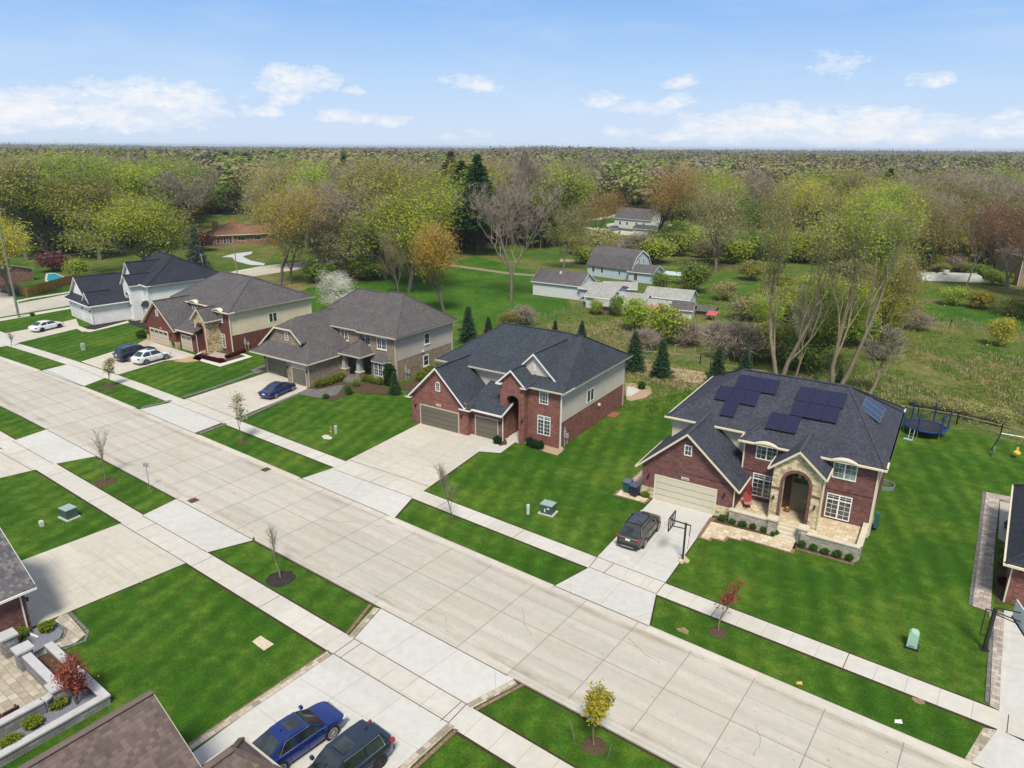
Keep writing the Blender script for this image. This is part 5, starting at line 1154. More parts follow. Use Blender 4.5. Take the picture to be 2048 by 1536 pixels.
# blue gambrel house
def gambrel():
    a = G(1170, 548 + 8); 
    H = empty('blue_house', (-82.5, 139.5, 0), math.radians(-4), 'pale blue gambrel house with grey barn roof among old sheds', 'house')
    L, Wd = 11.5, 8.0; prof = [(-.3, 2.3), (1.4, 4.9), (4.0, 6.3), (6.6, 4.9), (8.3, 2.3)]
    walls(H, [(0, 0), (L, 0), (L, Wd), (0, Wd)], 0, 2.4, BLUEW)
    m = MB(); pp_ = [(0, 2.4), (1.5, 4.8), (4.0, 6.15), (6.5, 4.8), (8, 2.4)]
    for x in (0, L): m.extr([(x, y, z) for y, z in pp_], (.05 if x == 0 else -.05, 0, 0))
    m.build('gable_wall', BLUEW, H)
    r = MB()
    for (y0, z0), (y1, z1) in zip(prof[:-1], prof[1:]): r.extr([(-.25, y0, z0), (-.25, y1, z1), (-.25, y1, z1 - .12), (-.25, y0, z0 - .12)], (L + .5, 0, 0))
    o = r.build('roof', ROOFOLD, H); t_ = MB()
    for (y0, z0), (y1, z1) in zip(prof[:-1], prof[1:]): t_.extr([(L + .25, y0, z0 + .03), (L + .25, y1, z1 + .03), (L + .25, y1, z1 - .25), (L + .25, y0, z0 - .25)], (.03, 0, 0))
    t_.build('rake_board', WHITE, o)
    window(H, frontM(1.2, 0, .9), .9, 1.1, 1, 2, 1); window(H, frontM(3.6, 0, .9), .8, 1.2, 1, 2, 1); window(H, frontM(8.2, 0, 1.0), .7, .9, 1, 2, 1)
    window(H, sideM(L, 2.6, 3.2), .7, 1.3, 1, 2, 1); window(H, sideM(L, 4.6, 3.2), .7, 1.3, 1, 2, 1)
    m = MB(); m.cyl(5.5, 4.0, 6.2, 6.9, .2, 6); m.build('vent_pipe', ALU, H)
gambrel()
simple_house('blue_annex', (-71.3, 138.0), 3, 5.5, 5.5, 2.3, 3.5, BLUEW, ROOFOLD, WHITE, 'small pale blue annex with grey gable roof right of the gambrel house', 'annex')
def annex_bits():
    H = [o for o in bpy.data.objects if o.name.startswith('blue_annex')][0]
    window(H, frontM(1.2, 0, .3), 1.0, 1.6, 1, 4, 1); m = MB(); m.box(5.5, 5.56, 2.0, 3.1, 0, 2.1); m.build('door', plain('door_teal', (.03, .07, .09), .6), H)
annex_bits()
sh = simple_house('long_shed', (-79.2, 113.3), 5.5, 10.2, 6.4, 2.8, 4.75, WHITEOLD, ROOFOLD, WHITE, 'long whitish shed with dark grey gable roof nearest the bare tree', 'shed')
m = MB(); m.cyl(4.8, 2.4, 4.0, 4.6, .22, 6); m.build('roof_vent', WHITE, sh)
# sagging sheds
simple_house('open_shed', (-68.8, 113.9), 5, 7.0, 6.0, 2.5, 3.3, BLUEW, ROOFSLATE, WHITE, 'sagging open shed with pale roof joined to the long shed', 'shed', .35)
simple_house('old_shed', (-64.8, 109.5), 6, 4.6, 4.6, 2.2, 3.2, WHITEOLD, ROOFSLATE, WHITE, 'small whitish shed with pale roof in front of the open shed', 'shed')
simple_house('old_shed', (-60.5, 111.8), 8, 5.6, 5.0, 1.7, 2.7, WHITEOLD, ROOFSLATE, WHITE, 'low middle shed with streaked pale roof and a broken brown gable', 'shed')
simple_house('old_barn', (-56.5, 116.2), 10, 8.0, 5.5, 2.2, 3.4, WHITEOLD, ROOFSLATE, WHITE, 'longer pale roofed shed with white eaves at the right of the group', 'shed')
simple_house('lean_to', (-57.5, 110.6), 9, 7.6, 3.8, 1.3, 2.4, WOODG, ROOFSLATE, WHITE, 'low lean-to shed with narrow clerestory windows below the pale barn', 'shed')
simple_house('old_shed', (-49.3, 112.0), 12, 3.4, 3.2, 1.6, 2.5, WHITEOLD, ROOFOLD, WHITE, 'little shed with round white end and dark roof beside a red awning', 'shed')
def sheetmetal(x, y, rz, w, d, z, mat, lab, tilt=.2):
    H = empty('metal_canopy', (x, y, 0), rz, lab, 'canopy')
    m = MB(); m.extr([(0, 0, z), (w, 0, z), (w, 0, z + .06), (0, 0, z + .06)], (0, d, d * tilt)); m.build('roof_sheet', mat, H)
    for (px_, py_) in ((.1, .1), (w - .1, .1), (.1, d - .1), (w - .1, d - .1)):
        p = MB(); p.box(px_ - .05, px_ + .05, py_ - .05, py_ + .05, 0, z + py_ * tilt); p.build('post', WOODG, H)
sheetmetal(-53.2, 110.2, .15, 3.4, 1.6, 1.3, plain('faded_red', (.50, .16, .11), .6), 'faded red tin canopy along the dark little shed')
sheetmetal(-43.8, 113.5, .0, 1.8, 1.5, .9, plain('bright_red_tin', (.45, .11, .07), .5), 'bright red tin sheet on posts at the right end of the sheds', .3)
sheetmetal(-64.6, 140.5, .1, 4.5, 2.5, 1.9, plain('pale_blue_tin', (.45, .53, .55), .5), 'pale blue tin canopy right of the blue annex', .15)
# rust-roofed cart with round top beside the open shed
def rusty_dome(loc, lab, r=1.1, L=1.8, mat=RUST):
    H = empty('rusty_shelter', loc, .2, lab, 'shelter'); m = MB(); n = 8
    for i in range(n):
        a0, a1 = math.pi * i / n, math.pi * (i + 1) / n
        m.extr([(-r * math.cos(a0), 0, 1.0 + .6 * r * math.sin(a0)), (-r * math.cos(a1), 0, 1.0 + .6 * r * math.sin(a1)), (-r * math.cos(a1) * .95, 0, .95 + .57 * r * math.sin(a1)), (-r * math.cos(a0) * .95, 0, .95 + .57 * r * math.sin(a0))], (0, L, 0))
    m.build('roof', mat, H)
    for x in (-r + .05, r - .05):
        for y in (.05, L - .05):
            p = MB(); p.box(x - .04, x + .04, y - .04, y + .04, 0, 1.05); p.build('post', WOODG, H)
rusty_dome((-65.6, 110.9, 0), 'rusty domed little shelter at the mouth of the open shed')
rusty_dome((-29.5, 129.5, 0), 'rust brown barrel-roofed shelter alone on the right meadow', 1.9, 2.4)
# white farmhouse far off
wf = simple_house('white_cottage', (-127.6, 233.6), -6, 15, 7.5, 3.6, 6.9, SIDW, ROOFOLD, WHITE, 'white cottage with a tall brick chimney beyond the blue house', 'house')
def wfb():
    m = MB(); m.box(-.75, -.05, 3.1, 4.1, 0, 8.2); m.build('chimney', BRICK_A, wf)
    M = Matrix.Translation((0, 3, 0)) @ Matrix.Rotation(-math.pi / 2, 4, 'Z')
    for (y, z) in ((1.8, 1.2), (2.8, 1.2), (6.3, 1.2), (5.2, 4.1)):
        window(wf, Matrix.Translation((0, y, z)) @ Matrix.Rotation(-math.pi / 2, 4, 'Z'), .7, 1.2, 1, 2, 1)
    for x in (2, 5, 9, 12): window(wf, frontM(x, 0, 1.2), .9, 1.2, 1, 2, 1)
    m = MB(); m.box(-3.5, -.02, 0, 6, 0, .9); m.build('deck', WHITE, wf)
wfb()
simple_house('white_garage', (-111, 216), 0, 7.5, 5, 2.3, 3.3, SIDW, ROOFDK, WHITE, 'low white garage in front of the white cottage', 'garage')
wb = simple_house('white_barn', (-101.5, 219), -4, 13, 8, 2.5, 3.6, SIDW, plain('white_tin', (.62, .64, .66), .5), WHITE, 'long low white shed with white tin roof right of the cottage', 'shed')
window(wb, frontM(1, 0, 1), 1.2, .7, 1, 1, 1); window(wb, frontM(3, 0, 1), 1.0, .7, 1, 1, 1)
# orange brick ranch
def ranch():
    a = G(427, 497)
    H = empty('ranch_house', (-193.0, 114.5, 0), math.radians(62), 'long orange brick ranch house with brown hip roof', 'house')
    walls(H, [(0, 0), (25, 0), (25, 9), (0, 9)], 0, 2.8, BRICK_R)
    hip(H, -.6, 14, -.7, 10, 2.85, (5, 4.6, 5.6), (9, 4.6, 5.6), ROOFBR, trim=WHITE); hip(H, 8, 26, -.4, 9.6, 2.86, (11, 4.6, 5.0), (21, 4.6, 5.0), ROOFBR, trim=WHITE)
    for x in (1.2, 3.0, 4.6): window(H, frontM(x, 0, .3), .8, 2.0, 1, 2, 1)
    for x in (7.0, 11.5, 16, 20): window(H, frontM(x, 0, 1.0), 2.2, 1.3, 3, 1, 1)
    m = MB(); m.box(1.0, 2.6, 7.5, 8.7, 0, 6.0); m.build('chimney', BRICK_R, H); m = MB(); m.box(6.2, 7.3, 8.2, 9.2, 0, 6.6); m.build('chimney', plain('chimney_orange', (.55, .18, .09), .8), H)
ranch()
# pool and its house
ph = simple_house('pool_house', (-176, 49.5), 12, 7, 9, 2.6, 3.9, BRICK_R, ROOFDK, TAUPE, 'low brick house with teal-grey roof beside the swimming pool', 'house')
def pool():
    H = empty('swimming_pool', tuple(G(118, 556).xy) + (0,), 0, 'bright turquoise swimming pool behind a wooden fence', 'swimming pool')
    o = Vector(G(118, 556)); pts = [Vector(G(*p)) - o for p in ((96, 549), (110, 548), (136, 559), (136, 563), (100, 567), (94, 560))]
    c = sum(pts, Vector()) / len(pts)
    m = MB(); m.poly([(p.x, p.y, .05) for p in [c + (q - c) * 1.25 for q in pts]]); m.build('pool_deck', GROUT, H)
    mt, t, b = mat_base('pool_blue'); setc(t, b, (.035, .42, .55), .08, .5); m = MB(); m.extr([(p.x, p.y, .06) for p in pts], (0, 0, .05)); m.build('pool_surface', mt, H)
pool()
def wood_fence():
    a, b = G(56, 594), G(165, 562); d = (b - a); L = d.length; H = empty('wooden_fence', (a.x, a.y, 0), math.atan2(d.y, d.x), 'golden wooden board fence in front of the pool', 'fence')
    wm = plain('cedar', (.36, .20, .06), .8, .2, var=.45, scale=1.6); m = MB(); n = int(L / .16)
    for i in range(n): m.box(i * .16, i * .16 + .145, -.02, .02, .05, 1.82 + .03 * ((i * 7) % 3))
    m.build('fence_boards', wm, H)
    for i in range(int(L / 2.4) + 1): p = MB(); p.box(i * 2.4 - .05, i * 2.4 + .05, .02, .12, 0, 1.9); p.build('post', wm, H)
    a2, b2 = G(40, 588), G(56, 594); d2 = b2 - a2; H2 = empty('wooden_fence', (a2.x, a2.y, 0), math.atan2(d2.y, d2.x), 'short return of the golden board fence at its left corner', 'fence'); m = MB()
    for i in range(int(d2.length / .16)): m.box(i * .16, i * .16 + .145, -.02, .02, .05, 1.85)
    m.build('fence_boards', wm, H2)
wood_fence()
# far right: tan brick house corner, white and yellow play equipment, dark panel
rb = empty('brick_house', tuple(G(2034, 572).xy) + (0,), math.radians(30), 'tall tan brick house at the right edge beyond the field', 'house')
walls(rb, [(0, 0), (10, 0), (10, 10), (0, 10)], 0, 6.2, BRICK_B); hip(rb, -.5, 10.5, -.5, 10.5, 6.3, (3.5, 5, 9), (6.5, 5, 9), SH_B, trim=TAUPE); window(rb, frontM(1.5, 0, 1.2), 1, 1.4); window(rb, frontM(1.5, 0, 4.0), 1, 1.4); downspout(rb, [(0, -.05, 6.1), (0, -.05, .1)], CREAM)
def junk():
    c = G(1905, 563); H = empty('white_tent', (c.x, c.y, 0), .5, 'white and cream low tent beside the field, right of the black panel', 'tent')
    m = MB(); m.extr([(-6.5, 0, 0), (6.5, 0, 0), (6.2, 1.0, 1.1), (-6.1, 1.0, 1.1)], (0, 2.6, .3)); m.build('canopy', plain('tent_white', (.46, .47, .42), .6, var=.3, scale=.5), H)
    m = MB(); m.box(-1.4, -.4, 1.4, 2.2, 1.5, 2.2); m.build('vent_pipe', WHITE, H)
    c = G(1862, 556); H = empty('black_panel', (c.x, c.y, 0), -.6, 'leaning black screen panel at the left end of the white tent', 'panel'); m = MB(); m.extr([(-1.8, 0, .1), (1.8, 0, 1.6), (1.8, .1, 2.9), (-1.8, .1, 1.3)], (0, .08, 0)); m.build('screen', BLACK, H); m = MB(); m.bar((-1.5, .3, 0), (-1.5, .1, 1.0), .06, .06); m.build('leg', BLACK, H)
    c = G(1818, 633); H = empty('white_board', (c.x, c.y, 0), .3, 'tilted white board lying left of the barrel shelter', 'board'); m = MB(); m.extr([(-1.2, 0, .2), (1.2, 0, .2), (1.2, 1.4, .8), (-1.2, 1.4, .8)], (0, 0, .06)); m.build('board_top', WINW, H); m = MB(); m.bar((1.0, 1.2, 0), (1.0, 1.2, .8), .08, .08); m.bar((-1.0, 1.2, 0), (-1.0, 1.2, .8), .08, .08); m.build('leg', WOODG, H)
junk()
# far white roofs in the middle distance
for (px, py, L, lab) in ((1252, 346, 26, 'distant white roofed building among bare trees above the white cottage'), (1318, 348, 16, 'smaller distant white building right of the larger one above the cottage'), (1640, 316, 30, 'tiny pale building on the horizon trees, right of centre')):
    c = G(px, py); simple_house('distant_building', (c.x, c.y), 30, L, 10, 4.5 + (4 if py < 330 else 0), 7 + (6 if py < 330 else 0), SIDW, plain('white_tin', (.62, .64, .66), .5), WHITE, lab, 'building')
c = G(1693, 352); simple_house('grey_house', (c.x, c.y), 20, 18, 10, 8, 12, siding('blue_grey_siding', (.25, .27, .32), .2), ROOFSLATE, WHITE, 'blue-grey house half hidden by the yellow willows', 'house')

# clutter round the old sheds
rgc = random.Random(21)
simple_house('old_shed', (-62.3, 107.3), 4, 3.6, 2.6, 1.4, 2.0, WOODG, ROOFSLATE, WOODG, 'tiny plank shed with weathered roof in front of the middle shed', 'shed')
simple_house('open_shed', (-66.0, 118.0), 28, 6.0, 5.0, 2.2, 3.0, BLUEW, ROOFSLATE, WHITE, 'skewed pale roofed shed behind the sagging open shed', 'shed')
simple_house('old_shed', (-46.4, 115.6), 5, 3.0, 2.2, 1.2, 1.7, WOODG, ROOFOLD, WOODG, 'low dark roofed plank hut at the right end of the sheds', 'shed')
for i, (x, y, lab) in enumerate(((-61, 106.2, 'heap of old boards below the plank shed'), (-56, 108.2, 'heap of old boards below the lean-to shed'), (-70.5, 136.3, 'heap of boards beside the blue annex'), (-48, 109.6, 'heap of boards below the round ended little shed'), (-60.6, 142.0, 'brown heap of scrap wood right of the blue tin canopy'))):
    H = empty('board_heap', (x, y, 0), rgc.random() * 3, lab, 'scrap heap'); m = MB()
    for k in range(16):
        a = rgc.random() * 3.1; c0 = Vector((rgc.uniform(-1.2, 1.2), rgc.uniform(-.8, .8), rgc.uniform(.1, .6))); d0 = Vector((math.cos(a), math.sin(a), rgc.uniform(-.2, .2))) * rgc.uniform(.6, 1.3); m.bar(c0 - d0, c0 + d0, .18, .05)
    m.build('boards', WOODG if i % 2 else RUST, H)
# ================================================================ TREES
BARK_G = bark('bark_grey', (.10, .085, .065), (.22, .19, .15)); BARK_P = bark('bark_pale', (.15, .125, .08), (.30, .25, .17)); BARK_D = bark('bark_dark', (.035, .028, .022), (.09, .07, .055)); TWIG = bark('twig_brown', (.20, .165, .13), (.36, .30, .245)); TWIG_R = bark('twig_red', (.16, .06, .04), (.3, .12, .08)); TWIG_P = bark('twig_pale', (.20, .175, .125), (.36, .32, .24))
LM = {
 'lime': leafmat('leaf_lime', (.22, .32, .016), (.46, .54, .06), .4, .25), 'green': leafmat('leaf_green', (.10, .21, .016), (.23, .36, .04), .4, .3), 'olive': leafmat('leaf_olive', (.21, .24, .026), (.40, .40, .08), .4, .4),
 'orange': leafmat('leaf_orange', (.32, .20, .025), (.52, .35, .06), .4, .3), 'rust': leafmat('leaf_rust', (.25, .125, .04), (.44, .24, .09), .35, .3), 'yellow': leafmat('leaf_yellow', (.33, .31, .018), (.58, .52, .07), .4, .25),
 'bud': leafmat('leaf_bud', (.27, .26, .08), (.46, .42, .17), .35, .4), 'dark': leafmat('leaf_dark', (.016, .040, .012), (.05, .095, .025), .1, .3), 'white': leafmat('blossom_white', (.50, .53, .40), (.80, .80, .74), .3, .1),
 'maroon': leafmat('leaf_maroon', (.07, .012, .018), (.17, .03, .035), .2, .2), 'red': leafmat('leaf_red', (.22, .045, .035), (.42, .10, .08), .25, .2), 'spruce': leafmat('leaf_spruce', (.020, .045, .022), (.06, .11, .045), .05, .25), 'bluespruce': leafmat('leaf_bluespruce', (.05, .075, .055), (.13, .16, .11), .05, .2),
 'twiggy': leafmat('leaf_twiggy', (.12, .09, .075), (.24, .19, .15), .1, .35), 'palebud': leafmat('leaf_palebud', (.30, .27, .15), (.52, .48, .30), .3, .1), 'willow': leafmat('leaf_willow', (.19, .19, .018), (.40, .36, .06), .3, .2)}
def grow(seed, H, trunk_r, levels=4, spread=.9, up=.25, nch=(3, 5), first=.3, len0=.36, decay=.72, lean=(0, 0), forks=1, wig=.12, droop=0.0):
    """recursive limb skeleton -> list of (points, radii, level)"""
    rg = random.Random(seed); segs = []; tips = []
    def limb(p, d, L, r, lev):
        n = 4 if lev < 2 else 3; pts = [p.copy()]; rs = [r]; dd = d.copy()
        for i in range(n):
            dd = (dd + Vector((rg.gauss(0, wig), rg.gauss(0, wig), rg.gauss(0, wig * .6) + (up if lev else .05) * .25 - droop * .35 * lev))).normalized()
            p = p + dd * (L / n); pts.append(p.copy()); rs.append(r * (1 - (i + 1) / n * (.45 if lev == 0 else .62)))
        segs.append((pts, rs, lev))
        if lev >= levels: tips.append((pts[-1].copy(), dd.copy())); tips.append((pts[-2].copy(), dd.copy())); return
        k = rg.randint(*nch) + (1 if lev == 0 else 0)
        for j in range(k):
            t = first + (1 - first) * (j + rg.random() * .8) / k if lev == 0 else .35 + .65 * (j + rg.random() * .7) / k
            f = t * n; i0 = min(int(f), n - 1); q = pts[i0].lerp(pts[i0 + 1], min(1, f - i0)); rr = rs[i0] * .62
            az = rg.random() * 6.283 if lev else (j * 2.4 + rg.random() * 1.2)
            base = (pts[i0 + 1] - pts[i0]).normalized(); a = Vector((math.cos(az), math.sin(az), 0)); side = (a - base * a.dot(base)).normalized()
            sp = spread * (rg.uniform(.6, 1.25))
            if lev == 0: sp *= 1.15 - .6 * t
            nd = (base * math.cos(sp) + side * math.sin(sp)).normalized(); nd = (nd + Vector((0, 0, up))).normalized()
            limb(q, nd, L * decay * rg.uniform(.75, 1.15) * (1 if lev else (1.15 - .35 * t)), max(rr, .012), lev + 1)
        if lev: limb(pts[-1], dd, L * decay * .9, rs[-1], lev + 1)
    for f in range(forks):
        a = f * 6.283 / max(forks, 1) + rg.random(); d = Vector((lean[0] + (math.cos(a) * .22 if forks > 1 else 0), lean[1] + (math.sin(a) * .22 if forks > 1 else 0), 1)).normalized()
        limb(Vector((math.cos(a) * trunk_r * .6, math.sin(a) * trunk_r * .6, 0)) if forks > 1 else Vector((0, 0, -.05)), d, H * len0 * (1.6 if levels < 4 else 1.35), trunk_r * (1 if forks == 1 else .7), 0)
    return segs, tips
def tree_mesh(name, seed, H, trunk_r, leaf=None, nleaf=5000, lsize=.3, cl=1.2, levels=4, bark_m=None, twig_m=None, sparse=False, tmin=1.0, elong=1.0, droopleaf=0.0, **kw):
    """returns (trunk mesh, crown mesh); crown holds the fine branches and the leaves"""
    segs, tips = grow(seed, H, trunk_r, levels, **kw); rg = np.random.RandomState(seed)
    mx = max(max(p.z for p in s[0]) for s in segs); k = H / (mx + cl * .5)
    tr, tw = MB(), MB()
    for pts, rs, lev in segs:
        pts = [p * k for p in pts]
        if lev <= 1: tr.tube(pts, rs, 7 if lev == 0 else 5, cap=False)
        else: tw.tube(pts[:-1] if lev == 2 else [pts[0], pts[-1]], [max(r, (.014 if lev < 4 else .010) * tmin) for r in (rs[:-1] if lev == 2 else [rs[0], rs[-1]])], 3, cap=False)
    mt = tr.mesh(name + '_trunk', bark_m); mt.shade_smooth()
    V = np.array(tw.v, dtype=np.float64).reshape(-1, 3); F = [f for f in tw.f]
    T = np.array([[p.x * k, p.y * k, p.z * k] for p, d in tips]); D = np.array([[d.x, d.y, d.z] for p, d in tips])
    verts = [V]; nv = len(V); faces4 = []
    # small twigs fanning from every tip
    nt = max(1, int((nleaf * (.6 if leaf is None else .12)) / max(len(T), 1)))
    idx = np.repeat(np.arange(len(T)), nt); n = len(idx)
    d = D[idx] + rg.normal(0, .55, (n, 3)); d /= np.linalg.norm(d, axis=1)[:, None]; L = rg.uniform(.5, 1.5, n)[:, None] * cl * .8
    a = T[idx] + rg.normal(0, .12, (n, 3)); b = a + d * L; s_ = np.cross(d, rg.normal(0, 1, (n, 3))); s_ /= np.linalg.norm(s_, axis=1)[:, None] + 1e-9; w = (.016 + .012 * rg.rand(n)[:, None]) * tmin
    tv = np.stack([a - s_ * w, a + s_ * w, b], 1).reshape(-1, 3); verts.append(tv); tf = (nv + np.arange(n * 3)).reshape(-1, 3); nv += n * 3
    lf = np.zeros((0, 4), int)
    if leaf is not None:
        n = nleaf; idx = rg.randint(0, len(T), n); c = T[idx] + rg.normal(0, 1, (n, 3)) * cl * np.array([.55, .55, .45 * elong]); 
        if droopleaf: c[:, 2] -= rg.exponential(droopleaf, n)
        c[:, 2] = np.maximum(c[:, 2], .3)
        if droopleaf:
            u = rg.normal(0, 1, (n, 3)); u[:, 2] *= 4; u /= np.linalg.norm(u, axis=1)[:, None]; v = np.cross(u, rg.normal(0, 1, (n, 3)))
        else:
            o = c - np.array([0, 0, H * .5]); o /= np.linalg.norm(o, axis=1)[:, None]; nr = o * .9 + np.array([0, 0, .35]) + rg.normal(0, .6, (n, 3)); u = np.cross(nr, rg.normal(0, 1, (n, 3))); u /= np.linalg.norm(u, axis=1)[:, None] + 1e-9; v = np.cross(nr, u)
        v /= np.linalg.norm(v, axis=1)[:, None] + 1e-9
        sz = lsize * (.35 + .95 * rg.rand(n) ** 1.6)[:, None]; asp = .35 if droopleaf else .6
        q = np.stack([c - u * sz, c + v * sz * asp, c + u * sz, c - v * sz * asp], 1).reshape(-1, 3); verts.append(q); lf = (nv + np.arange(n * 4)).reshape(-1, 4)
    allv = np.concatenate(verts); me = bpy.data.meshes.new(name + '_crown')
    nF4 = len(F); me.vertices.add(len(allv)); me.vertices.foreach_set('co', allv.ravel())
    loops = np.concatenate([np.array(F, int).reshape(-1) if F else np.zeros(0, int), tf.ravel(), lf.ravel()]); me.loops.add(len(loops)); me.loops.foreach_set('vertex_index', loops)
    tot = np.concatenate([np.full(nF4, 4), np.full(len(tf), 3), np.full(len(lf), 4)]); st = np.concatenate([[0], np.cumsum(tot)[:-1]])
    me.polygons.add(len(tot)); me.polygons.foreach_set('loop_start', st); me.polygons.foreach_set('loop_total', tot)
    me.polygons.foreach_set('material_index', np.concatenate([np.zeros(nF4 + len(tf), int), np.ones(len(lf), int)])); me.update(calc_edges=True)
    me.materials.append(twig_m or bark_m); me.materials.append(LM[leaf] if leaf else (twig_m or bark_m))
    return mt, me, H
def conifer_mesh(name, seed, H, R, leaf, n=5200, base=.04, lsize=.16, droop=.25, gaps=.0):
    rg = np.random.RandomState(seed); tr = MB(); tr.tube([(0, 0, 0), (0, 0, H * .97)], [H * .016 + .03, .01], 7); mt = tr.mesh(name + '_trunk', BARK_D)
    rows = int(H / .42) + 4; pts = []; us = []
    for i in range(rows):
        z = H * (base + (1 - base) * i / rows); r0 = R * (1 - (i / rows)) ** .85 * rg.uniform(.85, 1.12); nb = max(5, int(9 * (1 - i / rows) + 5)); off = rg.rand() * 6.28
        for j in range(nb):
            if rg.rand() < gaps: continue
            a = off + 6.283 * j / nb + rg.normal(0, .12); r = r0 * rg.uniform(.75, 1.1); m = max(3, int(n / rows / nb * (1.6 * (1 - i / rows) + .3)))
            t = rg.rand(m) ** .7; x = np.cos(a) * r * t; y = np.sin(a) * r * t; zz = z - droop * r * t + .28 * r * t ** 3
            p = np.stack([x, y, zz], 1) + rg.normal(0, .07 + .025 * R, (m, 3)); pts.append(p)
            us.append(np.tile([np.cos(a), np.sin(a), -.2], (m, 1)) + rg.normal(0, .45, (m, 3)))
    c = np.concatenate(pts); u = np.concatenate(us); u /= np.linalg.norm(u, axis=1)[:, None]; n_ = len(c); v = np.cross(u, rg.normal(0, 1, (n_, 3))); v /= np.linalg.norm(v, axis=1)[:, None]
    sz = lsize * rg.uniform(.6, 1.4, n_)[:, None]; q = np.stack([c - u * sz, c + v * sz * .35, c + u * sz, c - v * sz * .35], 1).reshape(-1, 3)
    me = bpy.data.meshes.new(name + '_crown'); me.vertices.add(len(q)); me.vertices.foreach_set('co', q.ravel()); me.loops.add(len(q)); me.loops.foreach_set('vertex_index', np.arange(len(q)))
    me.polygons.add(n_); me.polygons.foreach_set('loop_start', np.arange(n_) * 4); me.polygons.foreach_set('loop_total', np.full(n_, 4)); me.update(calc_edges=True); me.materials.append(LM[leaf]); return mt, me, H
PROTO = {}
def P_(key, fn): 
    if key not in PROTO: PROTO[key] = fn()
    return PROTO[key]
def defs():
    D = {}
    for i in range(2):
        D[f'full{i}'] = lambda i=i: tree_mesh('full', 11 + i, 16, .32, 'green', 17000, .165, 1.8, 4, BARK_G, TWIG, spread=.85, up=.3)
        D[f'bare{i}'] = lambda i=i: tree_mesh('bare', 31 + i, 18, .30, None, 8500, .2, 1.3, 4, BARK_G, TWIG, spread=.85, up=.32, nch=(3, 4))
        D[f'bud{i}'] = lambda i=i: tree_mesh('bud', 51 + i, 18, .28, 'bud', 9000, .13, 1.6, 4, BARK_G, TWIG, spread=.85, up=.32, nch=(3, 4))
    D['wide'] = lambda: tree_mesh('wide', 71, 13, .35, 'green', 26000, .15, 1.5, 4, BARK_G, TWIG, spread=1.05, up=.15, len0=.28, decay=.78)
    D['slim'] = lambda: tree_mesh('slim', 75, 17, .2, 'bud', 4200, .17, 1.0, 4, BARK_P, TWIG, spread=.5, up=.5, nch=(2, 4), decay=.6)
    D['pine'] = lambda: conifer_mesh('pine', 5, 20, 4.2, 'dark', 9000, .28, .34, .12, .18)
    D['spruce'] = lambda: conifer_mesh('spruce', 6, 5.5, 1.45, 'spruce', 7000, .03, .13, .22)
    D['bush'] = lambda: tree_mesh('bush', 81, 4.0, .06, 'green', 3600, .17, .8, 3, BARK_G, TWIG, spread=.9, up=.2, forks=4, first=.1)
    D['brush'] = lambda: tree_mesh('brush', 85, 3.2, .04, None, 3800, .12, .8, 3, TWIG, TWIG, spread=1.0, up=.1, forks=5, first=.1)
    return D
DEF = defs()
def place_tree(kind, loc, h=None, leaf=None, bark_m=None, twig_m=None, label=None, cat='tree', group=None, rz=None, wid=1.0, name='tree', rg=random.Random(7)):
    mt, me, H0 = P_(kind, DEF[kind]); s_ = (h / H0) if h else 1.0
    T = empty(name, (loc[0], loc[1], 0), rg.random() * 6.283 if rz is None else rz, label, cat, group); T.scale = (s_ * wid, s_ * wid, s_)
    a = newobj('trunk', mt, T); b = newobj('crown', me, T)
    if leaf and len(b.material_slots) > 0:
        sl_ = b.material_slots[-1]; sl_.link = 'OBJECT'; sl_.material = LM[leaf]
    if bark_m: a.material_slots[0].link = 'OBJECT'; a.material_slots[0].material = bark_m
    if twig_m and len(b.material_slots) > 1: b.material_slots[0].link = 'OBJECT'; b.material_slots[0].material = twig_m
    return T
def hat(px, pyb, pyt):
    """height of something standing at ground pixel (px,pyb) whose top is at row pyt"""
    g = G(px, pyb); lo, hi = 0.1, 60
    for _ in range(40):
        m = (lo + hi) / 2
        if proj((g.x, g.y, m))[1] > pyt: lo = m
        else: hi = m
    return g, lo
def ptree(kind, px, pyb, pyt, leaf, label, **kw):
    g, h = hat(px, pyb, pyt); return place_tree(kind, g, h, leaf, label=label, **kw)
rgs = random.Random(77)
# -- named trees, each surveyed by its foot and its top
ptree('full0', 22, 592, 420, 'yellow', 'yellow-green tree at the left edge beside the leaning utility pole', wid=1.1)
ptree('wide', 292, 545, 372, 'lime', 'big bright lime green tree behind the white house', wid=1.25)
ptree('bush', 162, 562, 515, 'lime', 'round bright green small tree beside the swimming pool', wid=.95)
ptree('bush', 106, 543, 503, 'maroon', 'dark maroon small maple behind the swimming pool', wid=1.5)
ptree('spruce', 397, 540, 448, 'bluespruce', 'grey-green spruce standing right of the white house roof', wid=.95)
ptree('bush', 405, 503, 455, 'maroon', 'small red-leaved tree at the left end of the orange brick ranch')
ptree('bud1', 560, 572, 352, 'orange', 'tall tree with orange buds and twin trunks right of the ranch drive', wid=1.1)
ptree('bud0', 582, 568, 378, 'olive', 'tall olive tree just right of the orange budded twin trunk tree', wid=.8)
ptree('bare1', 640, 560, 360, None, 'grey bare tree behind the white blossom tree', wid=1.2)
ptree('full1', 818, 584, 348, 'lime', 'tall bright green tree behind the tan brick house', wid=1.15)
ptree('bud0', 797, 592, 440, 'bud', 'thin grey-green tree in front of the tall bright green tree', twig_m=TWIG_P, wid=.6)
ptree('full0', 889, 628, 430, 'orange', 'round orange maple on the meadow behind the tan brick house', wid=.75)
ptree('wide', 678, 622, 534, 'white', 'white blossoming tree behind the roof of the tan brick house', wid=.9)
ptree('pine', 956, 510, 310, 'dark', 'tall dark pine, right one of the close pair on the meadow edge', wid=1.5)
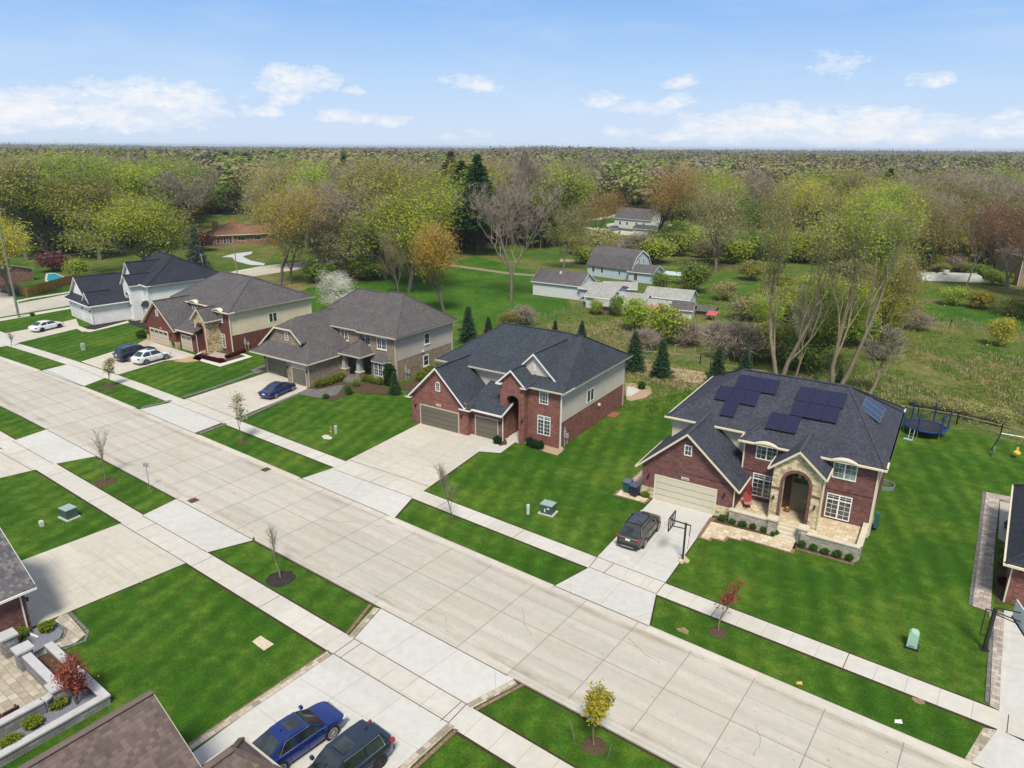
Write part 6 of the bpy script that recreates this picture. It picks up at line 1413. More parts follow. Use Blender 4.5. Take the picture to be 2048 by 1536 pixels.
ptree('pine', 925, 500, 322, 'dark', 'tall dark pine, left one of the close pair on the meadow edge', wid=1.5)
ptree('bare0', 1055, 500, 287, None, 'very tall leafless grey tree reaching above the horizon', twig_m=TWIG, wid=.5)
ptree('bare1', 1022, 602, 352, None, 'broad bare tree left of the long whitish shed', twig_m=TWIG, wid=.95, rz=.6)
ptree('bud0', 1127, 540, 395, 'olive', 'thin greenish tree behind the long whitish shed', wid=1.0)
ptree('bud1', 1302, 508, 312, 'orange', 'orange budded big tree with dark forked trunk in front of the white cottage', bark_m=BARK_D, wid=1.15)
ptree('bud0', 1352, 490, 320, 'olive', 'olive leaning tree right of the white cottage', bark_m=BARK_D, wid=1.15)
ptree('full0', 1620, 735, 540, 'lime', 'bright green leafy tree behind the cottonwoods above the solar panel roof', wid=1.25)
ptree('full1', 1528, 690, 575, 'lime', 'yellow-green smaller tree left of the tall cottonwoods', wid=.8)
ptree('bud1', 1930, 580, 385, 'rust', 'reddish brown tree with pale forked trunk in front of the white tent', bark_m=BARK_G, wid=.6)
ptree('bud0', 2012, 588, 372, 'rust', 'wide rust-orange tree at the right edge beside the tall tan house', bark_m=BARK_G, wid=.9)
ptree('bush', 1388, 586, 520, 'green', 'round green bush tree in the field right of the blue annex', wid=1.0)
ptree('bush', 1328, 688, 608, 'lime', 'leafy lime shrub in front of the low lean-to shed', wid=.9)
ptree('bush', 1268, 662, 596, 'lime', 'pale lime shrub in front of the small old sheds', wid=.85)
ptree('bush', 1192, 630, 598, 'lime', 'little lime bush at the mouth of the open shed', wid=.8)
ptree('bush', 1232, 632, 590, 'green', 'dark green bush against the small whitish shed', wid=.7)
ptree('bush', 1320, 582, 545, 'green', 'low green bush below the blue annex', wid=1.1)
ptree('bush', 2000, 692, 632, 'yellow', 'small yellow-green tree alone on the right meadow', wid=.8)
for (a, b, c, l, tx) in ((1905, 610, 572, 'lime', 'olive bush before the left end of the white tent'), (1962, 618, 580, 'yellow', 'olive bush before the middle of the white tent'), (2030, 632, 590, 'olive', 'olive bush at the right edge below the tan house'), (1800, 585, 545, 'olive', 'olive thicket bush left of the black panel'),
                        (1370, 690, 640, None, 'tangled bare brown bush right of the leafy lime shrub'), (1430, 680, 640, None, 'bare brown bush below the red tin sheet'), (1290, 700, 655, None, 'bare brown thicket below the old sheds'), (1480, 720, 640, None, 'dense brown thicket left of the cottonwoods'), (1045, 650, 610, None, 'tangle of brown brush on the meadow behind the slate roof'), (1020, 655, 622, 'olive', 'olive brush beside the brown tangle on the meadow'),
                        (1760, 720, 690, None, 'brown brush heap right of the cottonwoods'), (1830, 660, 620, None, 'bare brush beneath the barrel shelter'), (1890, 826, 792, 'bud', 'pale green shrub along the wire fence behind the trampoline'), (1940, 836, 802, 'bud', 'yellowish shrub along the wire fence behind the swing set'), (1840, 815, 790, 'bud', 'low greenish shrub on the wire fence left of the trampoline'), (2000, 850, 815, 'bud', 'shrub on the wire fence at the right edge'),
                        (1560, 590, 545, 'olive', 'grey-green thicket behind the cottonwoods'), (1500, 560, 520, 'olive', 'thicket at the left end of the pond')):
    ptree('brush' if l is None else 'bush', a, b, c, l, tx, name='bush', cat='bush', wid=1.3)
for (k, a, b, c, l, tx, w) in (('bud0', 690, 552, 345, 'bud', 'grey-beige budding tree right behind the white blossom tree', 1.3), ('bare1', 745, 556, 380, None, 'tangled bare tree left of the tall bright green tree', 1.3), ('full0', 610, 540, 370, 'olive', 'olive tree above the roof ridge of the oxblood house', 1.1), ('bush', 735, 560, 512, 'green', 'dark green thicket right of the white blossom tree', 1.6), ('bush', 640, 566, 520, 'green', 'green thicket left of the white blossom tree', 1.4), ('full1', 200, 520, 330, 'olive', 'tall olive tree left of the big lime tree', 1.2), ('full0', 100, 515, 300, 'olive', 'tall olive budding tree behind the maroon maple', 1.1), ('bare0', 55, 520, 300, None, 'tall leafless tree near the left edge', 1.2), ('bud1', 1180, 500, 372, 'orange', 'orange-tinted tree left of the white cottage', 1.2), ('bud0', 1210, 545, 470, 'olive', 'small olive tree behind the gambrel house', 1.0),
                         ('bud0', 1430, 545, 350, 'bud', 'sprawling pale budding tree between the cottage and the cottonwoods', 1.2), ('full1', 1480, 500, 385, 'green', 'rounded green tree right of the white shed', 1.2), ('full0', 1400, 490, 380, 'olive', 'olive tree behind the white shed', 1.1), ('bud1', 1560, 560, 360, 'olive', 'thin olive tree in front of the pond', .9), ('bud1', 1600, 500, 340, 'yellow', 'yellow-green tree above the pond', 1.1), ('bud1', 1790, 560, 400, 'bud', 'pale budding tree left of the black panel', 1.2), ('bare0', 1860, 540, 390, None, 'leafless tree behind the white tent', 1.0), ('bush', 1745, 650, 585, 'lime', 'lime thicket right of the weeping willow', 1.5), ('bush', 1560, 640, 570, 'olive', 'olive thicket left of the left cottonwood', 1.5), ('bush', 1640, 610, 548, 'olive', 'olive thicket in the gap of the cottonwoods', 1.6), ('bush', 1700, 575, 520, 'bud', 'beige thicket by the near pond bank', 1.6), ('bush', 1500, 640, 590, 'bud', 'beige thicket at the right of the old sheds', 1.5), ('bush', 1800, 640, 590, 'olive', 'olive thicket beside the tilted white board', 1.3), ('bush', 1450, 600, 560, 'bud', 'beige sapling clump behind the red tin sheet', 1.2), ('bush', 1545, 720, 640, 'olive', 'olive thicket left of the cottonwood trunks', 1.4), ('bush', 1690, 690, 610, 'green', 'green leafy thicket between the two cottonwoods', 1.3), ('bush', 1600, 740, 660, 'green', 'leafy thicket at the cottonwood feet', 1.2)):
    ptree(k, a, b, c, l, tx, wid=w)
SC = ['beside the white garage', 'below the white shed', 'left of the pond', 'at the pond edge', 'right of the pond', 'below the white tent']
for q in range(58):
    px = 1150 + q * 15.3 + rgs.uniform(-8, 8); py = 512 + rgs.uniform(-14, 16) + (0 if px < 1700 else (px - 1700) * .17); 
    if 1230 < px < 1300 and py < 505: continue
    hgt = rgs.uniform(30, 62) * (1 if px < 1860 else .6); l = rgs.choice(['olive', 'bud', None, 'green', 'lime', 'olive'])
    z_ = SC[min(5, int((px - 1150) / 150))]; nm_ = {'olive': 'olive', 'bud': 'beige budding', None: 'bare brown', 'green': 'green', 'lime': 'lime'}[l]
    ptree('brush' if l is None else 'bush', px, py, py - hgt, l, ('large ' if hgt > 46 else 'small ') + nm_ + ' scrub bush ' + z_, name='bush', cat='bush', group='scrub along the far side of the field', wid=rgs.uniform(1.1, 1.7))
# conifers planted along the back of the lots
for (a, b, c, tx) in ((937, 684, 612, 'dark young spruce between the tan brick and the red brick house'), (977, 676, 632, 'smaller spruce peeking over the left of the slate roof'), (1110, 672, 640, 'spruce top behind the middle of the slate roof'), (1163, 680, 640, 'spruce behind the right part of the slate roof'), (1267, 741, 661, 'dark spruce right behind the red brick house corner'), (1322, 755, 678, 'tall dark spruce in the middle of the wood chip bed'), (1432, 775, 695, 'dark spruce left behind the solar panel roof'), (1488, 758, 697, 'small spruce peeking over the ridge of the solar panel roof'), (1675, 785, 735, 'spruce hidden behind the solar roof at the cottonwood feet'), (790, 788, 742, 'bushy spruce at the front right corner of the tan brick house')):
    ptree('spruce', a, b, c, 'spruce', tx, name='spruce_tree', group='spruces behind the brick houses', wid=1.15)
# big cottonwoods behind the solar house
def cottonwood(px, pyb, pyt, seed, lean, forks, r, label, leaf='bud', n=2600, wid=1.0, cl=1.1):
    g, h = hat(px, pyb, pyt); mt, me, _ = tree_mesh('cottonwood', seed, h, r, leaf, n, .13, cl, 4, BARK_P, TWIG_P, spread=.55, up=.6, nch=(2, 3), lean=lean, forks=forks, first=.25, wig=.1, decay=.66)
    T = empty('cottonwood', (g.x, g.y, 0), 0, label, 'tree'); newobj('trunk', mt, T); newobj('crown', me, T); T.scale = (wid, wid, 1)
cottonwood(1557, 768, 345, 201, (-.05, .05), 2, .42, 'tallest pale cottonwood with forked trunk, left of the pair above the solar roof', 'olive', 9000)
cottonwood(1668, 788, 352, 208, (.10, .12), 2, .42, 'pale leaning cottonwood, right of the pair above the solar roof', 'lime', 8500)
cottonwood(1588, 770, 560, 215, (.05, .0), 1, .16, 'thin pale dead tree at the foot of the left cottonwood', None, 1500)
cottonwood(1738, 790, 640, 221, (.15, .1), 1, .16, 'small leafless tree with spreading branches right of the cottonwoods', None, 2200, 1.5)
# weeping willows
def willow(px, pyb, pyt, seed, label, leaf='willow', wid=1.0):
    g, h = hat(px, pyb, pyt); mt, me, _ = tree_mesh('willow', seed, h, .4, leaf, 12000, .22, 1.3, 4, BARK_D, TWIG, spread=.95, up=.15, len0=.3, droopleaf=2.2)
    T = empty('willow', (g.x, g.y, 0), 0, label, 'tree'); newobj('trunk', mt, T); newobj('crown', me, T); T.scale = (wid, wid, 1)
willow(1690, 520, 352, 301, 'yellow weeping willow standing behind the pond', 'yellow')
willow(1765, 690, 470, 305, 'green-yellow weeping willow right of the cottonwoods', 'willow', .8)
willow(1820, 540, 365, 309, 'broad yellowish willow beyond the field, right of the pond', 'willow', .9)
# -- street trees -----------------------------------------------------------
def street(px, pyb, pyt, seed, leaf, n, label, twig=TWIG_P, bk=BARK_P, ls=.09, cl=.35, spread=.5, mul=BED, mr=.85, stake=0, wid=1.0, lv=3, nt=1.0):
    g, h = hat(px, pyb, pyt); mt, me, _ = tree_mesh('young', seed, h, .05, leaf, n, ls, cl, lv, bk, twig, tmin=.38, spread=spread, up=.45, first=.35, nch=(3, 5), decay=.5, len0=.42)
    T = empty('young_tree', (g.x, g.y, 0), 0, label, 'tree'); newobj('trunk', mt, T); newobj('crown', me, T); T.scale = (wid, wid, 1)
    if mr:
        m = MB(); rg = random.Random(seed); k = 22; pr = [mr * (1 + rg.uniform(-.08, .08)) for _ in range(k)]
        R_ = [[(g.x + pr[i] * f * math.cos(6.283 * i / k), g.y + pr[i] * f * math.sin(6.283 * i / k), z) for i in range(k)] for f, z in ((1, .02), (.7, .09), (.3, .12))]
        for a, b in zip(R_[:-1], R_[1:]):
            for i in range(k): m.poly([a[i], a[(i + 1) % k], b[(i + 1) % k], b[i]])
        m.poly(R_[-1]); tag(m.build('mulch_ring', mul, smooth=True), kind='structure')
    for q in range(stake):
        a = math.radians(200 + q * 140); s_ = empty('tree_stake', (g.x + .95 * math.cos(a), g.y + .95 * math.sin(a), 0), a, 'leaning wooden stake beside the golden street tree, ' + ('left one' if q == 0 else 'right one'), 'stake')
        m = MB(); m.bar((0, 0, 0), (.25, 0, 1.1), .05, .05); m.build('pole', WOODG, s_)
street(561, 1158, 1055, 401, None, 700, 'thin bare white-barked young tree in a black mulch ring', mul=BEDDARK, mr=.95, cl=.45)
street(210, 965, 857, 403, None, 700, 'bare brown young tree left of the lone sign post', twig=TWIG, bk=BARK_G, mul=BED, mr=.9, cl=.5)
street(484, 885, 782, 405, 'palebud', 520, 'pale budding young tree between the blue sedan and the street', twig=TWIG_P, mul=BED, mr=.5, ls=.13, cl=.4)
street(216, 774, 716, 407, 'palebud', 900, 'young tree with brownish leaves and stake in front of the white crossover', twig=TWIG, mul=BED, mr=1.0, ls=.14, cl=.35)
street(906, 1052, 918, 409, None, 1500, 'narrow dense-twigged bare tree on the strip left of the big green utility box', twig=TWIG, bk=BARK_G, mul=None, mr=0, cl=.5, spread=.35, wid=.8)
street(1436, 1265, 1152, 411, 'red', 420, 'young tree with sparse red buds by the right sidewalk', twig=TWIG_R, mul=BED, mr=.55, ls=.08, cl=.45)
street(1188, 1492, 1378, 413, 'yellow', 1700, 'golden leaved young tree at the bottom of the picture', twig=TWIG, mul=BED, mr=.6, ls=.11, cl=.32, stake=2, spread=.4)
street(23, 693, 664, 415, None, 700, 'tiny bare tree at the left end of the far verge', twig=TWIG, mul=None, mr=0, cl=.35)
g_ = G(165, 1412); mt_, me__, _h = tree_mesh('maple', 421, 2.9, .05, 'red', 1900, .075, .42, 3, BARK_G, TWIG_R, tmin=.5, spread=.6, up=.4, forks=3, first=.15, nch=(4, 6), decay=.5)
T_ = empty('young_tree', (-35.25, 10.3, .3), 0, 'red leaved Japanese maple inside the white capped planter', 'tree'); newobj('trunk', mt_, T_); newobj('crown', me__, T_)
# -- the wood behind the lots -------------------------------------------------
rgf = random.Random(99)
# ground that stays open: pixel boxes in which no crown may stand (clearings, houses, roads, meadows)
KEEP = [(395, 430, 545, 560), (0, 540, 150, 700), (150, 500, 640, 640), (560, 560, 1000, 700), (985, 505, 1500, 700), (1160, 415, 1290, 500), (1290, 450, 1400, 500), (1400, 560, 2100, 900), (1440, 470, 1720, 540), (830, 500, 1000, 620), (1000, 500, 1180, 560), (1860, 540, 2060, 600)]
def ok(x, y, h):
    px, pb = proj((x, y, 0)); 
    if not (-120 < px < 2170): return False
    pt = proj((x, y, h))[1]; r = 3.5 / max(1.0, (Vector((x, y, 0)) - CAM).dot(FW)) * CF
    for (a, b, c, d) in KEEP:
        if px + r * .55 > a and px - r * .55 < c and pb > b and pt < d - 4:
            if pt < d and pb > b: return False
    return True
def palette(px, depth):
    r = rgf.random()
    if px < 620: L = [('full', 'green', .14), ('full', 'lime', .17), ('full', 'olive', .10), ('bud', 'bud', .17), ('bud', 'olive', .14), ('bare', None, .22), ('bud', 'orange', .06)]
    elif px < 1150: L = [('bare', None, .24), ('bud', 'bud', .22), ('bud', 'olive', .2), ('full', 'olive', .12), ('full', 'lime', .08), ('pine', 'dark', .05), ('bud', 'orange', .09)]
    else: L = [('bud', 'olive', .22), ('full', 'olive', .14), ('full', 'lime', .14), ('bud', 'orange', .14), ('bare', None, .17), ('bud', 'bud', .12), ('pine', 'dark', .03), ('full', 'green', .04)]
    s = 0
    for k, l, w in L:
        s += w
        if r < s: return k, l
    return L[0][0], L[0][1]
LAB = {('full', 'green'): 'leafy mid-green tree', ('full', 'lime'): 'lime green tree', ('full', 'olive'): 'dense olive tree', ('bud', 'bud'): 'beige budding tree', ('bud', 'olive'): 'thin olive tree', ('bare', None): 'leafless grey-brown tree', ('bud', 'orange'): 'orange-brown tree', ('pine', 'dark'): 'dark evergreen'}
ZONES = [(130, 'above the swimming pool'), (300, 'behind the big lime tree'), (440, 'behind the ranch chimneys'), (600, 'behind the ranch house'), (760, 'above the white blossom tree'), (900, 'behind the tan house'), (1040, 'behind the dark pines'), (1200, 'left of the white cottage'), (1330, 'above the white cottage'), (1480, 'right of the white cottage'), (1640, 'above the pond'), (1800, 'right of the pond'), (1950, 'above the white tent'), (9999, 'at the right edge')]
cand = []
fwx, fwy = FW.xy.normalized()
d = 118.0
while d < 620:
    nrow = int(d * 1.65 / (7.0 + d * .006)); step = 7.2 + d * .008
    for i in range(nrow):
        lat = (i / nrow - .5) * d * 1.66 + rgf.uniform(-2, 2); dd = d + rgf.uniform(-step * .5, step * .5)
        x = fwx * dd + RT.x * lat; y = fwy * dd + RT.y * lat; cand.append((dd, x, y))
    d += step
forest = []
for (dd, x, y) in cand:
    h = rgf.uniform(20, 26) + (1.5 if rgf.random() < .12 else 0)
    px = proj((x, y, 0))[0]; pb = proj((x, y, 0))[1]
    if px > 1150: h *= .88
    if y < 76 and px < 150: continue
    if not ok(x, y, h): continue
    forest.append((dd, x, y, h, px))
near = forest[:]; near.sort(key=lambda q: q[0])
NT_ = 262
for (dd, x, y, h, px) in near[:NT_]:
    k, l = palette(px, dd); kk = k + str(rgf.randint(0, 1)) if k in ('full', 'bud', 'bare') else k
    if k == 'pine': h *= 1.05
    zone = [z for lim, z in ZONES if px < lim][0]; row = 'front' if dd < 190 else 'middle' if dd < 235 else 'rear'; size = 'tall ' if h > (23 if px < 1150 else 20.2) else 'lower '
    place_tree(kk, (x, y), h, l, label=size + LAB[(k, l)] + ' ' + row + ' rows ' + zone, group='trees of the wood ' + zone, wid=rgf.uniform(1.05, 1.6), rg=rgf)
# -- far wood as one mass: points on the ground carrying scattered crowns -------
def far_wood(pts, name, keys, seed, smin, smax):
    me = bpy.data.meshes.new(name); me.from_pydata(pts, [], []); o = newobj(name, me); tag(o, kind='stuff')
    return o
def crown_blob(name, seed, leaf, n=420, lsize=1.0, H=15.0, conifer=False):
    """light far-off crown: a lumpy cloud of leaf clumps with a stem"""
    rg = np.random.RandomState(seed); m = []
    K = 11; cen = np.stack([rg.normal(0, 2.5, K), rg.normal(0, 2.5, K), rg.uniform(.30, .86, K) ** .8 * H], 1)
    if conifer: cen = np.stack([rg.normal(0, .8, K), rg.normal(0, .8, K), np.linspace(.3, .9, K) * H], 1)
    idx = rg.randint(0, K, n); o = rg.normal(0, 1, (n, 3)); o[:, 2] += .35; o /= np.linalg.norm(o, axis=1)[:, None]
    lr = rg.uniform(.55, 1.35, K)[idx][:, None]; c = cen[idx] + o * lr * np.array([2.2, 2.2, 1.8]) * (.6 if conifer else 1) * rg.uniform(.55, 1.15, n)[:, None]; nr = o + rg.normal(0, .35, (n, 3))
    u = np.cross(nr, rg.normal(0, 1, (n, 3))); u /= np.linalg.norm(u, axis=1)[:, None]; v = np.cross(nr, u); v /= np.linalg.norm(v, axis=1)[:, None]; sz = lsize * rg.uniform(.35, 1.0, n)[:, None]
    q = np.stack([c - u * sz, c + v * sz * .6, c + u * sz, c - v * sz * .6], 1).reshape(-1, 3)
    V = [tuple(p) for p in q]; F = [(4 * i, 4 * i + 1, 4 * i + 2, 4 * i + 3) for i in range(n)]; MI = [0] * n
    b = len(V); V += [(-.2, 0, 0), (.2, 0, 0), (.08, 0, H * .7), (-.08, 0, H * .7), (0, -.2, 0), (0, .2, 0), (0, .08, H * .7), (0, -.08, H * .7)]; F += [(b, b + 1, b + 2, b + 3), (b + 4, b + 5, b + 6, b + 7)]; MI += [1, 1]
    me = bpy.data.meshes.new(name); me.from_pydata(V, [], F); me.materials.append(LM[leaf]); me.materials.append(BARK_G); me.polygons.foreach_set('material_index', MI); return me
def build_far():
    """merge every far tree of one tint into one mass"""
    rg = np.random.RandomState(5); mid = near[NT_:]
    rings_ = []
    for (dd, x, y, h, px) in mid: rings_.append((x, y, h, dd, px))
    for (dd, x, y, h, px) in forest:      # undergrowth between the trunks
        for q in range(5):
            x2, y2 = x + rg.normal(0, 4.5), y + rg.normal(0, 4.5); h2 = rg.uniform(3.0, 10)
            if ok(x2, y2, h2): rings_.append((x2, y2, h2, dd, px))
    d_ = 620.0
    while d_ < 5200:
        step = 9 + (d_ - 620) * .022; n = int(d_ * 1.66 / step)
        for i in range(n):
            lat = (i / n - .5) * d_ * 1.66 + rg.uniform(-step / 2, step / 2); dd = d_ + rg.uniform(-step / 2, step / 2)
            if rg.rand() < .06: continue
            rings_.append((fwx * dd + RT.x * lat, fwy * dd + RT.y * lat, (rg.uniform(18, 24.5) if dd < 1000 else rg.uniform(14, 21)) + (max(0, 7 * math.sin(lat * .0021 + 1) + 3 * math.sin(lat * .009)) if lat < 200 and dd > 1200 else max(0, 4 * math.sin(lat * .006)) if dd > 1200 else 0), dd, 1024 + CF * lat / dd))
        d_ += step
    kinds = [('green', 17), ('lime', 18), ('olive', 19), ('bud', 20), ('twiggy', 21), ('orange', 22), ('dark', 23), ('bud', 24), ('twiggy', 25)]
    W_ = {'L': [.12, .15, .24, .18, .13, .02, .03, .08, .05], 'C': [.06, .10, .22, .20, .18, .03, .04, .09, .08], 'R': [.09, .16, .30, .16, .08, .05, .03, .08, .05]}
    meshes = []
    for i, (l, s) in enumerate(kinds):
        me = crown_blob('far_' + l, s, l, 460, .72, 15, l == 'dark'); co = np.zeros(len(me.vertices) * 3); me.vertices.foreach_get('co', co); fv = np.zeros(len(me.loops), int); me.loops.foreach_get('vertex_index', fv); mi = np.zeros(len(me.polygons), int); me.polygons.foreach_get('material_index', mi); meshes.append((co.reshape(-1, 3), fv.reshape(-1, 4), mi, l)); bpy.data.meshes.remove(me)
    groups = {}
    for (x, y, h, dd, px) in rings_:
        if proj((x, y, 0))[0] < -150 or proj((x, y, 0))[0] > 2200: continue
        key = 'L' if px < 620 else 'C' if px < 1150 else 'R'; k = rg.choice(len(kinds), p=W_[key]); groups.setdefault(k, []).append((x, y, h, dd))
    mats_ = []; VV = []; FF = []; MM = []; nv = 0
    for k, lst in groups.items():
        co, fv, mi, l = meshes[k]
        sub_n = len(fv)
        for (x, y, h, dd) in lst:
            frac = 1.0 if dd < 620 else .6 if dd < 1200 else .3 if dd < 2200 else .16
            nf = max(30, int((sub_n - 2) * frac)); sel = np.concatenate([rg.permutation(sub_n - 2)[:nf], [sub_n - 2, sub_n - 1]]) if frac < 1 else np.arange(sub_n)
            a = rg.rand() * 6.283; ca, sa = math.cos(a), math.sin(a); s_ = h / 15.0; w = (s_ if h > 11 else .45) * rg.uniform(1.15, 1.6) * (1.0 if dd < 700 else 1.15 + (dd - 700) / 2600)
            grow_ = (1.0 if frac == 1 else 1.25 if frac > .5 else 1.7 if frac > .2 else 2.4)
            q = co[fv[sel].ravel()].reshape(-1, 4, 3); c = q.mean(1, keepdims=True); q = c + (q - c) * grow_; q = q.reshape(-1, 3)
            X = (q[:, 0] * ca - q[:, 1] * sa) * w + x; Y = (q[:, 0] * sa + q[:, 1] * ca) * w + y; Z = q[:, 2] * s_
            VV.append(np.stack([X, Y, Z], 1)); n_ = len(sel); FF.append(nv + np.arange(n_ * 4)); nv += n_ * 4
            ml_ = {'green': 0, 'lime': 1, 'olive': 2, 'bud': 3, 'twiggy': 4, 'orange': 5, 'dark': 6}[l]; MM.append(np.where(mi[sel] == 1, 7, ml_))
    V = np.concatenate(VV); F_ = np.concatenate(FF); M_ = np.concatenate(MM); n_ = len(M_)
    me = bpy.data.meshes.new('far_wood'); me.vertices.add(len(V)); me.vertices.foreach_set('co', V.ravel()); me.loops.add(len(F_)); me.loops.foreach_set('vertex_index', F_); me.polygons.add(n_); me.polygons.foreach_set('loop_start', np.arange(n_) * 4); me.polygons.foreach_set('loop_total', np.full(n_, 4)); me.polygons.foreach_set('material_index', M_); me.update(calc_edges=False)
    for l in ('green', 'lime', 'olive', 'bud', 'twiggy', 'orange', 'dark'): me.materials.append(FARM[l])
    me.materials.append(BARK_G); tag(newobj('distant_wood', me), kind='stuff'); print('far faces', n_)
def farmat(name, ca, cb):
    m, t, b = mat_base(name); g = t('ShaderNodeNewGeometry'); n = t.noise(g.outputs['Position'], .07, 3); n2 = t.noise(g.outputs['Position'], .008, 3)
    f = t.math('ADD', t.math('MULTIPLY', g.outputs['Random Per Island'], .14), t.math('MULTIPLY', t.ramp(n, [(.35, 0), (.65, 1)]), .78)); c = t.ramp(f, [(0, ca), (1, cb)])
    c = t.mix(1.0, c, t.ramp(n2, [(.35, .75), (.65, 1.2)]), 'MULTIPLY'); setc(t, b, c, .8, .05); tr = t('ShaderNodeBsdfTranslucent'); t.l.new(c, tr.inputs[0]); mx = t('ShaderNodeMixShader', .2, b.outputs[0], tr.outputs[0]); out = [n_ for n_ in t.n if n_.type == 'OUTPUT_MATERIAL'][0]; t.l.new(mx.outputs[0], out.inputs[0]); return m
FARM = {'green': farmat('far_green', (.14, .19, .055), (.18, .24, .07)), 'lime': farmat('far_lime', (.19, .24, .055), (.25, .30, .075)), 'olive': farmat('far_olive', (.19, .20, .065), (.25, .25, .09)), 'bud': farmat('far_bud', (.22, .195, .11), (.28, .25, .145)), 'twiggy': farmat('far_twiggy', (.205, .175, .14), (.265, .23, .185)), 'orange': farmat('far_orange', (.24, .19, .08), (.29, .23, .10)), 'dark': farmat('far_dark', (.07, .11, .05), (.11, .15, .07))}
build_far()
# ================================================================ CARS
TYRE = plain('tyre_rubber', (.018, .018, .019), .85, .2); RIM = plain('alloy_rim', (.42, .43, .45), .35, .5, .7); RIMD = plain('dark_rim', (.05, .05, .055), .4, .5, .5); CARGLASS = glassy('car_glass', (.022, .03, .033), .05); LAMP_R = plain('tail_lamp_red', (.35, .015, .02), .25, .6); LAMP_W = plain('head_lamp', (.55, .57, .6), .15, .8); PLASTIC = plain('black_plastic', (.025, .025, .027), .6, .3); CHROME = plain('chrome', (.6, .61, .63), .2, .5, .9)
def car(name, label, paintm, L=4.85, Wd=1.86, H=1.45, belt=.93, hood=.90, deck=1.02, nose=.66, tail=.80, wb=2.8, r=.34, cab=(-1.95, -1.05, .35, 1.22), roofw=.60, cladding=False, rim=RIM, rails=None, sunroof=True, clear=.20, chrome=True, fronthang=None, panoramic=False, cat='car', group=None, loc=(0, 0), rz=0.0):
    T = empty(name, (loc[0], loc[1], .05), rz, label, cat, group); hw = Wd / 2; fx = fronthang if fronthang else (L - wb) * .47; xf = wb / 2; xr = -wb / 2; F0 = xf + fx; R0 = F0 - L
    c0, c1, c2, c3 = cab
    # body shell: stations from tail to nose  (x, half width, bottom, top, crown)
    st = [(R0, hw * .80, clear + .22, tail, .0), (R0 + .10, hw * .92, clear + .08, tail + .10, .01), (R0 + .35, hw * .98, clear, deck - .03, .02), (c0 + .0, hw, clear, max(deck, belt), .03), ((c0 + c3) / 2, hw, clear - .02, belt, .03), (c3 - .05, hw, clear, belt + .01, .03), (c3 + .35, hw * .99, clear, hood + .02, .05), (F0 - .45, hw * .96, clear, hood - .05, .05), (F0 - .15, hw * .88, clear + .04, nose + .06, .03), (F0, hw * .70, clear + .12, nose - .10, .0)]
    m = MB(); n = 11; ring = []
    for (x, w, b, t, cr) in st:
        h = t - b; half = [(w * .86, b), (w * .99, b + h * .16), (w, b + h * .45), (w * .985, b + h * .72), (w * .93, t - h * .06), (w * .80, t)]
        pts = [(x, y, z) for y, z in half] + [(x, 0, t + cr)] + [(x, -y, z) for y, z in half[::-1]]
        ring.append(pts)
    k = len(ring[0])
    for pts in ring: m.v += pts
    for i in range(len(ring) - 1):
        for j in range(k): 
            j2 = (j + 1) % k; m.f.append((i * k + j, i * k + j2, (i + 1) * k + j2, (i + 1) * k + j)); m.m.append(0)
    m.f.append(tuple(range(k))[::-1]); m.m.append(0); m.f.append(tuple((len(ring) - 1) * k + j for j in range(k))); m.m.append(0)
    body = m.build('body', paintm, T, smooth=True); sub = body.modifiers.new('sub', 'SUBSURF'); sub.levels = 2; sub.render_levels = 2
    # cabin
    bz = belt - .04; wb_ = hw * .90; wr = hw * roofw / .60 * .66; rz_ = H
    cm = MB(); xs_ = [(c0, max(deck, belt) - .05, wb_ * .93, 0), (c1, rz_ - .05, wr * .97, 1), (c1 + (c2 - c1) * .35, rz_ - .005, wr, 1), (c1 + (c2 - c1) * .75, rz_ - .01, wr, 1), (c2, rz_ - .06, wr * .97, 1), (c3, belt - .02, wb_ * .93, 0)]
    top = [[(x, y * w, z + (1 - y * y) * .035 * f) for y in (1, .5, 0, -.5, -1)] for (x, z, w, f) in xs_]
    bot = [[(x_, s * wb_ * (.93 if i in (0, 5) else 1), bz) for s in (1, -1)] for i, x_ in enumerate([c0, c0 + (c1 - c0) * .6, c1 + (c2 - c1) * .35, c1 + (c2 - c1) * .75, c2 + (c3 - c2) * .35, c3])]
    for t_ in top: cm.v += t_
    for b_ in bot: cm.v += b_
    for i in range(5):
        for j in range(4): cm.f.append((i * 5 + j, i * 5 + j + 1, (i + 1) * 5 + j + 1, (i + 1) * 5 + j)); cm.m.append(0)
        B0 = 30 + i * 2; cm.f.append((i * 5, (i + 1) * 5, B0 + 2, B0)); cm.m.append(0); cm.f.append((i * 5 + 4, B0 + 1, B0 + 3, (i + 1) * 5 + 4)); cm.m.append(0)
    cab_o = cm.build('roof', paintm, T, smooth=True); cab_o.data.set_sharp_from_angle(angle=math.radians(28))
    # glass, lying just proud of the cabin shell
    def quad(name, a, b, c, d, mat=CARGLASS, off=.012, ins=.0):
        a, b, c, d = map(Vector, (a, b, c, d)); nrm = (b - a).cross(d - a).normalized(); cen = (a + b + c + d) / 4
        pts = [p + (cen - p) * ins for p in (a, b, c, d)]
        return pts, nrm
    def panel(name, pts, outward, mat=CARGLASS, par=None, off=.014):
        pts = [Vector(p) for p in pts]; nrm = (pts[1] - pts[0]).cross(pts[-1] - pts[0]).normalized()
        if nrm.dot(Vector(outward)) < 0: nrm = -nrm
        g = MB(); g.extr([p + nrm * off for p in pts], nrm * -.01); return g.build(name, mat, par or T)
    def lerp(a, b, t): return Vector(a).lerp(Vector(b), t)
    A0, A1 = Vector((c3, wb_ * .93, belt - .02)), Vector((c2, wr * .97, rz_ - .06))
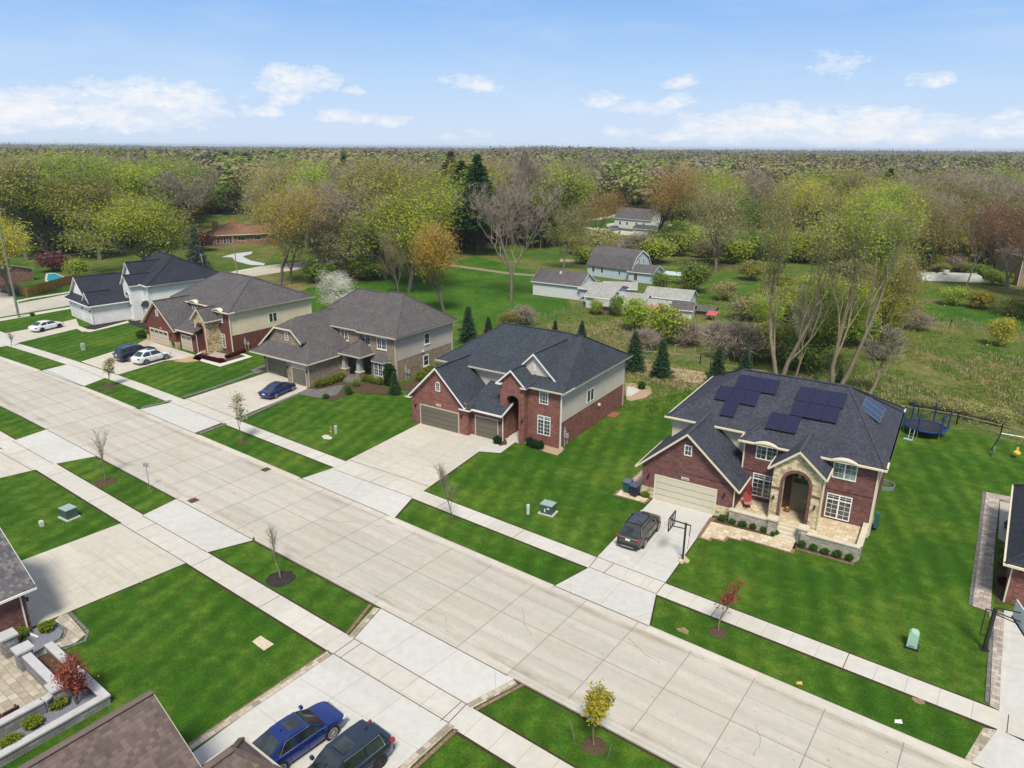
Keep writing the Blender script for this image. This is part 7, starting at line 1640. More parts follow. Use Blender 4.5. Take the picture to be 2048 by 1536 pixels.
    for nm, base, topx, z0, z1, wbase, wtop, dirx in (('windscreen', c3, c2, belt - .02, rz_ - .06, wb_ * .93, wr * .97, 1), ('rear_window', c0, c1, max(deck, belt) - .05, rz_ - .05, wb_ * .93, wr * .97, -1)):
        def pt(s, t): return Vector((base + (topx - base) * t, s * (wbase + (wtop - wbase) * t), z0 + (z1 - z0) * t + (1 - abs(s)) * .03 * t))
        lo, hi = (.06, .95) if dirx == 1 else (.12, .9)
        g = MB(); 
        pl = [pt(.9, lo), pt(.9, hi), pt(.45, hi + .01), pt(0, hi + .015), pt(-.45, hi + .01), pt(-.9, hi), pt(-.9, lo), pt(0, lo)]
        nrm = Vector((dirx * (z1 - z0), 0, abs(topx - base))).normalized(); g.poly([p + nrm * .02 for p in pl]); g.build(nm, CARGLASS, T, fix=False)
    for s in (1, -1):
        zt = rz_ - .10; zb = belt + .03
        def P3(x, t): # on the side of the cabin: t 0 belt .. 1 roof
            z = zb + (zt - zb) * t; w = wb_ + (wr - wb_) * ((z - bz) / (rz_ - .03 - bz)); return Vector((x, s * (w + .012), z))
        xa, xb = c0 + (c1 - c0) * .55, c3 - (c3 - c2) * .12; xm = (c1 + c2) / 2 - .05
        f = [P3(xb - .12, .0), P3(xm + .05, 0), P3(xm + .05, 1), P3(c2 + .02, 1), P3(c2 + (xb - c2) * .55, .45)]
        b_ = [P3(xm - .05, 0), P3(xa + .12, 0), P3(xa, .35), P3(c1 + .12, 1), P3(xm - .05, 1)]
        for q in (f, b_):
            g = MB(); g.extr(q, (0, -s * .02, 0)); g.build('side_window', CARGLASS, T)
        if chrome:
            g = MB(); ol = [P3(xb - .10, -.06), P3(xa + .10, -.06)]; g.bar(ol[0], ol[1], .02, .02); g.bar(P3(c2 + .04, 1.05), P3(c1 + .1, 1.05), .02, .02); g.bar(P3(xa + .10, -.06), P3(c1 + .1, 1.05), .02, .02); g.build('window_trim', CHROME, T)
        g = MB(); g.box(c3 - .35, c3 - .18, s * (hw * .98) + (0 if s > 0 else -.2), s * (hw * .98) + (.2 if s > 0 else 0), belt + .0, belt + .16); mo = g.build('mirror', paintm, T, smooth=False); bv = mo.modifiers.new('b', 'BEVEL'); bv.width = .03; bv.segments = 2
        if rails:
            g = MB(); g.bar((c1 + .1, s * wr * .92, rz_ + .03), (c2 - .1, s * wr * .92, rz_ + .03), .035, .04); g.build('roof_rail', rails, T)
        g = MB(); g.box(R0 + .015, R0 + .28, s * hw * .93 - .13 * (s > 0) * 1.0, s * hw * .93 + .13 * (s < 0) * 1.0 + (.02 * s), tail - .12, tail + .05); g.build('tail_light', LAMP_R, T)
        g = MB(); g.box(F0 - .34, F0 - .06, min(s * hw * .70, s * hw * .90), max(s * hw * .70, s * hw * .90), nose - .08, nose + .03); g.build('headlight', LAMP_W, T)
        # wheel arches and wheels
        for xw in (xf, xr):
            ar = MB(); nn = 18; R_ = r + (.085 if cladding else .05)
            ar.extr([(xw + R_ * math.cos(6.283 * i / nn), s * (hw + .004), r + R_ * math.sin(6.283 * i / nn) * .98) for i in range(nn)], (0, -s * .25, 0)); ar.build('wheel_arch', PLASTIC, T)
            wh = MB(); w0 = hw - .20; 
            wh.tube([(0, 0, 0), (0, .02, 0), (0, .06, 0), (0, .20, 0), (0, .23, 0)] if False else [(0, -.11, 0), (0, -.09, 0), (0, .09, 0), (0, .11, 0)], [r * .93, r, r, r * .93], 24); ty = wh.build('wheel', TYRE, T, smooth=False); ty.location = (xw, s * (hw - .095), r)
            rm = MB(); sy = s * .112
            for q in range(10):
                a = 6.283 * q / 10; rm.bar((0, sy, 0), (r * .66 * math.cos(a), sy, r * .66 * math.sin(a)), .045, .025)
            rr = [(r * .70 * math.cos(6.283 * i / 20), r * .70 * math.sin(6.283 * i / 20)) for i in range(20)]
            for i in range(20): rm.bar((rr[i][0], sy, rr[i][1]), (rr[(i + 1) % 20][0], sy, rr[(i + 1) % 20][1]), .03, .04)
            rm.build('rim', rim, ty)
    if cladding:
        for s in (1, -1):
            g = MB(); g.box(xr + r, xf - r, s * hw - .012, s * hw + .012, clear - .02, clear + .14); g.build('sill_cladding', PLASTIC, T)
        g = MB(); g.box(R0 - .02, R0 + .10, -hw * .84, hw * .84, clear + .1, clear + .28); g.build('rear_bumper', PLASTIC, T)
        g = MB(); g.box(R0 - .035, R0 + .0, -hw * .5, hw * .5, clear + .06, clear + .11); g.build('skid_strip', CHROME, T)
    if sunroof:
        w_ = wr * (.78 if panoramic else .62); x1 = c2 - .12; x0 = c1 + .35 if panoramic else c2 - .85
        g = MB(); [g.poly([(x0, y0 * w_, rz_ + .05 - .03 * y0 * y0), (x1, y0 * w_, rz_ + .036 - .03 * y0 * y0), (x1, y1 * w_, rz_ + .036 - .03 * y1 * y1), (x0, y1 * w_, rz_ + .05 - .03 * y1 * y1)]) for y0, y1 in ((-1, -.5), (-.5, 0), (0, .5), (.5, 1))]; g.build('sunroof', CARGLASS, T, fix=False)
    g = MB(); g._add([(c1 + .22, -.015, rz_ + .02), (c1 + .42, -.015, rz_ + .02), (c1 + .42, .015, rz_ + .02), (c1 + .22, .015, rz_ + .02), (c1 + .22, 0, rz_ + .10)], [(0, 1, 2, 3), (0, 1, 4), (1, 2, 4), (2, 3, 4), (3, 0, 4)]); g.build('antenna_fin', paintm, T)
    g = MB(); g.box(R0 - .02, R0 + .02, -.17, .17, tail - .16, tail - .04); g.build('licence_plate', WINW, T)
    g = MB(); g.box(F0 - .14, F0 - .005, -hw * .42, hw * .42, nose - .32, nose - .16); g.build('grille', PLASTIC, T)
    if chrome: g = MB(); g.box(R0 + .0, R0 + .04, -hw * .7, hw * .7, tail + .02, tail + .05); g.build('tail_trim', CHROME, T)
    for s in (1, -1):
        g = MB(); g.box(-.35, -.15, s * (hw + .005) - .01, s * (hw + .005) + .01, belt - .14, belt - .11); g.box(.62, .82, s * (hw + .005) - .01, s * (hw + .005) + .01, belt - .14, belt - .11); g.build('door_handle', paintm, T)
        g = MB()
        for xd in (-.85, .1, 1.0): g.box(xd - .006, xd + .006, s * hw - .012, s * (hw + .003) + .003, clear + .12, belt - .05)
        g.build('door_gap', PLASTIC, T)
    return T
def park(rear, front, wb, hw, side, **kw):
    """place a car by the two visible wheel contacts"""
    a, b = G(*rear), G(*front); d = (b - a).normalized(); left = Vector((-d.y, d.x, 0)); c = (a + b) / 2 + left * (hw if side == 'r' else -hw) ; return dict(loc=(c.x, c.y), rz=math.atan2(d.y, d.x), wb=wb)
P_BLUE = paint('paint_royal_blue', (.012, .035, .20), .5, .22); P_BLUE2 = paint('paint_blue', (.010, .028, .15), .4, .25); P_NAVY = paint('paint_navy', (.010, .018, .05), .5, .25); P_WHITE = paint('paint_white', (.72, .73, .75), .0, .3); P_BRONZE = paint('paint_bronze', (.075, .068, .055), .6, .3); P_SLATE = paint('paint_slate', (.030, .045, .080), .6, .22); P_SILVER = paint('paint_silverblue', (.20, .25, .33), .5, .3)
car('parked_car', 'white sedan on the driveway left of the white house garage', P_WHITE, rim=RIMD, chrome=False, sunroof=False, **park((82.4, 665.2), (122.7, 655.6), 2.85, .85, 'r'))
car('parked_car', 'white crossover beside the big dark blue utility vehicle on the driveway', P_WHITE, L=4.9, Wd=1.92, H=1.68, belt=1.05, hood=1.0, deck=1.12, nose=.82, tail=.98, cab=(-2.12, -1.35, .30, 1.15), r=.37, chrome=False, roofw=.62, clear=.24, **park((291.9, 730.5), (334, 719.4), 2.85, .88, 'r'))
car('parked_car', 'large dark blue utility vehicle with silver roof rails behind the white crossover', P_NAVY, L=5.3, Wd=2.0, H=1.92, belt=1.22, hood=1.16, deck=1.28, nose=.95, tail=1.1, cab=(-2.48, -2.20, .35, 1.10), r=.40, roofw=.66, rails=CHROME, clear=.26, **park((259, 724), (304, 713), 3.1, .92, 'r'))
car('parked_car', 'blue sedan on the driveway of the tan brick house', P_BLUE2, L=4.78, Wd=1.80, H=1.42, deck=.98, cab=(-1.85, -.85, .35, 1.15), chrome=False, **park((548.7, 799), (587.8, 781.5), 2.85, .80, 'r'))
car('parked_car', 'olive-brown wagon with grey roof glass in front of the beige garage door', P_BRONZE, L=4.86, Wd=1.88, H=1.68, belt=1.02, hood=.98, deck=1.10, nose=.80, tail=.98, cab=(-2.22, -1.80, .35, 1.18), r=.36, roofw=.62, cladding=True, rails=PLASTIC, clear=.26, panoramic=True, **park((1285.3, 1097.3), (1315.7, 1059.7), 2.8, .84, 'r'))
b_ = G(664.4, 1476.9); a_ = math.radians(86); d_ = Vector((math.cos(a_), math.sin(a_), 0)); l_ = Vector((-d_.y, d_.x, 0)); c_ = b_ - d_ * 1.42 + l_ * .84
car('parked_car', 'royal blue sedan with chrome window line at the bottom edge', P_BLUE, L=5.0, Wd=1.87, H=1.46, deck=1.04, cab=(-2.05, -1.0, .35, 1.25), r=.36, loc=(c_.x, c_.y), rz=a_, wb=2.84)
b_ = G(758, 1538); a_ = math.radians(-93); d_ = Vector((math.cos(a_), math.sin(a_), 0)); l_ = Vector((-d_.y, d_.x, 0)); c_ = b_ + d_ * 1.38 - l_ * .86
car('parked_car', 'dark slate blue utility car parked nose down beside the royal blue sedan', P_SLATE, L=4.7, Wd=1.9, H=1.72, belt=1.06, hood=1.0, deck=1.12, nose=.84, tail=1.0, cab=(-2.12, -1.75, .30, 1.12), r=.37, roofw=.64, rim=RIMD, clear=.25, cladding=True, loc=(c_.x, c_.y), rz=a_, wb=2.76)
g_ = G(1231, 461); car('parked_car', 'distant silver-blue car on the drive of the white cottage', P_SILVER, H=1.65, belt=1.02, cab=(-2.1, -1.4, .35, 1.15), loc=(g_.x, g_.y), rz=math.radians(60))
g_ = G(1055, 490); car('parked_car', 'distant dark blue pickup-like car behind the broad bare tree', P_NAVY, H=1.8, belt=1.1, cab=(-1.6, -1.0, .35, 1.15), loc=(g_.x, g_.y), rz=math.radians(10))
g_ = G(1338, 452); car('parked_car', 'distant bright red car between the cottage and the white shed', paint('paint_red', (.45, .03, .03), .1, .3), H=1.7, loc=(g_.x, g_.y), rz=math.radians(20))
# ================================================================ STREET AND YARD THINGS
GREENBOX = plain('utility_green_paint', (.055, .095, .085), .5, .4); MINT = plain('pedestal_mint', (.32, .44, .34), .5, .4); LID = plain('utility_lid', (.28, .38, .36), .45, .45); PADC = plain('pad_concrete', (.48, .49, .42), .9, .2)
def transformer(px, py, rz, lab):
    g = G(px, py); T = empty('utility_box', (g.x, g.y, 0), rz, lab, 'utility box'); m = MB(); m.box(-.75, .75, -.6, .6, 0, .12); m.build('concrete_pad', PADC, T); T.scale = (.87, .87, .87)
    m = MB(); m.box(-.58, .58, -.46, .46, .12, .95); m.box(-.56, -.02, -.475, -.46, .16, .86); m.box(.02, .56, -.475, -.46, .16, .86); m.build('cabinet', GREENBOX, T)
    m = MB(); m.extr([(-.62, -.5, .95), (.62, -.5, .95), (.62, .5, .95), (-.62, .5, .95)], (0, .0, .07)); m.build('lid', LID, T)
    m = MB(); m.box(-.16, -.06, -.50, -.48, .30, .62); m.build('warning_sticker', WINW, T); m = MB(); m.box(.10, .34, -.50, -.48, .62, .74); m.build('warning_sticker', WINW, T); m = MB(); m.box(-.18, -.02, -.50, -.48, .66, .72); m.build('warning_sticker', CHROME, T)
transformer(1096, 1026, math.radians(8), 'dark green utility cabinet with pale lid on the lawn right of the driveway')
transformer(139, 1035, math.radians(186), 'green utility cabinet with pale lid on the near left lawn')
def pedestal(px, py, pyt, lab, mat=MINT, w=.13, cap=True, sq=False):
    g, h = hat(px, py, pyt); T = empty('pedestal', (g.x, g.y, 0), 0, lab, 'utility post'); m = MB()
    if sq: m.box(-w, w, -w * .8, w * .8, 0, h)
    else: m.tube([(0, 0, 0), (0, 0, h * .95), (0, 0, h)], [w, w, w * .7], 12)
    m.build('post', mat, T, smooth=False); m = MB(); m.box(-w * 1.12, w * 1.12, -w * .92, w * .92, h * .6, h * .66) if sq else m.cyl(0, 0, h * .72, h * .76, w * 1.08, 12); m.build('collar', mat, T)
PWHITE = plain('pedestal_white', (.55, .58, .50), .5, .4)
pedestal(1056, 1028, 1009, 'whitish round utility post beside the green cabinet on the lawn', PWHITE)
pedestal(84, 1052, 1042, 'small whitish utility post left of the green cabinet on the near lawn', PWHITE, .16, sq=True)
pedestal(672, 867, 851, 'pale green utility post behind the orange marker on the lawn', MINT, .17)
pedestal(167, 700, 687, 'pale green utility post on the lawn left of the big dark vehicle', MINT, .26, sq=True)
def green_ped():
    g, h = hat(1823, 1294, 1256); T = empty('pedestal', (g.x, g.y, 0), math.radians(4), 'mint green utility cabinet on a black base in the right front lawn', 'utility box')
    m = MB(); m.box(-.36, .36, -.33, .33, 0, .12); m.build('base', PLASTIC, T); m = MB(); m.extr([(-.27, -.24, .12), (.27, -.24, .12), (.25, -.2, .95), (.14, -.14, 1.06), (-.14, -.14, 1.06), (-.25, -.2, .95)], (0, .46, 0)); m.build('cover', plain('mint_cover', (.33, .55, .42), .45, .4), T)
    m = MB(); m.box(-.15, .15, -.27, -.255, .22, .27); m.build('latch', ALU, T)
green_ped()
def marker():
    g, h = hat(663, 869, 852); T = empty('marker_post', (g.x, g.y, 0), 0, 'orange-yellow wooden marker post with a cross board on the lawn', 'marker'); om = plain('marker_orange', (.55, .26, .04), .7); m = MB(); m.box(-.05, .05, -.04, .04, 0, h); m.build('post', om, T); m = MB(); m.box(-.22, .22, -.06, -.04, .25, .38); m.build('cross_board', om, T)
    sheet('pad', gp((643, 873), (650, 870), (657, 871), (666, 877), (660, 880), (648, 879)), PADC, .05)
marker()
# lone sign post, seen from behind
g, h = hat(300, 979, 926); T = empty('sign_post', (g.x, g.y, 0), math.radians(30), 'thin metal sign post with a small plate, on the near verge', 'sign'); m = MB(); m.box(-.025, .025, -.02, .02, 0, h); m.build('post', ALU, T); m = MB(); m.box(-.24, .24, -.035, -.02, h - .35, h); m.build('sign_plate', plain('sign_back', (.40, .38, .42), .5, .4, .3), T)
# little rusty marker on the near kerb
g, h = hat(507, 1082, 1074); T = empty('marker_post', (g.x, g.y, 0), 0, 'little rust coloured marker on the kerb corner by the near driveway', 'marker'); m = MB(); m.extr([(-.12, 0, 0), (.05, 0, 0), (.12, 0, h * .9), (0, 0, h)], (0, .05, 0)); m.build('post', RUST, T)
# bins
def bin_(x, y, rz, col, lab):
    p = DL(x, y); T = empty('wheelie_bin', (p.x, p.y, .056), rz, lab, 'bin'); cm_ = plain(col[0], col[1], .5, .4); m = MB(); m._add([(-.25, -.27, .06), (.25, -.27, .06), (.25, .27, .06), (-.25, .27, .06), (-.31, -.36, .98), (.31, -.36, .98), (.31, .36, .98), (-.31, .36, .98)], [(0, 3, 2, 1), (0, 1, 5, 4), (1, 2, 6, 5), (2, 3, 7, 6), (3, 0, 4, 7), (4, 5, 6, 7)]); m.box(-.33, .33, -.38, .38, .90, .98); m.box(-.2, .2, -.33, -.31, .5, .56); m.build('tub', cm_, T)
    m = MB(); m.extr([(-.34, -.42, .98), (-.34, -.36, 1.05), (-.34, .1, 1.12), (-.34, .42, 1.05), (-.34, .46, .98)], (.68, 0, 0)); l = m.build('lid', plain(col[2], col[3], .45, .4), T)
    m = MB(); m.bar((-.26, .45, .95), (.26, .45, .95), .04, .04); m.build('handle', PLASTIC, T)
    for s in (-1, 1):
        m = MB(); m.tube([(s * .27, .3, .11), (s * .33, .3, .11)], .11, 12); m.build('wheel', TYRE, T)
bin_(-1.15, -.1, .1, ('bin_teal', (.008, .085, .085), 'bin_lid_grey', (.10, .11, .15)), 'dark teal wheelie bin with grey lid by the garage corner')
bin_(-.35, -.45, -.1, ('bin_navy', (.022, .026, .05), 'bin_lid_navy', (.07, .08, .12)), 'dark navy wheelie bin next to the teal one')
# basketball hoops
HOOPRED = plain('hoop_red', (.55, .06, .04), .5, .4)
def hoop_near():
    g, h = hat(1365, 1122, 1046); T = empty('basketball_hoop', (g.x, g.y, 0), math.radians(186), 'black basketball hoop with open frame backboard beside the olive-brown wagon', 'basketball hoop')
    m = MB(); m.bar((0, 0, .15), (0, 0, h), .12, .12); m.build('pole', BLACK, T); m = MB(); m.bar((-.35, 0, h - .1), (.95, 0, h - .05), .05, .08); m.bar((0, 0, h - .45), (.95, 0, h - .5), .05, .06); m.bar((-.35, 0, h - .1), (-.30, 0, h - .9), .05, .05); m.build('arm', BLACK, T)
    b0, b1, z0, z1 = -.68, .68, h - .62, h + .35; m = MB()
    for (a, b) in (((1.0, b0, z0), (1.0, b1, z0)), ((1.0, b0, z1), (1.0, b1, z1)), ((1.0, b0, z0), (1.0, b0, z1)), ((1.0, b1, z0), (1.0, b1, z1)), ((1.0, -.22, z0), (1.0, -.22, z1)), ((1.0, .22, z0), (1.0, .22, z1)), ((1.0, -.22, h - .0), (1.0, .22, h - .0))): m.bar(a, b, .07, .07)
    bb = m.build('backboard_frame', BLACK, T); gm, t_, b_ = mat_base('clear_acrylic'); setc(t_, b_, (.8, .82, .84), .05, .5); b_.inputs['Alpha'].default_value = .18
    m = MB(); m.box(.99, 1.01, b0 + .02, b1 - .02, z0 + .02, z1 - .02); m.build('backboard', gm, T)
    m = MB(); n = 20; R_ = .23
    for i in range(n): m.bar((1.28 + R_ * math.cos(6.283 * i / n), R_ * math.sin(6.283 * i / n), h - .42), (1.28 + R_ * math.cos(6.283 * (i + 1) / n), R_ * math.sin(6.283 * (i + 1) / n), h - .42), .022, .022)
    m.build('rim', plain('rim_faded_pink', (.62, .30, .27), .5), T)
    m = MB(); m.bar((-.33, 0, h - .9), (-.25, 0, h - 2.0), .03, .03); m.build('crank', HOOPRED, T)
    rr = MB(); rg = random.Random(4); k = 12
    for q in range(5):
        a = rg.random() * 6.28; cx, cy, s = .25 * math.cos(a), .25 * math.sin(a), rg.uniform(.18, .3); rr.extr([(cx + s * math.cos(6.28 * i / 7) * rg.uniform(.8, 1.1), cy + s * math.sin(6.28 * i / 7) * rg.uniform(.8, 1.1), 0) for i in range(7)], (0, 0, rg.uniform(.1, .22)))
    rr.build('base_rock', plain('base_sandstone', (.58, .47, .33), .9, var=.3), T)
hoop_near()
def hoop_far():
    g, h = hat(1968, 1299, 1217); T = empty('basketball_hoop', (g.x, g.y, 0), math.radians(22), 'thick black basketball hoop at the right edge of the lawn, over the pale driveway', 'basketball hoop')
    m = MB(); m.bar((0, 0, 0), (.05, 0, h), .17, .17); m.build('pole', BLACK, T); m = MB(); m.box(-.22, .22, -.22, .22, 0, .06); m.build('base_plate', BLACK, T)
    m = MB(); m.bar((.05, .1, h), (1.35, .1, h - .1), .04, .06); m.bar((.05, -.1, h - .15), (1.35, -.1, h - .55), .04, .06); m.bar((.0, 0, h - .3), (1.35, 0, h - .8), .04, .05); m.bar((-.4, 0, h - .1), (-.4, 0, h - 1.8), .05, .05); m.bar((-.4, 0, h - .1), (.05, 0, h - .2), .05, .05); m.bar((-.4, 0, h - 1.8), (.0, 0, h - 1.95), .05, .05); m.build('arm', BLACK, T)
    m = MB(); m.box(1.36, 1.41, -.9, .9, h - .9, h + .25); m.build('backboard', WINW, T); m = MB(); m.bar((1.36, -.9, h - .9), (1.36, .9, h - .9), .08, .10); m.build('padding', BLACK, T)
    m = MB(); n = 20
    for i in range(n): m.bar((1.68 + .23 * math.cos(6.283 * i / n), .23 * math.sin(6.283 * i / n), h - .65), (1.68 + .23 * math.cos(6.283 * (i + 1) / n), .23 * math.sin(6.283 * (i + 1) / n), h - .65), .025, .025)
    m.build('rim', HOOPRED, T)
hoop_far()
# trampoline
def trampoline():
    c = G(1848, 868); T = empty('trampoline', (c.x, c.y, 0), 0, 'round blue trampoline with padded poles and ladder behind the solar panel house', 'trampoline'); R_ = 1.95; n = 32; bl = plain('pad_blue', (.015, .045, .19), .6, .3)
    m = MB()
    for i in range(n):
        a0, a1 = 6.283 * i / n, 6.283 * (i + 1) / n; m.extr([(R_ * .86 * math.cos(a0), R_ * .86 * math.sin(a0), .85), (R_ * .86 * math.cos(a1), R_ * .86 * math.sin(a1), .85), (R_ * math.cos(a1), R_ * math.sin(a1), .85), (R_ * math.cos(a0), R_ * math.sin(a0), .85)], (0, 0, .06))
    m.build('safety_pad', bl, T)
    m = MB(); m.extr([(R_ * .87 * math.cos(6.283 * i / n), R_ * .87 * math.sin(6.283 * i / n), .84) for i in range(n)], (0, 0, .02)); m.build('jump_mat', plain('jump_mat_black', (.035, .035, .045), .7), T)
    for i in range(6):
        a = 6.283 * i / 6 + .3; x, y = R_ * 1.02 * math.cos(a), R_ * 1.02 * math.sin(a)
        m = MB(); m.tube([(x, y, .8), (x * 1.03, y * 1.03, 2.75)], .075, 8); m.build('net_pole', bl, T)
        m = MB(); m.tube([(x * .97, y * .97, 0), (x * .97, y * .97, .85)], .03, 6); m.build('leg', ALU, T)
    # woven safety net: thin threads, mostly air
    nt = MB()
    for i in range(6):
        a0, a1 = 6.283 * i / 6 + .3, 6.283 * (i + 1) / 6 + .3
        for q in range(9):
            z = .95 + q * .21; nt.bar((R_ * math.cos(a0), R_ * math.sin(a0), z), (R_ * math.cos(a1), R_ * math.sin(a1), z), .012, .012)
        for q in range(1, 10):
            t = q / 10; x = R_ * (math.cos(a0) * (1 - t) + math.cos(a1) * t); y = R_ * (math.sin(a0) * (1 - t) + math.sin(a1) * t); nt.bar((x, y, .9), (x, y, 2.65), .010, .010)
    nt.build('safety_net', BLACK, T)
    m = MB()
    for s in (-.2, .2): m.bar((-.9 + s, -R_ - .45, 0), (-.9 + s, -R_ * .9, .9), .04, .04)
    for z in (.25, .5): m.bar((-1.1, -R_ - .45 + z * .6, z), (-.7, -R_ - .45 + z * .6, z), .05, .03)
    m.build('ladder', ALU, T)
    m = MB(); m.extr([(-1.5, -R_ - .9, .02), (-.7, -R_ - 1.0, .02), (-.6, -R_ - .6, .02), (-1.4, -R_ - .5, .02)], (0, 0, .06)); m.build('step_mat', plain('pale_teal', (.25, .42, .46), .6), T)
trampoline()
def swing_set():
    a = G(1981, 914); T = empty('swing_set', (a.x, a.y, 0), math.radians(4), 'metal swing set with white top bar and a yellow toddler swing', 'swing set'); h = 2.2; tp = Vector((.45, .9, h))
    m = MB(); m.tube([(0, 0, 0), tp], .045, 8); m.tube([(0, 1.8, 0), tp], .045, 8); m.tube([(4.2, 0, 0), (3.75, .9, h)], .045, 8); m.tube([(4.2, 1.8, 0), (3.75, .9, h)], .045, 8); m.build('frame', plain('frame_teal', (.02, .06, .08), .4, .5), T)
    m = MB(); m.tube([tp, (3.75, .9, h)], .05, 8); m.build('top_bar', WINW, T)
    m = MB(); m.box(.14, .22, .25, .5, .5, 1.0); m.build('side_plate', LID, T)
    for x in (1.0, 1.55): 
        m = MB(); m.box(x - .03, x + .03, .87, .93, h - .1, h + .06); m.build('hanger', BLACK, T)
    m = MB()
    for x in (1.75, 2.25): m.bar((x, .9, h), (x, .9, .75), .02, .02)
    m.build('rope', PLASTIC, T)
    ye = plain('toy_yellow', (.72, .52, .08), .5, .4); m = MB(); m.tube([(2.0, .95, .45), (2.0, .95, .62), (2.0, .95, .70)], [.26, .28, .24], 14); m.box(1.9, 2.1, 1.1, 1.2, .6, 1.05); m.box(1.72, 2.28, .78, .84, .52, .62); m.build('bucket_seat', ye, T)
swing_set()
# wire fence with rails and posts along the backs of the lots
def rail_fence(pts, label, rail=True, h=1.15):
    P3 = [G(*p) for p in pts]; o = P3[0]; T = empty('wire_fence', (o.x, o.y, 0), 0, label, 'fence'); wm = plain('fence_grey_wood', (.34, .29, .20), .85, .2, var=.3)
    for a, b in zip(P3[:-1], P3[1:]):
        d = b - a; n = max(1, int(d.length / 2.6))
        for i in range(n + 1):
            p = a + d * (i / n) - o; m = MB(); m.box(p.x - .05, p.x + .05, p.y - .05, p.y + .05, 0, h + .1); m.build('post', wm, T)
        m = MB()
        if rail: m.bar(a - o + Vector((0, 0, h)), b - o + Vector((0, 0, h)), .05, .09)
        m2 = MB()
        for k in range(6): m2.bar(a - o + Vector((0, 0, .12 + k * .19)), b - o + Vector((0, 0, .12 + k * .19)), .008, .008)
        for k in range(int(d.length / .25)): q = a - o + d.normalized() * (k * .25); m2.bar(q + Vector((0, 0, .1)), q + Vector((0, 0, h)), .006, .006)
        if rail: m.build('rail', wm, T)
        m2.build('wire_mesh', ALU, T)
rail_fence([(1800, 832), (1834, 836), (1912, 850), (2000, 872), (2070, 890)], 'rail and wire fence behind the trampoline and swing set')
rail_fence([(1268, 716), (1330, 722), (1400, 728), (1420, 742), (1540, 762)], 'low wire fence behind the dark spruces and the wood chip bed')
rail_fence([(1090, 640), (1180, 615), (1215, 625)], 'thin wire fence in the rough grass left of the old sheds', False)
rail_fence([(1230, 678), (1300, 668), (1310, 700), (1390, 712)], 'old fence round the brown brambles below the sheds', False)
rail_fence([(1790, 640), (1900, 655), (2048, 668)], 'distant wire fence across the right meadow', False)
# utility poles and wires
def pole(px, py, pyt, lab, r=.15, arms=True, lean=(0, 0), mat=None, h=None):
    g, hh = hat(px, py, pyt); h = h or hh; T = empty('utility_pole', (g.x, g.y, 0), 0, lab, 'utility pole'); m = MB(); m.tube([(0, 0, 0), (lean[0], lean[1], h)], [r, r * .7], 10); m.build('shaft', mat or plain('pole_wood', (.26, .25, .20), .85, .2, var=.3), T)
    if arms: m = MB(); m.bar((lean[0] - .9, lean[1] + .3, h - .5), (lean[0] + .9, lean[1] - .3, h - .5), .1, .12); m.build('crossarm', WOODG, T)
    return Vector((g.x + lean[0], g.y + lean[1], h))
pA = pole(38, 635, 455, 'big grey-green utility pole at the left edge by the street corner', .2, False, h=15, mat=plain('pole_green', (.20, .23, .18), .85, .2, var=.3))
pB = pole(303, 530, 480, 'utility pole behind the roof of the white house', .16)
pC = pole(475, 552, 466, 'thin utility pole beside the ranch house driveway', .13, False)
pD = pole(1248, 412, 374, 'tall thin pole left of the white cottage', .14, False)
pE = pole(1273, 512, 485, 'grey wooden pole behind the blue gambrel house', .13, False)
def wire(a, b, sag, lab):
    T = empty('overhead_wire', (a.x, a.y, 0), 0, lab, 'wire'); o = Vector((a.x, a.y, 0)); pts = [(a.lerp(b, i / 14) - o + Vector((0, 0, -sag * 4 * (i / 14) * (1 - i / 14)))) for i in range(15)]; m = MB(); m.tube(pts, .022, 4); m.build('cable', plain('cable_grey', (.25, .25, .24), .7), T)
wire(Vector((pA.x, pA.y, 9.6)), pB + Vector((0, 0, -.4)), .6, 'overhead wire from the left edge pole to the pole behind the white house')
wire(pB + Vector((0, 0, -.4)), pC + Vector((0, 0, -2.5)), .8, 'overhead wire from the pole behind the white house towards the ranch')
wire(Vector((pA.x, pA.y, 5.6)), pB + Vector((3, 3, -3.2)), .6, 'lower overhead wire passing above the white house roof')
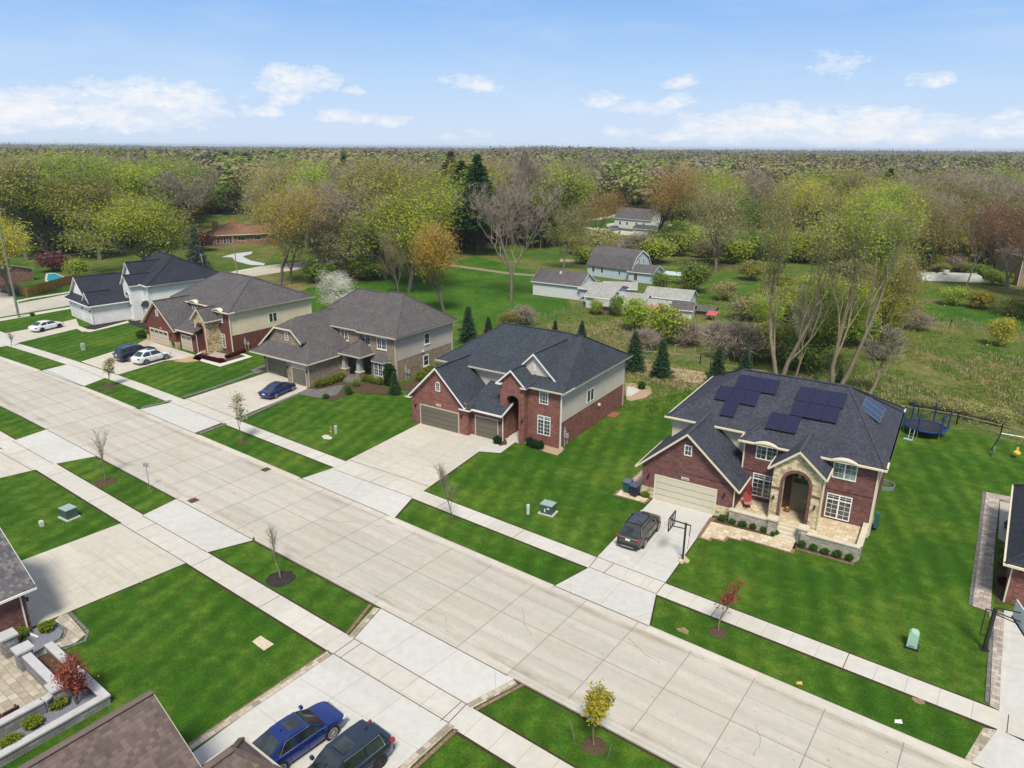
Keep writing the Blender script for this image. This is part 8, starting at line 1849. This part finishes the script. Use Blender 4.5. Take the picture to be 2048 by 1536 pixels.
# plants by the houses
rgp = random.Random(12)
def shrub(loc, h, w, leaf, lab, group=None, n=1400, kind='shrub', ls=.07, seed=None):
    rg = np.random.RandomState(seed or rgp.randint(1, 9999)); T = empty(kind, (loc[0], loc[1], loc[2] if len(loc) > 2 else .06), rgp.random() * 6, lab, 'shrub', group)
    key = (leaf.name, n, ls)
    if key not in _shr:
        u = rg.normal(0, 1, (n, 3)); u /= np.linalg.norm(u, axis=1)[:, None]; lump = 1 + .18 * np.sin(u[:, 0] * 5 + 1) * np.cos(u[:, 1] * 4 + 2) + .1 * np.sin(u[:, 2] * 7); rad = (rg.rand(n) ** .35)[:, None] * lump[:, None]
        c = u * rad * np.array([.5, .5, .5]) + np.array([0, 0, .5]); c[:, 2] = np.maximum(c[:, 2], .02); a = u + rg.normal(0, .8, (n, 3)); a /= np.linalg.norm(a, axis=1)[:, None]; v = np.cross(a, rg.normal(0, 1, (n, 3))); v /= np.linalg.norm(v, axis=1)[:, None]; s_ = (ls * rg.uniform(.6, 1.3, n))[:, None]
        q = np.stack([c - a * s_, c + v * s_ * .6, c + a * s_, c - v * s_ * .6], 1).reshape(-1, 3); me = bpy.data.meshes.new('foliage'); me.from_pydata([tuple(p) for p in q], [], [(4 * i, 4 * i + 1, 4 * i + 2, 4 * i + 3) for i in range(n)]); me.materials.append(leaf)
        st = MB()
        for k in range(5): t = 6.28 * k / 5; st.tube([(0, 0, 0), (.25 * math.cos(t), .25 * math.sin(t), .6)], [.02, .008], 4)
        _shr[key] = (me, st.mesh('stems', TWIG))
    a = newobj('foliage', _shr[key][0], T); b = newobj('stems', _shr[key][1], T); T.scale = (w, w, h); return T
_shr = {}
def grp(H, pts, h, w, leaf, lab, group, **kw):
    names = ['leftmost', 'second from left', 'third from left', 'fourth from left', 'fifth from left', 'sixth from left']
    for i, p in enumerate(pts):
        v = H.matrix_world @ Vector((p[0], p[1], 0)) if H else Vector((p[0], p[1], 0)); shrub((v.x, v.y, .06), h * rgp.uniform(.85, 1.15), w * rgp.uniform(.85, 1.15), leaf, lab + ', ' + names[min(i, 5)] if len(pts) > 1 else lab, group if len(pts) > 1 else None, **kw)
bpy.context.view_layer.update()
grp(HS, [(7.0 + i * .78, -.6) for i in range(6)], .5, .62, PLANT, 'grassy clump below the left porch wall of the solar house', 'clumps below the left porch wall')
grp(HS, [(12.95 + i * .8, -1.3) for i in range(5)], .5, .62, PLANT, 'grassy clump below the right porch wall of the solar house', 'clumps below the right porch wall')
grp(HS, [(.5, -.15)], .5, .7, PLANT_Y, 'low plant at the stone base beside the beige garage door', None)
grp(HR, [(10.9, .0)], .75, 1.0, PLANT_D, 'dark round shrub left of the red brick entry', None); grp(HR, [(13.9, 1.2), (14.5, 1.1), (15.1, 1.15)], .85, .9, PLANT_D, 'dark shrub below the red brick house window', 'shrubs below the red house window')
grp(HT, [(10.8 + .0, -.4), (10.9, .3), (11.0, 1.0), (11.05, 1.7), (11.0, 2.4), (10.9, 3.1)], .9, 1.1, PLANT_Y, 'yellow-green shrub along the tan garage side wall', 'shrubs along the tan garage side')
grp(HT, [(14.0, 4.2), (14.8, 4.2), (15.6, 4.3), (16.3, 4.4)], .8, 1.0, PLANT_Y, 'yellow-green shrub below the tan house bay window', 'shrubs below the bay window')
grp(HT, [(17.6, 4.7)], 2.4, 1.3, PLANT_D, 'dark columnar evergreen at the tan house front corner', None, n=2600)
for (px, py, h, w, lf, lab) in ((697, 789, 1.0, .9, PLANT, 'small round green shrub in the mulch bed of the tan brick house'), (652, 797, .5, .8, PLANT, 'low green clump at the tip of the tan house bed'), (712, 773, .7, 1.0, PLANT_Y, 'pale flowering shrub in front of the tan porch steps'), (284, 676, 1.2, 1.5, PLANT, 'round green shrub left of the tan garage doors'), (355, 695, 1.4, 1.5, PLANT, 'round green shrub right of the single tan garage door'), (410, 690, 2.0, 1.8, PLANT, 'bright green bushy shrub at the oxblood house front'), (432, 694, 1.6, 1.5, PLANT, 'dark green shrub beside the bright one at the oxblood house'),
                            (845, 762, 1.2, 1.8, PLANT_Y, 'flowering pale shrub left of the red brick garage, front one'), (862, 752, 1.3, 1.8, PLANT_Y, 'flowering pale shrub along the tan side wall, middle one'), (880, 745, 1.2, 1.8, PLANT_Y, 'flowering pale shrub along the tan side wall, rear one'), (1283, 778, .9, 1.1, PLANT, 'green shrub in the wood chip patch behind the red house'), (95, 1263, .6, .9, PLANT_Y, 'thin yellowish shrub in the slate chip bed'), (45, 1275, .6, .8, PLANT_Y, 'dry little shrub beside the plum brick wall'), (2025, 1060, .7, 1.2, PLANT_D, 'dark shrub in the river stone bed at the right edge'), (2010, 1130, .7, 1.0, PLANT_Y, 'small yellow-green shrub in the right mulch strip'), (2006, 1170, .5, .8, PLANT_P, 'small purple shrub in the right mulch strip'),
                            (65, 632, .5, .8, PLANT, 'tiny shrub by the white house drive')):
    g = G(px, py); shrub((g.x, g.y, .06), h, w, lf, lab)
for i in range(11):
    g = G(400 + i * 4.6, 716 + i * 1.0 + (0 if i < 9 else -1)); shrub((g.x, g.y, .06), .5, .75, PLANT_P, 'purple barberry edging the white kerbed bed of the oxblood house', 'barberry row along the bed front')
for i in range(6):
    g = G(455 + i * 6.5, 717 - i * 2.4); shrub((g.x, g.y, .06), .5, .75, PLANT_P, 'purple barberry on the right side of the kerbed bed', 'barberry row on the bed right side')
for i, (px, py) in enumerate(((118, 1412), (66, 1452), (22, 1490))):
    g = G(px, py, .3); shrub((g.x, g.y, .3), .5, .9, PLANT_Y, 'dry tan shrub in the raised planter, ' + ('nearest the maple', 'middle one', 'nearest the left edge')[i])
# porch furniture of the solar house
def hanging_chair():
    p = DL(8.4, 1.2); T = empty('folding_chair', (p.x, p.y, .74), .5, 'red canopy folding chair on the solar panel house porch', 'chair'); rd = plain('canvas_red', (.30, .05, .05), .8); rs = plain('canvas_rose', (.50, .24, .20), .8)
    m = MB(); m.extr([(-.3, -.3, .45), (.3, -.3, .45), (.3, .3, .35), (-.3, .3, .35)], (0, 0, .03)); m.build('seat', rs, T); m = MB(); m.extr([(-.3, .3, .4), (.3, .3, .4), (.3, .5, 1.1), (-.3, .5, 1.1)], (0, .02, 0)); m.build('backrest', rd, T); m = MB(); m.extr([(-.1, .5, 1.0), (.3, .3, 1.1), (.15, .1, 1.9), (-.05, .3, 1.95)], (.02, .04, 0)); m.build('canopy', rd, T)
    for x, y in ((-.3, -.3), (.3, -.3), (-.3, .3), (.3, .3)): m = MB(); m.bar((x, y, 0), (-x * .3, y, .45), .025, .025); m.build('leg', BLACK, T)
hanging_chair()
def door_decor():
    p = DL(11.15, 2.2); T = empty('pumpkin_basket', (p.x, p.y, .8), 0, 'brown basket decoration beside the olive front door', 'basket'); m = MB(); m.tube([(0, 0, 0), (0, 0, .15), (0, 0, .3)], [.18, .24, .2], 10); m.build('basket', plain('wicker', (.22, .12, .05), .8), T); m = MB(); m.tube([(0, 0, .25), (0, 0, .35), (0, 0, .42)], [.1, .14, .05], 8); m.build('filling', plain('straw_gold', (.5, .3, .08), .8), T)
door_decor()
# sand coloured patches and litter
sheet('bare_patch', gp((504, 1284), (521, 1272), (548, 1289), (528, 1302)), mulch('pale_sand', (.45, .36, .24), (.66, .58, .45), 4), .03)
rgk = random.Random(3)
for (px, py, r_) in ((1368, 1262, .38), (1838, 1402, .3)):
    g = G(px, py); sheet('bare_patch', [(g.x + r_ * rgk.uniform(.6, 1.3) * math.cos(6.28 * i / 9), g.y + r_ * rgk.uniform(.5, 1.0) * math.sin(6.28 * i / 9)) for i in range(9)], mulch('dry_dirt', (.16, .11, .06), (.36, .27, .17), 5), .028)
def litter(px, py, mat, lab, s=.16):
    g = G(px, py); T = empty('litter', (g.x, g.y, .03), .4, lab, 'litter'); m = MB(); m._add([(-s, -s * .5, 0), (s, -s * .6, .04), (s * .9, s * .6, .10), (-s * .8, s * .5, .05), (0, 0, .14)], [(0, 1, 4), (1, 2, 4), (2, 3, 4), (3, 0, 4)]); m.build('scrap', mat, T, fix=False)
litter(1598, 1368, plain('litter_orange', (.7, .35, .12), .7), 'crumpled orange scrap on the far verge'); litter(1796, 1445, WINW, 'crumpled white paper on the far verge near the right drive', .18)
# ================================================================ ROUGH GRASS AND HAZE
def tufts(name, n, seed, region, mat, hmin, hmax, w=.05, blades=5):
    """loose grass blades standing on the field, one mass nobody could count"""
    rg = np.random.RandomState(seed); pts = []
    tries = 0
    while len(pts) < n and tries < n * 30:
        tries += 1; px = rg.uniform(region[0], region[2]); py = region[1] + (region[3] - region[1]) * rg.rand() ** .8; g = G(px, py)
        if noise2(g.x * .12, g.y * .12) > region[4] and all(not inside(g.x, g.y, k) for k in BLOCKS): pts.append((g.x, g.y))
    c = np.repeat(np.array(pts), blades, 0); N = len(c); c = c + rg.normal(0, .22, (N, 2)); a = rg.rand(N) * 6.283; h = rg.uniform(hmin, hmax, N); lx, ly = np.cos(a), np.sin(a)
    base = np.column_stack([c, np.zeros(N)]); side = np.column_stack([-ly, lx, np.zeros(N)]) * (w * rg.uniform(.6, 1.4, N))[:, None]; lean = np.column_stack([lx, ly, np.zeros(N)]) * (h * rg.uniform(.1, .7, N))[:, None]; tip = base + lean + np.column_stack([np.zeros(N), np.zeros(N), h])
    v = np.stack([base - side, base + side, tip], 1).reshape(-1, 3); me = bpy.data.meshes.new(name); me.vertices.add(len(v)); me.vertices.foreach_set('co', v.ravel()); me.loops.add(len(v)); me.loops.foreach_set('vertex_index', np.arange(len(v))); me.polygons.add(N); me.polygons.foreach_set('loop_start', np.arange(N) * 3); me.polygons.foreach_set('loop_total', np.full(N, 3)); me.update(calc_edges=True); me.materials.append(mat)
    tag(newobj(name, me), kind='stuff')
def noise2(x, y): return (math.sin(x * 1.7 + 1.3 * math.sin(y * 1.1)) + math.sin(y * 2.3 + 1.7 * math.sin(x * .9 + 2)) + .6 * math.sin(x * 4.1 + y * 3.3)) / 2.6
def inside(x, y, b): return b[0] < x < b[2] and b[1] < y < b[3]
BLOCKS = [(-120, 45, 25, 66.5), (-85, 136, -62, 150), (-80, 110, -44, 122)]
STRAW = leafmat('grass_straw', (.24, .19, .10), (.46, .38, .22), .2, 0); GRASSG = leafmat('grass_rough', (.08, .16, .018), (.22, .28, .05), .3, 0); REEDS = leafmat('grass_reed', (.30, .19, .11), (.50, .34, .21), .2, 0)
tufts('dry_grass', 3500, 1, (1400, 600, 2090, 850, -.05), STRAW, .15, .45); tufts('dry_grass', 3500, 2, (1060, 640, 1500, 780, .05), STRAW, .12, .4)
tufts('rough_grass', 15000, 3, (1000, 560, 2090, 850, -.6), GRASSG, .1, .32); tufts('reeds', 700, 4, (1170, 482, 1300, 510, -2), REEDS, .8, 1.6, .07); tufts('reeds', 1400, 5, (1480, 455, 1640, 478, -2), REEDS, .8, 2.0, .1); tufts('reeds', 2000, 6, (1840, 430, 2060, 530, -.2), REEDS, .8, 1.8, .1)
# -- the air: thin even haze over the whole place -----------------------------------
hz = MB(); hz.box(-6200, 6200, -6200, 6200, -1.0, 32.0); hm = bpy.data.materials.new('haze_air'); hm.use_nodes = True; t = NT(hm.node_tree); t.n.clear(); o_ = t('ShaderNodeOutputMaterial'); pv = t('ShaderNodeVolumePrincipled'); pv.inputs['Color'].default_value = (.80, .88, 1.0, 1); pv.inputs['Density'].default_value = 0.00015; pv.inputs['Anisotropy'].default_value = .2; t.l.new(pv.outputs[0], o_.inputs['Volume'])
tag(hz.build('haze', hm), kind='stuff')

# separate pieces become parts of their own
def split_parts(names):
    for o in list(bpy.data.objects):
        if o.type != 'MESH' or o.parent is None or o.name.split('.')[0] not in names: continue
        me = o.data; n = len(me.vertices); par = list(range(n))
        def find(a):
            while par[a] != a: par[a] = par[par[a]]; a = par[a]
            return a
        for e in me.edges: par[find(e.vertices[0])] = find(e.vertices[1])
        isl = {}
        for i in range(n): isl.setdefault(find(i), []).append(i)
        bb = []
        for vs in isl.values():
            c = [me.vertices[i].co for i in vs]; bb.append([[min(p[k] for p in c) - .03 for k in range(3)], [max(p[k] for p in c) + .03 for k in range(3)], set(vs)])
        merged = True
        while merged:
            merged = False
            for i in range(len(bb)):
                for j in range(i + 1, len(bb)):
                    if all(bb[i][0][k] <= bb[j][1][k] and bb[j][0][k] <= bb[i][1][k] for k in range(3)):
                        bb[i] = [[min(bb[i][0][k], bb[j][0][k]) for k in range(3)], [max(bb[i][1][k], bb[j][1][k]) for k in range(3)], bb[i][2] | bb[j][2]]; bb.pop(j); merged = True; break
                if merged: break
        if len(bb) < 2: continue
        nm = o.name.split('.')[0]
        for k, (_, _, vs) in enumerate(bb):
            c = o.copy(); c.data = me.copy(); c.name = nm; COL.objects.link(c); bm = bmesh.new(); bm.from_mesh(c.data); bm.verts.ensure_lookup_table()
            bmesh.ops.delete(bm, geom=[v for v in bm.verts if v.index not in vs], context='VERTS'); bm.to_mesh(c.data); bm.free()
            if k == 0:
                for ch in list(o.children): ch.parent = c
        bpy.data.objects.remove(o)
split_parts({'wall_cap', 'stone_base', 'corner_board', 'brick_belt', 'return_roof', 'eave_return', 'front_wall', 'porch_wall', 'porch_floor', 'tower_side', 'header_panel', 'vent_pipe', 'wall_run', 'ladder', 'gable_wall', 'door', 'backboard_arm'})
